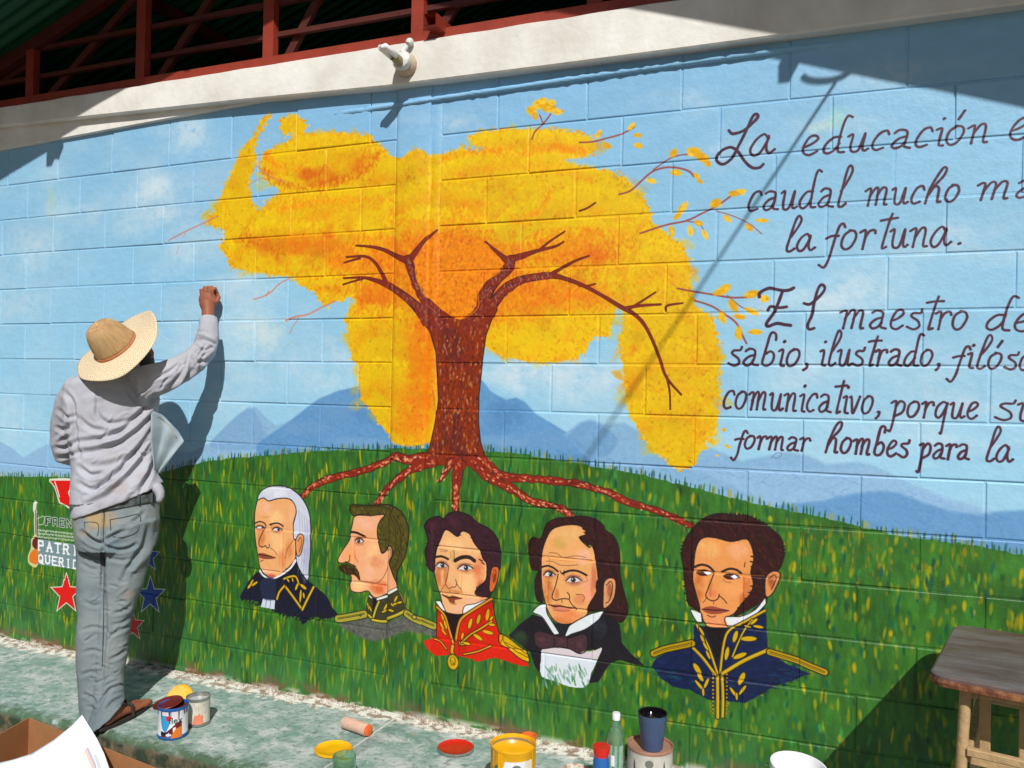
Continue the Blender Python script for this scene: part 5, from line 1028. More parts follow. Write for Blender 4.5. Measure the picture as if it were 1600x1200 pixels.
bm = bmesh.new(); tube(bm, [c2+Vector((-.01, -.02, 0)), Sb, Sb+dv*.03], [.020, .022, .020], 16); mesh_obj("socket", bm, M_sock, lamp, smooth_=True, auto=40)
sd = dv.cross(Vector((0, 0, 1))).normalized()*.0135
bm = bmesh.new()
for s_ in (-1, 1): tube(bm, [Sb+dv*.026+sd*s_, Tb-dv*.006+sd*s_, Tb+sd*s_*.8], [.0132, .0132, .011], 12)
tube(bm, [Tb-dv*.008-sd, Tb-dv*.008+sd], .0125, 10)
mesh_obj("bulb_tube", bm, M_cfl, lamp, smooth_=True)

# =================================================================== cable
A = shade_src((1.292, 2.619), .80); Bq = shade_src((.427, 1.284), 2.6); dd = (Bq-A)
bm = bmesh.new(); r0_ = A-dd*.03
r0_.z = min(r0_.z, roofz(r0_.x)+.2)
E0, E1 = A, A+dd*4.2
tube(bm, [E0, E0.lerp(E1, .35), E0.lerp(E1, .7), E1], .0058, 8)
M_cable = mat("black_cable", (30, 30, 32), .6)
cb = mesh_obj("overhead_cable", bm, M_cable); tag(cb, "taut black service cable running down to the roof edge, casting the slanting shadow line", "cable")
# =================================================================== paint tins and other painter's things
M_tin = mat("tin_metal", (176, 176, 172), .32, metal=.85, noise_=.2, scale=40)
M_white = mat("white_label", (216, 220, 226), .45, noise_=.06, scale=40)
M_whited = mat("dirty_white_label", (196, 192, 182), .6, noise_=.2, scale=30)
M_blue = mat("blue_label", (36, 92, 160), .4); M_sky = mat("light_blue_splash", (60, 150, 205), .4)
M_maroon = mat("maroon_paint", (104, 30, 26), .35, noise_=.2, scale=30); M_orange = mat("orange_label", (214, 116, 40), .45)
M_redl = mat("red_ink", (200, 44, 36), .45); M_navy = mat("navy_ink", (30, 34, 70), .4); M_ink = mat("dark_ink", (40, 52, 62), .5)
M_yel = mat("yellow_paint", (240, 178, 8), .28, noise_=.08, scale=18, coat=.5, bump=.1, bscale=30)
M_yel2 = mat("dried_yellow_paint", (222, 164, 14), .5, noise_=.16, scale=22, bump=.3, bscale=40)
M_redp = mat("red_paint", (196, 30, 22), .3, noise_=.12, scale=20, coat=.5)
M_brownp = mat("pinkish_brown_paint", (158, 116, 100), .45, noise_=.2, scale=14)
M_pink = mat("salmon_paint", (214, 128, 100), .5, noise_=.15, scale=25)
M_cream = mat("cream_label", (214, 204, 180), .5, noise_=.15, scale=30)
M_grn = mat("green_ink", (52, 108, 68), .5)
def can(name, label, P, r, h, body, rimm, paint, level=.80, cat="paint can", group=None):
    t = thing(name, label, cat, P, group); P = Vector(P)
    bm = bmesh.new(); lathe(bm, [(0, .002), (r*.96, 0), (r, .004), (r, .010), (r*.975, .014), (r*.975, h-.014), (r, h-.009), (r*1.015, h-.003), (r*1.0, h), (r*.955, h-.002), (r*.93, h-.012), (r*.93, h*.2), (0, h*.2)], P, 40, mis=[1, 1, 1, 1, 0, 1, 1, 1, 1, 1, 2, 2])
    mesh_obj("can_body", bm, [body, rimm, M_tin], t, smooth_=True, auto=35)
    bm = bmesh.new(); n = 40; lathe(bm, [(r*.935, h*level), (r*.5, h*level-.001), (0, h*level)], P, n); mesh_obj("paint_surface", bm, paint, t, smooth_=True)
    return t
def facing(P): d = CPOS-np.array(P); return math.atan2(d[1], d[0])
def wrap(P, r, pts, off=.0012, seg=.12):
    """flat print laid on a tin: pts in (angle to the viewer's right, height)"""
    bm = bmesh.new(); a0 = facing(P); vs = []
    lo = min(p[0] for p in pts); hi = max(p[0] for p in pts)
    vs = [bm.verts.new((P[0]+(r+off)*math.cos(a0+a), P[1]+(r+off)*math.sin(a0+a), P[2]+z)) for a, z in pts]
    f = bm.faces.new(vs)
    bmesh.ops.triangulate(bm, faces=[f]); bmesh.ops.subdivide_edges(bm, edges=bm.edges[:], cuts=3, use_grid_fill=True)
    for v in bm.verts:
        d = Vector((v.co.x-P[0], v.co.y-P[1], 0)); d = d.normalized()*(r+off); v.co.x, v.co.y = P[0]+d.x, P[1]+d.y
    return bm
def text_on(P, r, s_, size, ang, z, m, parent, name="lettering", off=.002, cond=1.0):
    cu = bpy.data.curves.new(name, 'FONT'); cu.body = s_; cu.size = size; cu.align_x = 'CENTER'; cu.resolution_u = 4
    o = bpy.data.objects.new(name, cu); COL.objects.link(o); dg = bpy.context.evaluated_depsgraph_get(); dg.update()
    me = bpy.data.meshes.new_from_object(o.evaluated_get(dg)); COL.objects.unlink(o); bpy.data.objects.remove(o)
    a0 = facing(P)+ang
    for v in me.vertices:
        a = a0+v.co.x*cond/r; v.co = Vector((P[0]+(r+off)*math.cos(a), P[1]+(r+off)*math.sin(a), P[2]+z+v.co.y))
    me.materials.clear(); me.materials.append(m); q = bpy.data.objects.new(name, me); link(q, parent)
    q.matrix_parent_inverse = Matrix.Translation(parent_world(parent)).inverted(); return q
G1 = "painter's tins and pots on the walkway"
# blue and white tin
P = atZ(270, 1148, 0); P.z = .001
tc_ = can("paint_can", "small paint tin with a blue, maroon and orange label, left of the white tin", P, .060, .128, M_white, M_blue, M_maroon, .86, group=G1)
for nm, m, pts, of in (("blue_band", M_blue, [(-1.5, .098), (1.2, .098), (1.2, .116), (-1.5, .116)], .0010), ("splash_print", M_sky, [(-.75, .045), (-.50, .030), (-.25, .060), (-.15, .095), (-.5, .100), (-.9, .100), (-.85, .07)], .0014),
                       ("maroon_print", M_maroon, [(-.85, .012), (.60, .012), (.60, .072), (.25, .070), (.0, .055), (-.3, .030), (-.85, .036)], .0010), ("orange_print", M_orange, [(-.15, .008), (.60, .008), (.60, .052), (.2, .046), (.0, .03)], .0018),
                       ("orange_foot", M_orange, [(-.85, .004), (.60, .004), (.60, .012), (-.85, .012)], .0010), ("navy_print", M_navy, [(-.85, .036), (-.3, .030), (-.5, .022), (-.85, .02)], .0022), ("red_print", M_redl, [(-.42, .080), (-.2, .078), (-.1, .098), (-.5, .099)], .0022)):
    mesh_obj(nm, wrap(P, .0585, pts, of), m, tc_)
for k_, (a_, l_, w_) in enumerate(((-.25, .022, .05), (.35, .035, .04), (.75, .02, .06), (-.8, .03, .04))):
    mesh_obj("drip", wrap(P, .0600, [(a_-w_, .118), (a_+w_, .118), (a_+w_*.5, .118-l_), (a_-w_*.5, .118-l_)], .0022), M_maroon, tc_)
text_on(P, .0585, "flex", .036, .16, .068, M_ink, tc_, off=.003)
mesh_obj("white_print", wrap(P, .0585, [(-.45, .018), (-.1, .018), (-.1, .026), (-.45, .026)], .003), M_white, tc_)
# its lid leaning behind: maroon disc
lidP = P-Vector((CR[0], CR[1], 0))*.030+Vector((CF[0], CF[1], 0))*.018+Vector((0, 0, .121))
bm = bmesh.new(); lathe(bm, [(0, 0), (.056, 0), (.06, .003), (.058, .007), (.05, .004), (0, .004)], lidP, 32, axis=(-.10, -.16, 1)); o = mesh_obj("tin_lid", bm, M_maroon, smooth_=True, auto=35); tag(o, "maroon stained lid resting askew on the blue and white tin", "lid", G1)
# white dripping tin
P = atZ(309, 1130, 0); P.z = .001
tw_ = can("paint_can", "dirty white paint tin with salmon drips, right of the blue and white tin", P, .050, .118, M_whited, M_tin, mat("grey_paint", (170, 172, 174), .4), .84, group=G1)
mesh_obj("salmon_print", wrap(P, .0488, [(-.45, .012), (.42, .010), (.45, .045), (.2, .058), (-.1, .052), (-.4, .045)], .0010), M_pink, tw_)
for a0_, z0, a1, z1 in ((-.15, .098, -.45, .03), (-.1, .10, -.05, .05), (.1, .098, .22, .045), (.2, .1, .5, .06)):
    mesh_obj("drip", wrap(P, .0488, [(a0_, z0), (a0_+.07, z0), (a1+.06, z1), (a1, z1)], .0018), M_cream, tw_)
# yellow lid leaning
P = atZ(281, 1108, 0)
bm = bmesh.new(); c_ = P+Vector((0, 0, .052)); axl = Vector((.62, -1, .75)).normalized()
rr_ = np.random.default_rng(2); nn_ = 36
lathe(bm, [(0, 0), (.052, 0), (.057, .003), (.055, .008), (.047, .005), (0, .005)], c_, nn_, axis=axl)
for v in bm.verts: v.co += Vector((0, 0, 1))*.004*noise.noise(v.co*40)
o = mesh_obj("tin_lid", bm, M_yel2, smooth_=True, auto=50); tag(o, "yellow crusted lid propped upright behind the white tin", "lid", G1)
# orange wax-like roller
M_rol = mat("pale_roller_nap", (206, 170, 150), .9, noise_=.18, scale=40, bump=.6, bscale=120)
Ra, Rb = atZ(538, 1138, 0), atZ(575, 1151, 0); Ra.z = Rb.z = .027; dr = (Rb-Ra).normalized()
t = thing("paint_roller_sleeve", "short pale roller sleeve with an orange end lying by the wall foot", "roller", (Ra.x, Ra.y, 0), G1)
bm = bmesh.new(); L_r = (Rb-Ra).length; lathe(bm, [(0, 0), (.020, 0), (.025, .004), (.026, .012), (.026, L_r-.01), (.024, L_r-.002), (.012, L_r)], Ra, 24, axis=dr); mesh_obj("nap", bm, M_rol, t, smooth_=True, auto=40)
bm = bmesh.new(); lathe(bm, [(.0225, L_r-.002), (.0235, L_r+.004), (.019, L_r+.006), (0, L_r+.006)], Ra, 24, axis=dr); mesh_obj("orange_end", bm, mat("orange_foam", (224, 104, 48), .8, noise_=.15, scale=50), t, smooth_=True, auto=40)
# yellow lid lying flat and red lid
def flat_lid(c, r, m, label, rimm=M_tin, lid_tilt=(0, 0, 1)):
    t = thing("tin_lid", label, "lid", c, G1)
    bm = bmesh.new(); lathe(bm, [(0, .001), (r*.94, .001), (r, .003), (r, .010), (r*.95, .012), (r*.9, .009), (r*.88, .0045), (0, .0045)], c, 44, axis=lid_tilt); mesh_obj("rim", bm, rimm, t, smooth_=True, auto=40)
    bm = bmesh.new(); lathe(bm, [(r*.955, .0125), (r*.90, .0105), (r*.86, .0075), (r*.4, .0068), (0, .0072)], c, 44, axis=lid_tilt)
    for v in bm.verts: v.co.z += .0008*noise.noise(v.co*60)
    mesh_obj("wet_paint", bm, m, t, smooth_=True)
flat_lid(atZ(521, 1173, 0), .075, M_yel, "flat yellow lid lying beside the green glass jar", M_yel2)
flat_lid(atZ(712, 1171, 0), .075, M_redp, "round lid full of bright red paint on the walkway")
# green jar
M_glass = mat("green_glass", (176, 226, 200), .05, trans=.85, ior=1.45); M_oil = mat("olive_liquid", (120, 122, 24), .2, noise_=.2, scale=20)
P = atZ(538, 1180, .10); P = Vector((P.x, P.y, .001)); t = thing("glass_jar", "green glass jar of olive liquid beside the flat yellow lid", "jar", P, G1)
bm = bmesh.new(); lathe(bm, [(0, 0), (.040, 0), (.043, .004), (.043, .095), (.041, .100), (.038, .100), (.039, .094), (.039, .006), (0, .006)], P, 32); mesh_obj("glass", bm, M_glass, t, smooth_=True, auto=40)
bm = bmesh.new(); lathe(bm, [(0, .008), (.0375, .008), (.0375, .074), (0, .074)], P, 32); mesh_obj("liquid", bm, M_oil, t, smooth_=True, auto=40)
# big yellow tin
Pt = atZ(802, 1161, .185); P = Vector((Pt.x, Pt.y, .001))
ty = can("paint_can", "large tin brim full of yellow paint, front row below the third portrait", P, .083, .185, M_yel2, M_yel2, M_yel, .88, group=G1)
mesh_obj("white_print", wrap(P, .0812, [(-.55, -.0+.02), (.95, .02), (.95, .150), (-.35, .150), (-.45, .12)], .0010), M_white, ty)
mesh_obj("cream_print", wrap(P, .0812, [(.55, .02), (.85, .02), (.85, .150), (.55, .150)], .0018), M_cream, ty)
mesh_obj("green_spot", wrap(P, .0812, [(-.75+.14*math.cos(t_), .12+.012*math.sin(t_)) for t_ in np.linspace(0, 6, 12)], .0018), M_grn, ty)
mesh_obj("grey_seal", wrap(P, .0812, [(.16+.22*math.cos(t_), .125+.015*math.sin(t_)) for t_ in np.linspace(0, 6, 14)], .0024), mat("grey_ink", (110, 112, 106), .5), ty)
mesh_obj("seal_core", wrap(P, .0812, [(.09+.07*math.cos(t_), .125+.006*math.sin(t_)) for t_ in np.linspace(0, 6, 10)], .0032), M_whited, ty)
for k_, (a_, l_, w_) in enumerate(((-.95, .05, .05), (-.62, .09, .07), (-.5, .03, .04), (.98, .06, .06), (1.15, .10, .05), (1.3, .04, .06))):
    mesh_obj("drip", wrap(P, .083, [(a_-w_, .176), (a_+w_, .176), (a_+w_*.6, .176-l_), (a_, .170-l_-.006), (a_-w_*.6, .176-l_)], .0016), M_yel, ty)
# orange scraper/cup behind
P2 = atZ(829, 1148, .15); bm = bmesh.new(); lathe(bm, [(0, 0), (.022, 0), (.03, .13), (.027, .13), (.02, .01), (0, .01)], (P2.x-.022, P2.y+.04, .001), 20); o = mesh_obj("plastic_cup", bm, mat("orange_plastic", (226, 112, 50), .4), smooth_=True, auto=40); tag(o, "orange plastic cup peeking out behind the large yellow tin", "cup", G1)
# big white tin with a dark blue pot on its lid
Pt = atZ(1016, 1162, .19); P = Vector((Pt.x, Pt.y, .001)); RB = .083
tb = can("paint_can", "large scuffed white tin topped with pinkish brown paint, under the dark pot", P, RB, .19, M_whited, M_brownp, M_brownp, .95, group=G1)
mesh_obj("grey_seal", wrap(P, RB*.978, [(-.02+.18*math.cos(t_), .150+.014*math.sin(t_)) for t_ in np.linspace(0, 6, 14)], .0024), mat("grey_ink", (110, 112, 106), .5), tb)
for a0_ in (-.75, .62): mesh_obj("scuff", wrap(P, RB*.978, [(a0_, .14), (a0_+.03, .16), (a0_+.1, .12), (a0_+.05, .08)], .0016), M_ink, tb)
M_pot = mat("dark_blue_plastic", (70, 88, 124), .42, noise_=.1, scale=20); M_black = mat("black_paint", (14, 12, 16), .12, coat=.6)
c_ = Vector((P.x+.010, P.y-.016, .183)); t = thing("plastic_pot", "slate blue plastic pot of black paint standing on the large white tin", "pot", c_, G1)
bm = bmesh.new(); lathe(bm, [(0, 0), (.036, 0), (.038, .004), (.050, .105), (.052, .108), (.052, .124), (.054, .127), (.0525, .129), (.048, .127), (.046, .11), (.034, .02), (0, .02)], c_, 36, mis=[0, 0, 0, 0, 0, 0, 1, 1, 1, 1, 1]); mesh_obj("pot_body", bm, [M_pot, M_black], t, smooth_=True, auto=35)
bm = bmesh.new(); lathe(bm, [(.0475, .112), (.02, .110), (0, .111)], c_, 36); mesh_obj("black_paint", bm, M_black, t, smooth_=True)
# bottle
Pt = atZ(963, 1118, .265); P = Vector((Pt.x, Pt.y, .001)); t = thing("bottle", "clear green bottle with white cap and amber oil beside the large white tin", "bottle", P, G1)
bm = bmesh.new(); lathe(bm, [(0, 0), (.030, 0), (.033, .006), (.033, .17), (.031, .195), (.020, .225), (.013, .240), (.013, .256), (.010, .256), (.010, .24), (.028, .195), (.030, .17), (.030, .006), (0, .005)], P, 30); mesh_obj("glass", bm, M_glass, t, smooth_=True, auto=50)
bm = bmesh.new(); lathe(bm, [(0, .008), (.0285, .008), (.0285, .17), (.026, .195), (.016, .220), (0, .220)], P, 30); mesh_obj("liquid", bm, mat("amber_oil", (196, 146, 40), .15, noise_=.3, scale=12), t, smooth_=True, auto=50)
bm = bmesh.new(); lathe(bm, [(0, .250), (.015, .250), (.015, .272), (.013, .275), (0, .275)], P, 20); mesh_obj("cap", bm, M_white, t, smooth_=True, auto=40)
mesh_obj("label_print", wrap(P, .033, [(-.9, .08), (.9, .08), (.9, .165), (-.9, .165)], .0008), mat("pale_green_label", (140, 170, 150), .5, noise_=.2, scale=60), t)
mesh_obj("label_patch", wrap(P, .033, [(-.5, .09), (-.1, .09), (-.1, .13), (-.5, .13)], .0018), M_white, t)
# blue bottle with red cap
Pt = atZ(940, 1165, .17); P = Vector((Pt.x, Pt.y, .001)); t = thing("colorant_bottle", "squat blue bottle with a broad red cap left of the clear bottle", "bottle", P, G1)
bm = bmesh.new(); lathe(bm, [(0, 0), (.028, 0), (.030, .004), (.030, .115), (.026, .135), (0, .135)], P, 28); mesh_obj("bottle_body", bm, M_blue, t, smooth_=True, auto=40)
bm = bmesh.new(); lathe(bm, [(0, .13), (.026, .13), (.033, .165), (.032, .168), (.0, .166)], P, 28); mesh_obj("cap", bm, M_redp, t, smooth_=True, auto=40)
mesh_obj("label_patch", wrap(P, .030, [(-.2, .07), (0, .06), (.1, .1), (-.1, .1)], .001), M_cream, t)
# small brown brush tub at the bottom edge
P = atZ(900, 1203, .03); bm = bmesh.new(); lathe(bm, [(0, 0), (.05, 0), (.058, .028), (.055, .03), (.046, .006), (0, .006)], (P.x, P.y, .001), 28); o = mesh_obj("palette_dish", bm, mat("brown_crusted_paint", (150, 118, 96), .7, col2=(196, 190, 180), scale=40, contrast=3), smooth_=True, auto=40); tag(o, "shallow brown crusted dish at the bottom edge left of the red capped bottle", "dish", G1)
# white bucket
Pt = atZ(1241, 1192, .20); P = Vector((Pt.x, Pt.y, .001)); t = thing("bucket", "white plastic bucket below the fifth portrait", "bucket", P, G1)
M_bk = mat("white_plastic", (222, 224, 226), .35, noise_=.04, scale=12); axb = Vector((.08, -.06, 1)).normalized()
bm = bmesh.new(); lathe(bm, [(0, 0), (.070, 0), (.072, .004), (.088, .17), (.094, .175), (.096, .19), (.094, .2), (.089, .199), (.085, .185), (.068, .01), (0, .008)], P, 44, axis=axb); mesh_obj("bucket_body", bm, M_bk, t, smooth_=True, auto=40)
bm = bmesh.new(); lathe(bm, [(.0795, .140), (.04, .139), (0, .139)], P, 44, axis=axb); mesh_obj("white_paint", bm, mat("white_paint", (228, 230, 230), .3, noise_=.05, scale=12), t, smooth_=True)
bm = bmesh.new(); tube(bm, [P+Vector((.094*math.cos(a_), .094*math.sin(a_), .185-.03*abs(math.sin(a_-.3)))) for a_ in np.linspace(.3, 3.44, 18)], .0022, 6); mesh_obj("wire_handle", bm, M_tin, t, smooth_=True)

# =================================================================== cardboard box with a paper sheet on it
M_card = mat("cardboard", (156, 110, 70), .85, noise_=.12, scale=12, bump=.1, bscale=100)
C0 = atY(45, 1122, -.86); ux = (atY(105, 1141, -.90)-C0); ux.z = 0; ux.normalize()
uy = atZ(0, 1147, C0.z)-C0; uy.z = 0; uy.normalize(); zt = C0.z; zb = -.15
bx = thing("cardboard_box", "open brown cardboard box beside the walkway at the lower left", "box", (C0.x, C0.y, zb))
def panel(name, a, b, z0, z1, th=.004):
    bm = bmesh.new(); d = (b-a).normalized(); nrm = Vector((-d.y, d.x, 0))*th
    q = [a, b, b+nrm, a+nrm]; lo = [bm.verts.new((p.x, p.y, z0)) for p in q]; hi = [bm.verts.new((p.x, p.y, z1)) for p in q]
    bm.faces.new(lo[::-1]); bm.faces.new(hi)
    for i in range(4): bm.faces.new((lo[i], lo[(i+1) % 4], hi[(i+1) % 4], hi[i]))
    return mesh_obj(name, bm, M_card, bx)
c0, c1 = C0, C0+ux*.95; c3 = C0+uy*.62; c2_ = c1+uy*.62
panel("box_side", c0, c1, zb, zt); panel("box_side", c1, c2_, zb, zt); panel("box_side", c2_, c3, zb, zt); panel("box_side", c3, c0, zb, zt)
bm = bmesh.new(); f_ = [bm.verts.new((p.x, p.y, zb+.002)) for p in (c0, c1, c2_, c3)]; g2 = [bm.verts.new((p.x, p.y, zb-.003)) for p in (c0, c1, c2_, c3)]; bm.faces.new(f_); bm.faces.new(g2[::-1]); mesh_obj("box_floor", bm, M_card, bx)
M_paper = mat("white_paper", (224, 232, 238), .6, noise_=.02, scale=5)
grid = [[(128, 1117, -.96), (138, 1133, -.96), (152, 1155, -.98), (163, 1178, -1.01), (176, 1215, -1.06)],
        [(112, 1134, -.97), (122, 1150, -.98), (134, 1170, -1.01), (145, 1195, -1.05), (156, 1235, -1.12)],
        [(84, 1156, -1.0), (96, 1174, -1.03), (108, 1195, -1.08), (118, 1220, -1.13), (128, 1260, -1.20)],
        [(50, 1177, -1.05), (62, 1196, -1.09), (74, 1220, -1.14), (84, 1245, -1.18), (94, 1285, -1.26)],
        [(20, 1187, -1.10), (30, 1207, -1.12), (42, 1232, -1.19), (52, 1258, -1.26), (62, 1300, -1.34)],
        [(-40, 1200, -1.16), (-26, 1222, -1.23), (-14, 1248, -1.30), (0, 1275, -1.37), (14, 1315, -1.45)]]
pp = thing("paper_sheet", "curling white printed paper sheet lying across the cardboard box", "paper", atY(100, 1200, -1.0))
G_ = np.array([[list(atY(*q)) for q in row] for row in grid])
def surf(u, v):
    u = u*(len(grid)-1); v = v*4; i = min(int(u), len(grid)-2); j = min(int(v), 3); fu, fv = u-i, v-j
    return Vector(G_[i, j]*(1-fu)*(1-fv)+G_[i+1, j]*fu*(1-fv)+G_[i, j+1]*(1-fu)*fv+G_[i+1, j+1]*fu*fv)
bm = bmesh.new(); V = [[bm.verts.new(surf(a/30, b/24)) for b in range(25)] for a in range(31)]
for i in range(30):
    for j in range(24): bm.faces.new((V[i][j], V[i+1][j], V[i+1][j+1], V[i][j+1]))
bmesh.ops.smooth_vert(bm, verts=[v for v in bm.verts if not v.is_boundary], factor=.5)
bmesh.ops.smooth_vert(bm, verts=[v for v in bm.verts if not v.is_boundary], factor=.5)
o = mesh_obj("sheet", bm, M_paper, pp, smooth_=True); so = o.modifiers.new("thickness", 'SOLIDIFY'); so.thickness = .0012
bm = bmesh.new()
def lift(u, v): p = surf(u, v); return p+(Vector(CPOS)-p).normalized()*.003
for (u0, v0), (u1, v1), mi in (((.16, .50), (.19, .80), 0), ((.19, .50), (.22, .82), 1), ((.10, .66), (.145, .98), 2)):
    V = [[bm.verts.new(lift(lerp(u0, u1, a/2), lerp(v0, v1, b/5))) for b in range(6)] for a in range(3)]
    for i in range(2):
        for j in range(5): bm.faces.new((V[i][j], V[i+1][j], V[i+1][j+1], V[i][j+1])).material_index = mi
mesh_obj("faded_print", bm, [mat("pale_violet_print", (176, 170, 200), .6), mat("pale_tan_print", (214, 190, 170), .6), mat("grey_print", (190, 198, 202), .6)], pp)

# =================================================================== old wooden stool-table on the right
M_top = mat("worn_brown_tabletop", (78, 54, 44), .45, col2=(106, 95, 94), scale=4.5, contrast=1.8, bump=.25, bscale=40, coat=.15, stretch=(1, 3.2, 1), detail=8)
M_leg = mat("pale_chipped_wood", (176, 148, 108), .7, noise_=.22, scale=26, bump=.35, bscale=60, detail=8)
ZT = .71
tl, nl = atZ(1492, 974, ZT), atZ(1451, 1052, ZT); dF = (nl-tl); wid = dF.length; dF.normalize(); dR = atZ(1600, 992, ZT)-tl; dR.normalize()
dR = (dR-dF*dR.dot(dF)).normalized()
tb = thing("wooden_table", "small worn brown wooden table with slatted legs at the right edge", "table", (tl.x, tl.y, 0))
W = .78
def TP(a, b, z): q = tl+dR*a+dF*b; return Vector((q.x, q.y, z))
bm = bmesh.new(); rad = .05; out = []
for cx_, cy_, a0_ in ((rad, rad, math.pi), (W-rad, rad, 1.5*math.pi), (W-rad, wid-rad, 0), (rad, wid-rad, .5*math.pi)):
    for k in range(7): a_ = a0_+k*math.pi/12; out.append((cx_+rad*math.cos(a_), cy_+rad*math.sin(a_)))
lv = [[bm.verts.new(TP(W/2+(x-W/2)*s_, wid/2+(y-wid/2)*s_, ZT-dz)) for x, y in out] for s_, dz in ((.985, 0), (1, .004), (1.002, .016), (.995, .026))]
bm.faces.new(lv[0]); bm.faces.new(lv[-1][::-1])
for A_, B_ in zip(lv, lv[1:]):
    for k in range(len(out)): bm.faces.new((A_[k], A_[(k+1) % len(out)], B_[(k+1) % len(out)], B_[k]))
mesh_obj("table_top", bm, M_top, tb)
bm = bmesh.new(); n = len(out)
ed = [[bm.verts.new(TP(W/2+(x-W/2)*s_, wid/2+(y-wid/2)*s_, ZT-dz+.0007*noise.noise(Vector((x*60, y*60, dz*99))))) for x, y in out] for s_, dz in ((1.004, .010), (1.006, .020), (1.0, .030), (.985, .031))]
for A_, B_ in zip(ed, ed[1:]):
    for k in range(n): bm.faces.new((A_[k], A_[(k+1) % n], B_[(k+1) % n], B_[k]))
mesh_obj("edge_band", bm, mat("chipped_edge", (170, 118, 80), .6, col2=(104, 62, 44), scale=30, contrast=2), tb)
def wood(name, a, b, w, h, m=M_leg):
    bm = bmesh.new(); tube(bm, [a, b], [(w, h)]*2, square=True, up=tuple(dF)); bmesh.ops.bevel(bm, geom=bm.edges[:], offset=.003, segments=1, affect='EDGES'); return mesh_obj(name, bm, m, tb)
lgs = [(.085, wid-.06), (W-.10, wid-.06), (.085, .08), (W-.10, .08)]
for i, (a_, b_) in enumerate(lgs):
    sx = -.025 if a_ < W/2 else .03; sy = .02 if b_ > wid/2 else -.03
    bm = bmesh.new(); A0, B0_ = TP(a_, b_, ZT-.03), TP(a_+sx, b_+sy, .0)
    tube(bm, [A0.lerp(B0_, t_) for t_ in np.linspace(0, 1, 9)], [.0145, .015, .0142, .0148, .0152, .0145, .014, .0142, .014], 14); mesh_obj("leg", bm, M_leg, tb, smooth_=True, auto=50)
zr = .505
wood("apron", TP(.12, wid-.07, ZT-.045), TP(W-.12, wid-.07, ZT-.045), .014, .008); wood("apron", TP(.12, .08, ZT-.055), TP(W-.12, .08, ZT-.055), .022, .010)
wood("apron", TP(.10, .10, ZT-.055), TP(.10, wid-.10, ZT-.055), .022, .010); wood("apron", TP(W-.10, .10, ZT-.055), TP(W-.10, wid-.10, ZT-.055), .022, .010)
wood("low_rail", TP(.09, wid-.048, zr), TP(W-.08, wid-.048, zr), .011, .011); wood("low_rail", TP(.08, .065, zr), TP(W-.08, .065, zr), .014, .014)
wood("low_rail", TP(.085, .08, zr-.02), TP(.085, wid-.06, zr-.02), .014, .014)
for k in range(5): wood("slat", TP(.125+k*.095, wid-.155, zr-.05), TP(.125+k*.095, wid-.15, ZT-.05), .014, .006)
wood("low_rail", TP(.09, wid-.155, zr-.06), TP(W-.09, wid-.155, zr-.06), .012, .012)
for k in range(5): wood("slat", TP(.17+k*.105, .07, zr+.012), TP(.17+k*.105, .078, ZT-.08), .014, .006)
# =================================================================== the painter
def fr(px, py, Y):
    """point on the figure plus its screen-right and away directions (horizontal)"""
    P = atY(px, py, Y); v = P-Vector(CPOS); v.z = 0; v.normalize(); e1 = Vector((v.y, -v.x, 0)); return P, e1, v, mpp(P)
def ring_loft(bm, rings, n=28, cap=True, mi=0):
    """rings: (px, py, Y, half width px, depth ratio, tilt) - ellipses square to the line of sight, tilt lowers the left side"""
    R = []
    for q in rings:
        px, py, Y, hw, dr = q[:5]; tl_ = q[5] if len(q) > 5 else 0; sh = q[6] if len(q) > 6 else 0
        P, e1, e2, s = fr(px, py, Y)
        R.append([bm.verts.new(P+e1*(hw*s*math.cos(t))+e2*(hw*s*dr*math.sin(t)+sh)+Vector((0, 0, tl_*s*math.cos(t)))) for t in [k*2*math.pi/n for k in range(n)]])
    for A, B in zip(R, R[1:]):
        for k in range(n): bm.faces.new((A[k], A[(k+1) % n], B[(k+1) % n], B[k])).material_index = mi
    if cap: bm.faces.new(R[0][::-1]); bm.faces.new(R[-1])
    return R
def limb(bm, pts, n=20):
    """pts: (px, py, Y, radius px)"""
    P = [atY(a, b, c) for a, b, c, r in pts]; rr = [r*mpp(p) for p, (a, b, c, r) in zip(P, pts)]
    tube(bm, P, rr, n)
def bake(o, mods):
    for t, kw in mods:
        m = o.modifiers.new(t, t)
        for k, v in kw.items(): setattr(m, k, v)
    dg = bpy.context.evaluated_depsgraph_get(); dg.update()
    me = bpy.data.meshes.new_from_object(o.evaluated_get(dg)); mats = list(o.data.materials); o.modifiers.clear(); o.data = me
    me.materials.clear()
    for m in mats: me.materials.append(m)
    for p in me.polygons: p.use_smooth = True
    return o
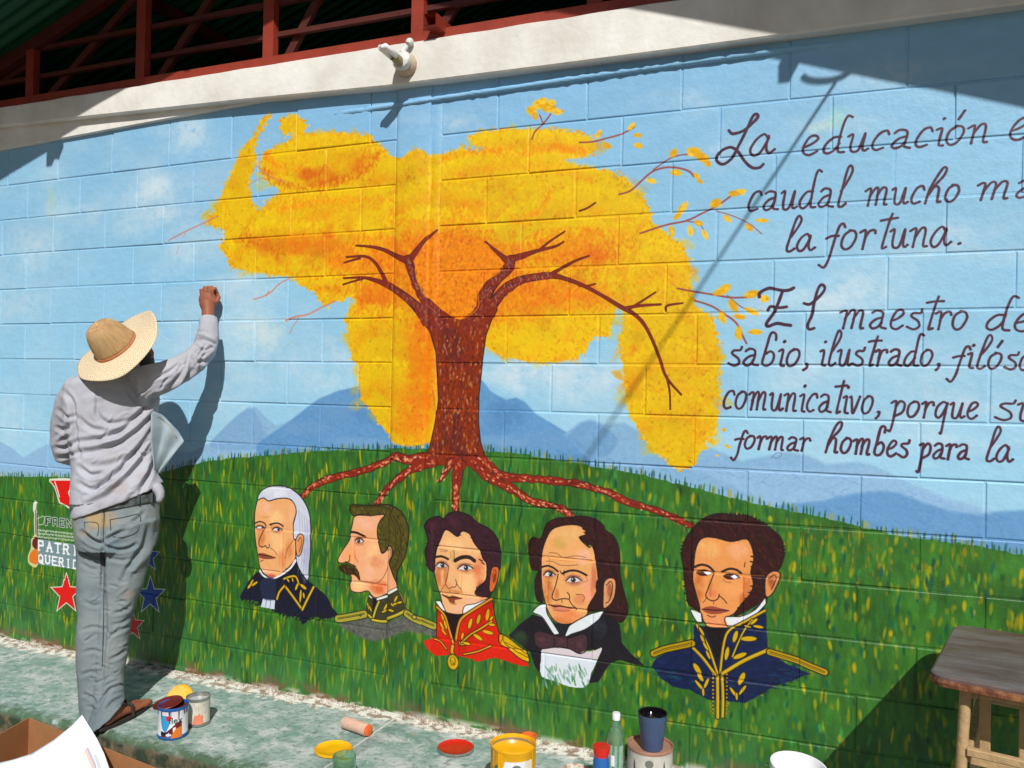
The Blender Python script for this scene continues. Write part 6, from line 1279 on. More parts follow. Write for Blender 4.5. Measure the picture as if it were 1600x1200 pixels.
def sculpt(o, folds, rough_amp=0.0, rough_scale=10):
    me = o.data; n = len(me.vertices); co = np.empty(n*3); me.vertices.foreach_get('co', co); co = co.reshape(-1, 3)
    no = np.array([v.normal[:] for v in me.vertices])
    d = co-CPOS; z = d@CF; u = 800+FPX*(d@CR)/z; v = 600-FPX*(d@CU)/z
    face_ = np.clip(-(no*d).sum(1)/np.linalg.norm(d, axis=1)*2.5, 0, 1)
    off = np.zeros(n)
    for pts, w, amp in folds:
        P = smooth(pts, False, 6); best = np.full(n, 1e9); tt = np.zeros(n)
        for i in range(len(P)-1):
            a_, b_ = P[i], P[i+1]; e = b_-a_; L = e@e+1e-9
            t = np.clip(((u-a_[0])*e[0]+(v-a_[1])*e[1])/L, 0, 1); ds = np.hypot(u-a_[0]-t*e[0], v-a_[1]-t*e[1])
            k = ds < best; best[k] = ds[k]; tt[k] = (i+t[k])/(len(P)-1)
        fade = np.sin(np.clip(tt, .02, .98)*math.pi)**.45
        g = np.exp(-(best/w)**2); sh = np.exp(-((best-w*1.7)/(w*.9))**2)*.45
        off += amp*.001*(g-sh)*fade
    off *= face_
    if rough_amp: off += np.array([noise.fractal(Vector(c)*rough_scale, .7, 2.0, 3)*rough_amp for c in co])
    co = co+no*off[:, None]; me.vertices.foreach_set('co', co.ravel()); me.update()

def cloth(name, base, c2=None, scale=7, bump=.3, rough=.9):
    m = mat(name, base, rough, col2=c2, noise_=.06, scale=scale, bump=bump, bscale=240, spec=.2, detail=7); return m
M_shirt = cloth("grey_cotton_shirt", (178, 181, 192), (156, 156, 164), 7)
M_jean = mat("faded_dirty_denim", (100, 115, 124), .92, col2=(134, 142, 142), scale=6, bump=.35, bscale=220, spec=.2, detail=8)
# dried paint and clay on the trousers: stains with their own shapes
def stains(m, spots):
    N = m.node_tree.nodes; Lk = m.node_tree.links; b = N['Principled BSDF']; src = b.inputs['Base Color'].links[0].from_socket; g = N.new('ShaderNodeNewGeometry')
    nz = N.new('ShaderNodeTexNoise'); nz.inputs['Scale'].default_value = 16; nz.inputs['Detail'].default_value = 6; Lk.new(g.outputs['Position'], nz.inputs['Vector'])
    for P, r, c, a_ in spots:
        vm = N.new('ShaderNodeVectorMath'); vm.operation = 'DISTANCE'; Lk.new(g.outputs['Position'], vm.inputs[0]); vm.inputs[1].default_value = P
        ad = N.new('ShaderNodeMath'); ad.operation = 'MULTIPLY_ADD'; ad.inputs[1].default_value = r*1.5; Lk.new(nz.outputs[0], ad.inputs[0]); Lk.new(vm.outputs['Value'], ad.inputs[2])
        mr = N.new('ShaderNodeMapRange'); mr.inputs['From Min'].default_value = r*1.75; mr.inputs['From Max'].default_value = r*1.3; mr.inputs['To Max'].default_value = a_; Lk.new(ad.outputs[0], mr.inputs[0])
        mx = N.new('ShaderNodeMix'); mx.data_type = 'RGBA'; Lk.new(mr.outputs[0], mx.inputs[0]); Lk.new(src, mx.inputs[6]); mx.inputs[7].default_value = srgb(c); src = mx.outputs[2]
    Lk.new(src, b.inputs['Base Color'])
stains(M_jean, [(tuple(atY(140, 812, -.58)), .11, (150, 116, 84), .75), (tuple(atY(158, 812, -.60)), .085, (168, 142, 96), .8), (tuple(atY(182, 1020, -.62)), .022, (50, 104, 150), .8), (tuple(atY(215, 868, -.55)), .04, (80, 106, 130), .6), (tuple(atY(178, 850, -.6)), .05, (88, 108, 134), .35),
                (tuple(atY(195, 1040, -.6)), .03, (176, 140, 120), .7), (tuple(atY(232, 800, -.52)), .03, (160, 150, 146), .5), (tuple(atY(180, 784, -.60)), .022, (196, 128, 90), .9), (tuple(atY(150, 990, -.66)), .035, (120, 126, 128), .6), (tuple(atY(205, 930, -.56)), .03, (166, 146, 128), .5), (tuple(atY(140, 900, -.66)), .05, (136, 140, 140), .5)])
stains(M_shirt, [(tuple(atY(170, 715, -.62)), .06, (150, 138, 128), .35), (tuple(atY(190, 760, -.58)), .05, (156, 140, 128), .35), (tuple(atY(222, 745, -.5)), .03, (150, 140, 132), .4), (tuple(atY(140, 740, -.6)), .04, (150, 142, 136), .3)])
M_skin = mat("sunburnt_skin", (142, 84, 62), .55, noise_=.12, scale=18, bump=.12, bscale=120, spec=.35)
M_hair = mat("dark_hair", (36, 28, 26), .7, noise_=.3, scale=60, bump=.6, bscale=150)
base = atZ(165, 1110, 0)
man = thing("person", "person in straw hat, pale shirt and stained jeans reaching one hand up to the mural", "person", base)

# ---- body: one continuous surface (mostly under the clothes)
BY = -.50
bm = bmesh.new()
ring_loft(bm, [(186, 560, -.47, 20, .9), (184, 578, -.48, 22, .9), (180, 592, -.49, 46, .5), (176, 615, BY, 60, .52), (175, 660, BY, 56, .55), (178, 710, BY, 50, .6), (181, 760, BY, 49, .65), (183, 800, BY, 52, .66), (183, 838, BY-.02, 52, .66)])
ring_loft(bm, [(154, 820, -.52, 26, 1), (151, 870, -.54, 24, 1), (147, 930, -.57, 20, 1), (147, 990, -.59, 17, 1), (149, 1050, -.60, 17, 1), (152, 1105, -.61, 11, 1), (153, 1122, -.61, 11, 1.1)])
ring_loft(bm, [(205, 820, -.50, 26, 1), (199, 870, -.515, 23, 1), (188, 930, -.535, 18, 1), (177, 990, -.555, 14, 1), (170, 1045, -.58, 14, 1), (169, 1095, -.60, 10, 1), (167, 1112, -.61, 10, 1.1)])
# head, tilted back to look up
HA = None
hc, he1, he2, hs = fr(196, 548, -.44)
n_hat = (-he1*.58+Vector((0, 0, 1))*.68-he2*.46).normalized()      # direction of the crown
look = (he2*.80+Vector((0, 0, 1))*.50+he1*.10); look = (look-n_hat*look.dot(n_hat)).normalized(); side = look.cross(n_hat)
hctr = hc-n_hat*.055
r_ = bmesh.ops.create_icosphere(bm, subdivisions=4, radius=1.0)
for v in r_['verts']:
    x, y, z = v.co
    s_ = 1.0
    if z < 0: s_ = 1+.18*z*(1 if y > 0 else .4)
    P = side*(x*.076*s_)+look*(y*.098)+n_hat*(z*.112)
    if y > .25:                                               # face: brow, eyes, nose, mouth, chin
        nose = math.exp(-((x/.16)**2+((z+.12)/.2)**2)); P += look*.024*nose
        for sx in (-1, 1): P -= look*.008*math.exp(-(((x-sx*.36)/.17)**2+((z-.08)/.12)**2))
        P += look*.005*math.exp(-((x/.5)**2+((z-.24)/.10)**2))+look*.007*math.exp(-((x/.3)**2+((z+.48)/.09)**2))+look*.009*math.exp(-((x/.3)**2+((z+.80)/.16)**2))
    v.co = hctr+P
tube(bm, [hctr-n_hat*.05-look*.02, hctr-n_hat*.12-look*.03, Vector(fr(184, 588, -.49)[0])], [.058, .056, .066], 18)
for sx in (-1, 1): lathe(bm, [(0, -.008), (.022, -.008), (.030, 0), (.026, .010), (.012, .004), (0, .006)], hctr+side*sx*.078-n_hat*.005, 14, axis=side*sx+look*-.3)
# raised right arm and hand
limb(bm, [(210, 606, -.48, 18), (250, 592, -.385, 14), (285, 573, -.28, 12.5), (310, 555, -.20, 12), (322, 535, -.16, 11), (325, 512, -.13, 10), (325, 495, -.11, 9.6), (325, 484, -.10, 9.6), (324, 474, -.09, 12.5)])
Wp = atY(324, 470, -.085); s_ = mpp(Wp); hz_ = Vector((0, 0, 1)); hx = Vector((CR[0], CR[1], 0)).normalized(); hy = Vector((0, 1, 0))
def hp(x, z, y): return Wp+hx*(x*s_)+hz_*(z*s_)+hy*y      # px right, px up, metres to the wall
r_ = bmesh.ops.create_icosphere(bm, subdivisions=3, radius=1.0)
for v in r_['verts']:
    x, y, z = v.co; v.co = hp(x*13.2, 2+z*14, y*.020)
# four fingers curled forward over the wall tool, knuckles up; thumb on the right side
for k, (fx, ln) in enumerate(((-9.2, 8.5), (-3.4, 10.5), (2.6, 10), (8.4, 7.5))):
    tube(bm, [hp(fx*.8, 4, -.004), hp(fx, 13+ln*.5, -.004), hp(fx, 15+ln*.75, .014), hp(fx*.95, 10+ln*.3, .034), hp(fx*.9, 4, .036), hp(fx*.85, 2, .024)], [.0095, .0100, .0094, .0088, .0082, .0068], 10)
tube(bm, [hp(8, -6, .004), hp(13, 0, .010), hp(13, 7, .022), hp(9, 10, .034)], [.0105, .0105, .0098, .008], 10)
# left arm, bent in front
limb(bm, [(122, 606, -.50, 20), (106, 636, -.49, 18), (98, 672, -.47, 16), (98, 706, -.44, 14), (118, 716, -.38, 13), (146, 706, -.32, 11), (168, 696, -.28, 9)])
Lh = atY(182, 690, -.24)
r_ = bmesh.ops.create_icosphere(bm, subdivisions=3, radius=1.0)
for v in r_['verts']: x, y, z = v.co; v.co = Lh+Vector((x*.045, y*.05, z*.018))
for k in range(4):
    q = Lh+Vector((-.03+k*.02, .04, 0)); tube(bm, [q-Vector((0, .03, 0)), q+Vector((0, .02, .004)), q+Vector((0, .042, -.012)), q+Vector((0, .036, -.03))], [.010, .0095, .009, .007], 10)
tube(bm, [Lh+Vector((.03, -.01, 0)), Lh+Vector((.055, .012, .004)), Lh+Vector((.05, .04, .004))], [.011, .0105, .008], 10)
# bare feet
def foot(heel, toe, w=.045):
    d = (toe-heel); L = d.length; d.normalize(); sd_ = Vector((d.y, -d.x, 0)); up = Vector((0, 0, 1)); R = []
    for t, hw, h, z in ((-.02, .022, .03, .03), (.06, .030, .05, .036), (.22, .032, .066, .044), (.42, .034, .05, .038), (.62, .044, .036, .028), (.78, .046, .030, .028), (.88, .042, .022, .025)):
        c = heel+d*(t*L); R.append([bm.verts.new(c+sd_*hw*math.cos(a)+up*(z+max(-z+.014, h*.5*math.sin(a)))) for a in [k*2*math.pi/18 for k in range(18)]])
    for A, B in zip(R, R[1:]):
        for k in range(18): bm.faces.new((A[k], A[(k+1) % 18], B[(k+1) % 18], B[k]))
    bm.faces.new(R[0][::-1]); bm.faces.new(R[-1])
    for k, (o_, l_, rr) in enumerate(((-.032, .20, .0145), (-.014, .19, .0105), (.003, .17, .0100), (.018, .14, .0095), (.032, .10, .009))):
        b0 = heel+d*(.80*L)+sd_*(o_*sd_sign); tube(bm, [b0+up*.026, b0+d*(l_*L*.6)+up*.030, b0+d*(l_*L)+up*.022], [rr, rr*1.1, rr*.8], 10)
FH, FT = atZ(163, 1128, .03), atZ(226, 1093, .03); FH.z = FT.z = 0; sd_sign = -1
FH = FT+(FH-FT).normalized()*.27
foot(FH, FT)
LH_, LT_ = FH+Vector((-.13, .03, 0)), FH+Vector((-.22, .27, 0)); foot(LH_, LT_)
body = mesh_obj("body", bm, M_skin, man)
bake(body, [('REMESH', dict(mode='VOXEL', voxel_size=.0036)), ('SMOOTH', dict(factor=.5, iterations=3))])

# ---- sandals
M_sole = mat("dark_rubber", (44, 38, 36), .8, noise_=.2, scale=30)
for h_, t_ in ((FH, FT), (LH_, LT_)):
    bm = bmesh.new(); d = (t_-h_).normalized(); sdv = Vector((d.y, -d.x, 0)); L = (t_-h_).length; out_ = []
    for a in np.linspace(0, 2*math.pi, 28, endpoint=False):
        c = math.cos(a); w_ = .046+.008*c; out_.append(h_+d*(L*.5+c*L*.57)+sdv*(math.sin(a)*w_))
    lo = [bm.verts.new((p.x, p.y, .001)) for p in out_]; hi = [bm.verts.new((p.x, p.y, .014)) for p in out_]
    bm.faces.new(hi); bm.faces.new(lo[::-1])
    for i in range(28): bm.faces.new((lo[i], lo[(i+1) % 28], hi[(i+1) % 28], hi[i]))
    sd_o = mesh_obj("sandal", bm, M_sole, man)
    bm = bmesh.new()
    tube(bm, [h_+d*L*.5+sdv*s2*.046+Vector((0, 0, .012+z2)) for s2, z2 in ((-1, 0), (-.85, .045), (0, .062), (.85, .045), (1, 0))], .007, 8); mesh_obj("strap", bm, M_sole, sd_o)

# ---- trousers
bm = bmesh.new()
ring_loft(bm, [(184, 776, BY, 60, .66, 8), (184, 792, BY, 62, .68, 6), (183, 815, BY-.01, 62, .72, 3), (183, 838, BY-.02, 60, .72), (182, 856, BY-.03, 56, .68)], 36)
ring_loft(bm, [(152, 815, -.53, 31, 1), (150, 850, -.54, 29.5, 1), (151, 900, -.56, 27.5, 1), (149, 950, -.575, 26.5, 1), (148, 1000, -.59, 26, 1), (147, 1050, -.60, 25.5, 1), (149, 1090, -.61, 23, 1), (149, 1120, -.62, 22, 1.05), (151, 1136, -.625, 21, 1.1)], 30)
ring_loft(bm, [(207, 812, -.50, 35, .95), (202, 850, -.505, 34, .95), (199, 880, -.515, 32, .95), (193, 915, -.53, 29, .95), (186, 940, -.54, 26.5, 1), (180, 965, -.55, 25, 1), (176, 1000, -.56, 24, 1), (170, 1050, -.58, 23.5, 1), (169, 1080, -.60, 23, 1), (170, 1100, -.615, 23, 1.15, 6), (166, 1112, -.63, 25, 1.25, 14), (162, 1121, -.64, 26, 1.3, 20)], 30)
tro = mesh_obj("trousers", bm, M_jean, man)
bake(tro, [('REMESH', dict(mode='VOXEL', voxel_size=.0052)), ('SMOOTH', dict(factor=.6, iterations=3))])
sculpt(tro, [([(128, 832), (146, 846), (161, 850)], 4, -22), ([(162, 846), (180, 836), (198, 828)], 3.5, -15), ([(163, 853), (182, 859), (200, 857), (214, 850)], 3, -14), ([(161, 852), (162, 880), (161, 915)], 3.5, -12), ([(162, 800), (162, 825), (161, 848)], 3, -8),
             ([(233, 820), (226, 850), (207, 880), (190, 908)], 4.5, -14), ([(243, 835), (234, 862), (214, 890)], 4, 9), ([(226, 800), (210, 815), (186, 826)], 3.5, -7), ([(128, 860), (142, 868), (160, 872)], 3, -8), ([(127, 880), (140, 888), (154, 890)], 3, -6), ([(168, 872), (190, 876), (205, 872)], 3, -7),
             ([(162, 915), (164, 980), (160, 1040), (158, 1085)], 4, -9), ([(128, 985), (146, 980), (168, 984)], 3, -6), ([(174, 990), (190, 984), (206, 976)], 3, -7), ([(130, 1020), (146, 1016), (160, 1020)], 3, -6), ([(172, 1030), (186, 1024), (198, 1014)], 3, -8), ([(128, 1055), (142, 1050), (156, 1054)], 3, -6),
             ([(190, 1072), (174, 1076), (162, 1090), (152, 1108)], 3, -13), ([(192, 1090), (178, 1096), (166, 1110)], 3, -12), ([(180, 1060), (166, 1066), (156, 1078)], 3, 7), ([(130, 1085), (142, 1090), (150, 1100)], 3, -8), ([(205, 945), (192, 955), (178, 958)], 3, -7), ([(203, 965), (190, 974), (176, 976)], 3, -6), ([(132, 940), (146, 946), (158, 944)], 3, -6),
             ([(196, 900), (210, 885), (224, 862)], 4, 8)], .004, 9)
fr_ = np.random.default_rng(9); extra = []
for _ in range(40):
    y0 = fr_.uniform(860, 1110); x0 = fr_.uniform(126, 200); an = fr_.normal()*.45; L_ = fr_.uniform(8, 22)
    extra.append(([(x0, y0), (x0+L_*.5*math.cos(an), y0+L_*.5*math.sin(an)+fr_.normal()*1.5), (x0+L_*math.cos(an), y0+L_*math.sin(an))], fr_.uniform(1.5, 2.6), fr_.choice([-5, -4, 3])))
sculpt(tro, extra)
# seams, back pockets and belt loops
M_seam = mat("dark_seam", (66, 76, 82), .9)
def on_surface(o, x, y, off=.002):
    d = Vector(ray(x, y)).normalized(); ok, loc, nrm, i = o.ray_cast(Vector(CPOS)-parent_world(man)*0, d) if False else ray_hit(o, d)
    return (loc+nrm*off) if ok else None
def ray_hit(o, d):
    M = Matrix.Translation(-parent_world(man)) if False else Matrix.Identity(4)
    ok, loc, nrm, i = o.ray_cast(Vector(CPOS), d); return ok, loc, nrm, i
def seam(o, pts, r, m, name, par, off=.0015):
    P = [on_surface(o, x, y, off) for x, y in smooth(pts, False, 6)]; P = [p for p in P if p is not None]
    if len(P) < 3: return
    for _ in range(2):
        P = [P[0]]+[(P[i-1]+P[i]*2+P[i+1])/4 for i in range(1, len(P)-1)]+[P[-1]]
    bm = bmesh.new(); tube(bm, P, r, 6); mesh_obj(name, bm, m, par, smooth_=True)
seam(tro, [(163, 792), (162, 825), (161, 846)], .0022, M_seam, "seam", tro)
seam(tro, [(161, 856), (163, 900), (162, 960), (160, 1040)], .0020, M_seam, "seam", tro)
seam(tro, [(128, 808), (150, 797), (164, 794), (200, 789), (240, 784)], .0022, M_seam, "seam", tro)
seam(tro, [(172, 812), (176, 838), (198, 838), (216, 828), (218, 804), (195, 808), (172, 812)], .0018, M_seam, "back_pocket_seam", tro)
seam(tro, [(132, 816), (136, 836), (150, 842), (154, 818), (132, 816)], .0016, M_seam, "back_pocket_seam", tro)

# ---- belt and bare strip of waistband
M_belt = mat("grey_woven_belt", (60, 68, 68), .8, col2=(92, 100, 98), scale=60, contrast=3, bump=.4, bscale=200)
bm = bmesh.new(); R1 = []
for q in ((183, 788, 64.0, 9), (184, 775, 64.0, 9)):
    P, e1, e2, s = fr(q[0], q[1], BY); R1.append([bm.verts.new(P+e1*(q[2]*s*math.cos(t))+e2*(q[2]*s*.69*math.sin(t))+Vector((0, 0, q[3]*s*math.cos(t)))) for t in np.linspace(0, 2*math.pi, 48, endpoint=False)])
R1b = []
for ring in R1:
    c = sum((v.co for v in ring), Vector())/48; R1b.append([bm.verts.new(v.co+(v.co-c)*.035) for v in ring])
for A, B in ((R1[0], R1[1]), (R1[1], R1b[1]), (R1b[1], R1b[0]), (R1b[0], R1[0])):
    for k in range(48): bm.faces.new((A[k], A[(k+1) % 48], B[(k+1) % 48], B[k]))
bmesh.ops.scale(bm, verts=bm.verts, vec=(1, 1, 1)); belt = mesh_obj("belt", bm, M_belt, man, smooth_=True, auto=40)
for lx, ly in ((216, 779), (236, 777)):
    q0 = on_surface(belt, lx, ly, .003)
    if q0: bm = bmesh.new(); tube(bm, [q0+Vector((0, 0, -.022)), q0+Vector((0, 0, .020))], [(.006, .003)]*2, square=True, up=(CF[0], CF[1], 0)); mesh_obj("belt_loop", bm, M_seam, man)

# ---- shirt
bm = bmesh.new()
ring_loft(bm, [(188, 566, -.475, 26, .85), (186, 576, -.48, 31, .8), (181, 586, -.49, 52, .55), (176, 600, -.495, 67, .52), (174, 630, BY, 69, .55), (174, 670, BY, 65, .6), (177, 705, BY, 61, .66), (179, 740, BY, 61, .72), (182, 762, BY, 64, .74, 12), (184, 781, BY, 66, .76, 27)], 40)
limb(bm, [(206, 606, -.49, 27), (232, 597, -.43, 27), (258, 588, -.36, 24), (282, 577, -.29, 22), (303, 564, -.22, 20), (318, 548, -.18, 19), (324, 530, -.155, 17), (326, 512, -.135, 15), (326, 497, -.12, 13.5)])
limb(bm, [(130, 606, -.50, 26), (112, 630, -.49, 24), (103, 660, -.475, 22), (101, 690, -.46, 21), (104, 708, -.43, 20), (124, 716, -.38, 17), (146, 708, -.33, 15)])
shirt = mesh_obj("shirt", bm, M_shirt, man)
bake(shirt, [('REMESH', dict(mode='VOXEL', voxel_size=.0050)), ('SMOOTH', dict(factor=.6, iterations=6))])
sculpt(shirt, [([(118, 690), (150, 687), (190, 673), (225, 642), (242, 618)], 4.5, -15), ([(126, 708), (165, 701), (205, 681), (240, 650)], 5, -16), ([(140, 722), (175, 716), (208, 700), (236, 676)], 5, 10), ([(148, 764), (185, 737), (215, 702), (239, 668)], 4.5, -16), ([(165, 780), (200, 747), (232, 706)], 5, -14), ([(190, 782), (218, 750), (240, 715)], 4.5, 11),
               ([(150, 640), (158, 655), (176, 662), (205, 655), (228, 636)], 4, -10), ([(120, 650), (140, 668), (170, 676)], 4, -9), ([(124, 730), (140, 742), (160, 740)], 4, -13), ([(122, 755), (145, 765), (170, 752)], 4, -11), ([(218, 775), (230, 745), (240, 715)], 4, -13), ([(150, 600), (152, 625), (150, 650)], 3, -6), ([(208, 590), (212, 612), (226, 630)], 3.5, -9),
               ([(200, 610), (214, 628), (232, 640)], 3.5, -8), ([(234, 624), (262, 608), (280, 588)], 3.5, -14), ([(248, 612), (270, 604), (288, 586), (292, 566)], 3.2, 8), ([(262, 616), (284, 600), (300, 578)], 3.2, -13), ([(282, 606), (300, 594), (310, 576)], 3.0, 7), ([(292, 602), (308, 586), (316, 566)], 3, -12), ([(240, 590), (262, 582), (284, 566)], 3, -9), ([(300, 556), (312, 566), (328, 562)], 3, -10), ([(304, 540), (318, 548), (333, 542)], 3, -9),
               ([(303, 530), (310, 523), (322, 524), (335, 532)], 2.6, 10), ([(303, 536), (312, 530), (324, 532), (336, 538)], 2.2, -10), ([(92, 640), (104, 652), (116, 650)], 3.5, -10), ([(88, 668), (100, 672), (112, 662)], 3.5, -11), ([(86, 690), (98, 680), (114, 676)], 3.5, 8), ([(86, 700), (102, 700), (118, 690)], 3.5, -13), ([(92, 716), (108, 712), (124, 706)], 3, -9), ([(100, 612), (112, 628), (116, 655), (118, 690), (124, 716)], 4, -13),
               ([(160, 690), (180, 690), (200, 680)], 5, 7), ([(136, 625), (160, 618), (190, 622)], 6, 5), ([(132, 782), (160, 770), (186, 748)], 4, 10)], .0035, 10)
fr_ = np.random.default_rng(4); extra = []
for _ in range(26):
    x0, y0 = fr_.uniform(118, 235), fr_.uniform(605, 775); an = -.65+fr_.normal()*.35; L_ = fr_.uniform(10, 30)
    extra.append(([(x0, y0), (x0+L_*.5*math.cos(an), y0+L_*.5*math.sin(an)+fr_.normal()*2), (x0+L_*math.cos(an), y0+L_*math.sin(an))], fr_.uniform(1.6, 2.6), fr_.choice([-4.5, -3.5, 3])))
for _ in range(16):
    x0, y0 = fr_.uniform(240, 320), 0; y0 = float(np.interp(x0, [240, 320], [608, 550]))+fr_.normal()*8; an = -1.0+fr_.normal()*.3; L_ = fr_.uniform(8, 20)
    extra.append(([(x0, y0), (x0+L_*.5*math.cos(an), y0+L_*.5*math.sin(an)), (x0+L_*math.cos(an), y0+L_*math.sin(an))], fr_.uniform(1.5, 2.2), fr_.choice([-5, -4, 3])))
sculpt(shirt, extra)
# collar, sleeve seam, hem flap, hanging front flap
bm = bmesh.new(); R = []
for q in ((187, 581, 30, .84, -3), (189, 570, 29.5, .84, -3), (190, 563, 27.5, .84, -3), (189, 566, 24, .84, -3)):
    P, e1, e2, s = fr(q[0], q[1], -.478); R.append([bm.verts.new(P+e1*(q[2]*s*math.cos(t))+e2*(q[2]*s*q[3]*math.sin(t))+Vector((0, 0, q[4]*s*math.cos(t)))) for t in np.linspace(0, 2*math.pi, 40, endpoint=False)])
for A, B in zip(R, R[1:]):
    for k in range(40): bm.faces.new((A[k], A[(k+1) % 40], B[(k+1) % 40], B[k]))
mesh_obj("collar", bm, M_shirt, shirt, smooth_=True)
M_shirt2 = cloth("pale_blue_shirt_shaded", (166, 182, 192), (146, 162, 172), 6)  # pale blue front panel of the shirt, partial shade mixed into its colour
fl = [[(236, 640, -.42), (252, 648, -.36), (268, 662, -.31), (280, 678, -.27)], [(236, 665, -.42), (254, 668, -.36), (272, 678, -.31), (288, 690, -.27)], [(236, 690, -.42), (250, 694, -.36), (264, 700, -.32), (276, 705, -.29)], [(238, 712, -.42), (246, 716, -.38), (254, 722, -.35), (262, 724, -.32)], [(240, 733, -.42), (243, 736, -.39), (246, 738, -.37), (250, 740, -.35)]]
bm = bmesh.new(); Gf = np.array([[list(atY(*q)) for q in r] for r in fl]); NU, NV = 24, 20; V = []
for a_ in range(NU+1):
    u_ = a_/NU*4; i = min(int(u_), 3); fu = u_-i; row = []
    for b_ in range(NV+1):
        v_ = b_/NV*3; j = min(int(v_), 2); fv = v_-j
        P = Gf[i, j]*(1-fu)*(1-fv)+Gf[i+1, j]*fu*(1-fv)+Gf[i, j+1]*(1-fu)*fv+Gf[i+1, j+1]*fu*fv
        row.append(bm.verts.new(Vector(P)+Vector((.4, -.9, 0))*.006*math.sin(v_*4+u_)))
    V.append(row)
for i in range(NU):
    for j in range(NV): bm.faces.new((V[i][j], V[i+1][j], V[i+1][j+1], V[i][j+1]))
for _ in range(4): bmesh.ops.smooth_vert(bm, verts=bm.verts, factor=.5)
fo = mesh_obj("shirt_front_flap", bm, M_shirt2, man, smooth_=True); so = fo.modifiers.new("thickness", 'SOLIDIFY'); so.thickness = .0025
seam(fo, [(246, 650), (262, 662), (276, 684)], .0016, mat("tan_stitching", (176, 160, 130), .8), "stitching", fo)
bm = bmesh.new(); limb(bm, [(240, 758, -.44, 10), (248, 764, -.43, 9), (252, 776, -.43, 7), (246, 786, -.44, 4)], 14); tl_ = mesh_obj("shirt_tail", bm, M_shirt, man, smooth_=True); bake(tl_, [('SUBSURF', dict(levels=1))])

# ---- hair and straw hat
bm = bmesh.new(); r_ = bmesh.ops.create_icosphere(bm, subdivisions=4, radius=1.0)
dl = []
for v in r_['verts']:
    x, y, z = v.co
    if y > .30 or (z < -.55): dl.append(v)
    jn = 1+.03*noise.noise(v.co*7); v.co = hctr+(side*(x*.083)+look*(y*.104-.004)+n_hat*(z*.116))*jn
bmesh.ops.delete(bm, geom=dl, context='VERTS'); mesh_obj("hair", bm, M_hair, man, smooth_=True)

def straw(name, c1, c2, sc_, ring=False):
    m = bpy.data.materials.new(name); m.use_nodes = True; N = m.node_tree.nodes; Lk = m.node_tree.links; b = N['Principled BSDF']; b.inputs['Roughness'].default_value = .55; b.inputs['Specular IOR Level'].default_value = .4
    at = N.new('ShaderNodeUVMap'); at.uv_map = "UVMap"; mp = N.new('ShaderNodeMapping'); mp.inputs['Scale'].default_value = sc_; Lk.new(at.outputs[0], mp.inputs[0])
    w = N.new('ShaderNodeTexChecker') if not ring else N.new('ShaderNodeTexWave')
    if ring: w.wave_type = 'BANDS'; w.bands_direction = 'X'; w.inputs['Scale'].default_value = 1; w.inputs['Distortion'].default_value = 1.2; w.inputs['Detail'].default_value = 2; fac = w.outputs['Fac']
    else: w.inputs['Scale'].default_value = 1; fac = w.outputs['Fac']
    Lk.new(mp.outputs[0], w.inputs['Vector'])
    nz = N.new('ShaderNodeTexNoise'); nz.inputs['Scale'].default_value = .6; nz.inputs['Detail'].default_value = 4; Lk.new(mp.outputs[0], nz.inputs['Vector'])
    ad = N.new('ShaderNodeMath'); ad.operation = 'MULTIPLY_ADD'; ad.inputs[1].default_value = .45; Lk.new(fac, ad.inputs[0]); Lk.new(nz.outputs[0], ad.inputs[2])
    cr = N.new('ShaderNodeValToRGB'); cr.color_ramp.elements[0].position = .35; cr.color_ramp.elements[1].position = .9; cr.color_ramp.elements[0].color = srgb(c1); cr.color_ramp.elements[1].color = srgb(c2); Lk.new(ad.outputs[0], cr.inputs[0]); Lk.new(cr.outputs[0], b.inputs['Base Color'])
    bp = N.new('ShaderNodeBump'); bp.inputs['Strength'].default_value = .7; bp.inputs['Distance'].default_value = .003; Lk.new(ad.outputs[0], bp.inputs['Height']); Lk.new(bp.outputs[0], b.inputs['Normal'])
    return m
M_crown = straw("tan_straw_crown", (166, 128, 84), (222, 184, 132), (120, 9, 1), True)
M_brim = straw("pale_woven_brim", (180, 156, 118), (234, 218, 186), (190, 22, 1))
n_br = (-he1*.60+Vector((0, 0, 1))*.66-he2*.45).normalized()
bc = fr(181, 541, -.545)[0]
t1 = (he1*.763+Vector((0, 0, 1))*.647).normalized(); t1 = (t1-n_br*t1.dot(n_br)).normalized(); t2 = n_br.cross(t1)
if t2.dot(Vector((0, 0, 1))) > 0: t2 = -t2
hat = bpy.data.objects.new("straw_hat", None); link(hat, man); hat.location = (0, 0, 0); hat.empty_display_size = .05
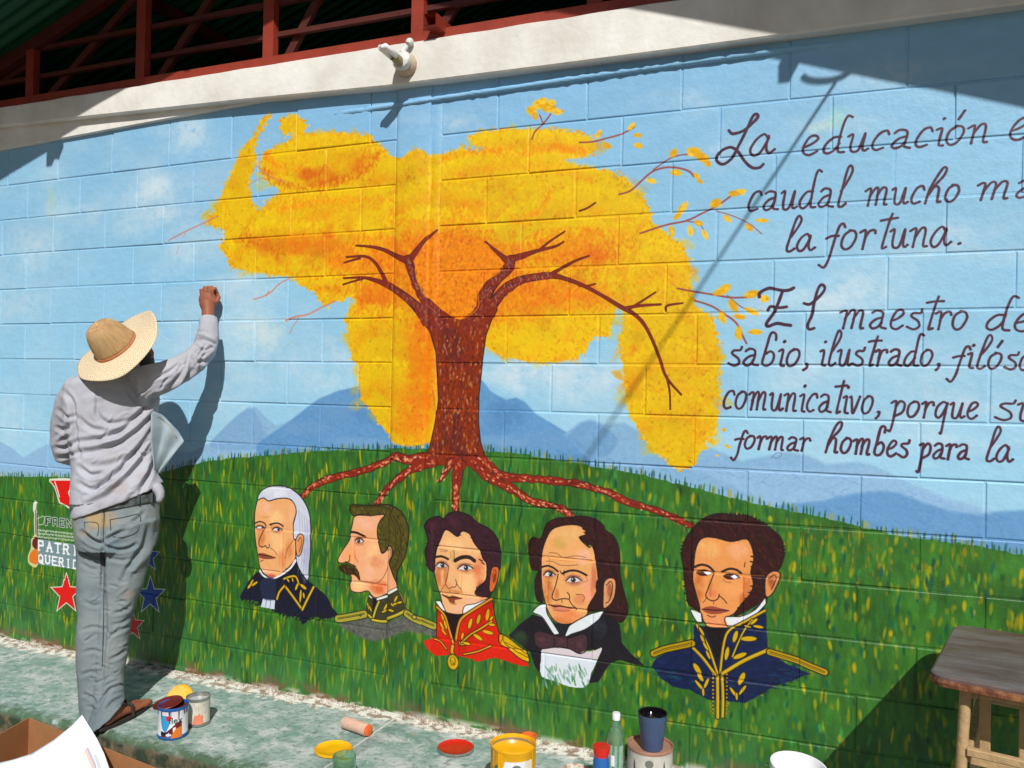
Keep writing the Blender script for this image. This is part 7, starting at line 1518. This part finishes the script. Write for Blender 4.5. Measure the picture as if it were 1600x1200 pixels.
def hat_surf(name, m, rows, n=96, thick=.003):
    me = bpy.data.meshes.new(name); V, Fc, UV = [], [], []
    for i, row in enumerate(rows): V += [row(k*2*math.pi/n) for k in range(n)]
    for i in range(len(rows)-1):
        for k in range(n): Fc.append((i*n+k, i*n+(k+1) % n, (i+1)*n+(k+1) % n, (i+1)*n+k)); UV += [(k/n, i/len(rows)), ((k+1)/n, i/len(rows)), ((k+1)/n, (i+1)/len(rows)), (k/n, (i+1)/len(rows))]
    me.from_pydata([tuple(v) for v in V], [], Fc); uvl = me.uv_layers.new(name="UVMap"); uvl.data.foreach_set('uv', np.array(UV, float).ravel())
    me.materials.append(m)
    for p in me.polygons: p.use_smooth = True
    o = bpy.data.objects.new(name, me); link(o, hat); o.matrix_parent_inverse = Matrix.Translation(parent_world(hat)).inverted()
    s = o.modifiers.new("thickness", 'SOLIDIFY'); s.thickness = thick; return o
BRr, CRr = .212, .093
def brim_pt(a, f):
    r = lerp(CRr*.98, BRr, f); ca, sa = math.cos(a), math.sin(a)
    lift_ = (.024*f*f*(ca*ca)*(1 if ca > 0 else .2)-.030*f*f*(sa*sa)-.01*f*(1 if ca < 0 else 0)*ca*ca)+.005*f*math.sin(a*5+1)*f
    return bc+t1*(r*ca*(1.0 if ca > 0 else .93))+t2*(r*sa*(.98 if sa > 0 else .98))+n_br*lift_
hat_surf("brim", M_brim, [lambda a, f=f: brim_pt(a, f) for f in np.linspace(0, 1, 16)])
crv = [(1.0, 0), (.97, .02), (.92, .045), (.84, .072), (.74, .095), (.62, .112), (.48, .119), (.44, .1205), (.42, .118), (.30, .114), (.001, .112)]
hat_surf("crown", M_crown, [lambda a, r=r, h=h: bc+(t1*math.cos(a)+t2*math.sin(a))*CRr*r*(1+.015*math.sin(a*3))+n_br*h*1.02 for r, h in crv], 72)
M_band = mat("reddish_straw_band", (176, 110, 70), .6, noise_=.2, scale=60)
hat_surf("hat_band", M_band, [lambda a, r=r, h=h: bc+(t1*math.cos(a)+t2*math.sin(a))*CRr*r*(1+.015*math.sin(a*3))+n_br*h for r, h in ((1.03, -.001), (1.04, .003), (1.03, .008), (1.0, .009))], 72, .002)
hat_surf("crown_ring", M_band, [lambda a, r=r, h=h: bc+(t1*math.cos(a)+t2*math.sin(a))*CRr*r+n_br*h*1.02 for r, h in ((.49, .1185), (.47, .122), (.44, .122), (.42, .1175))], 48, .001)
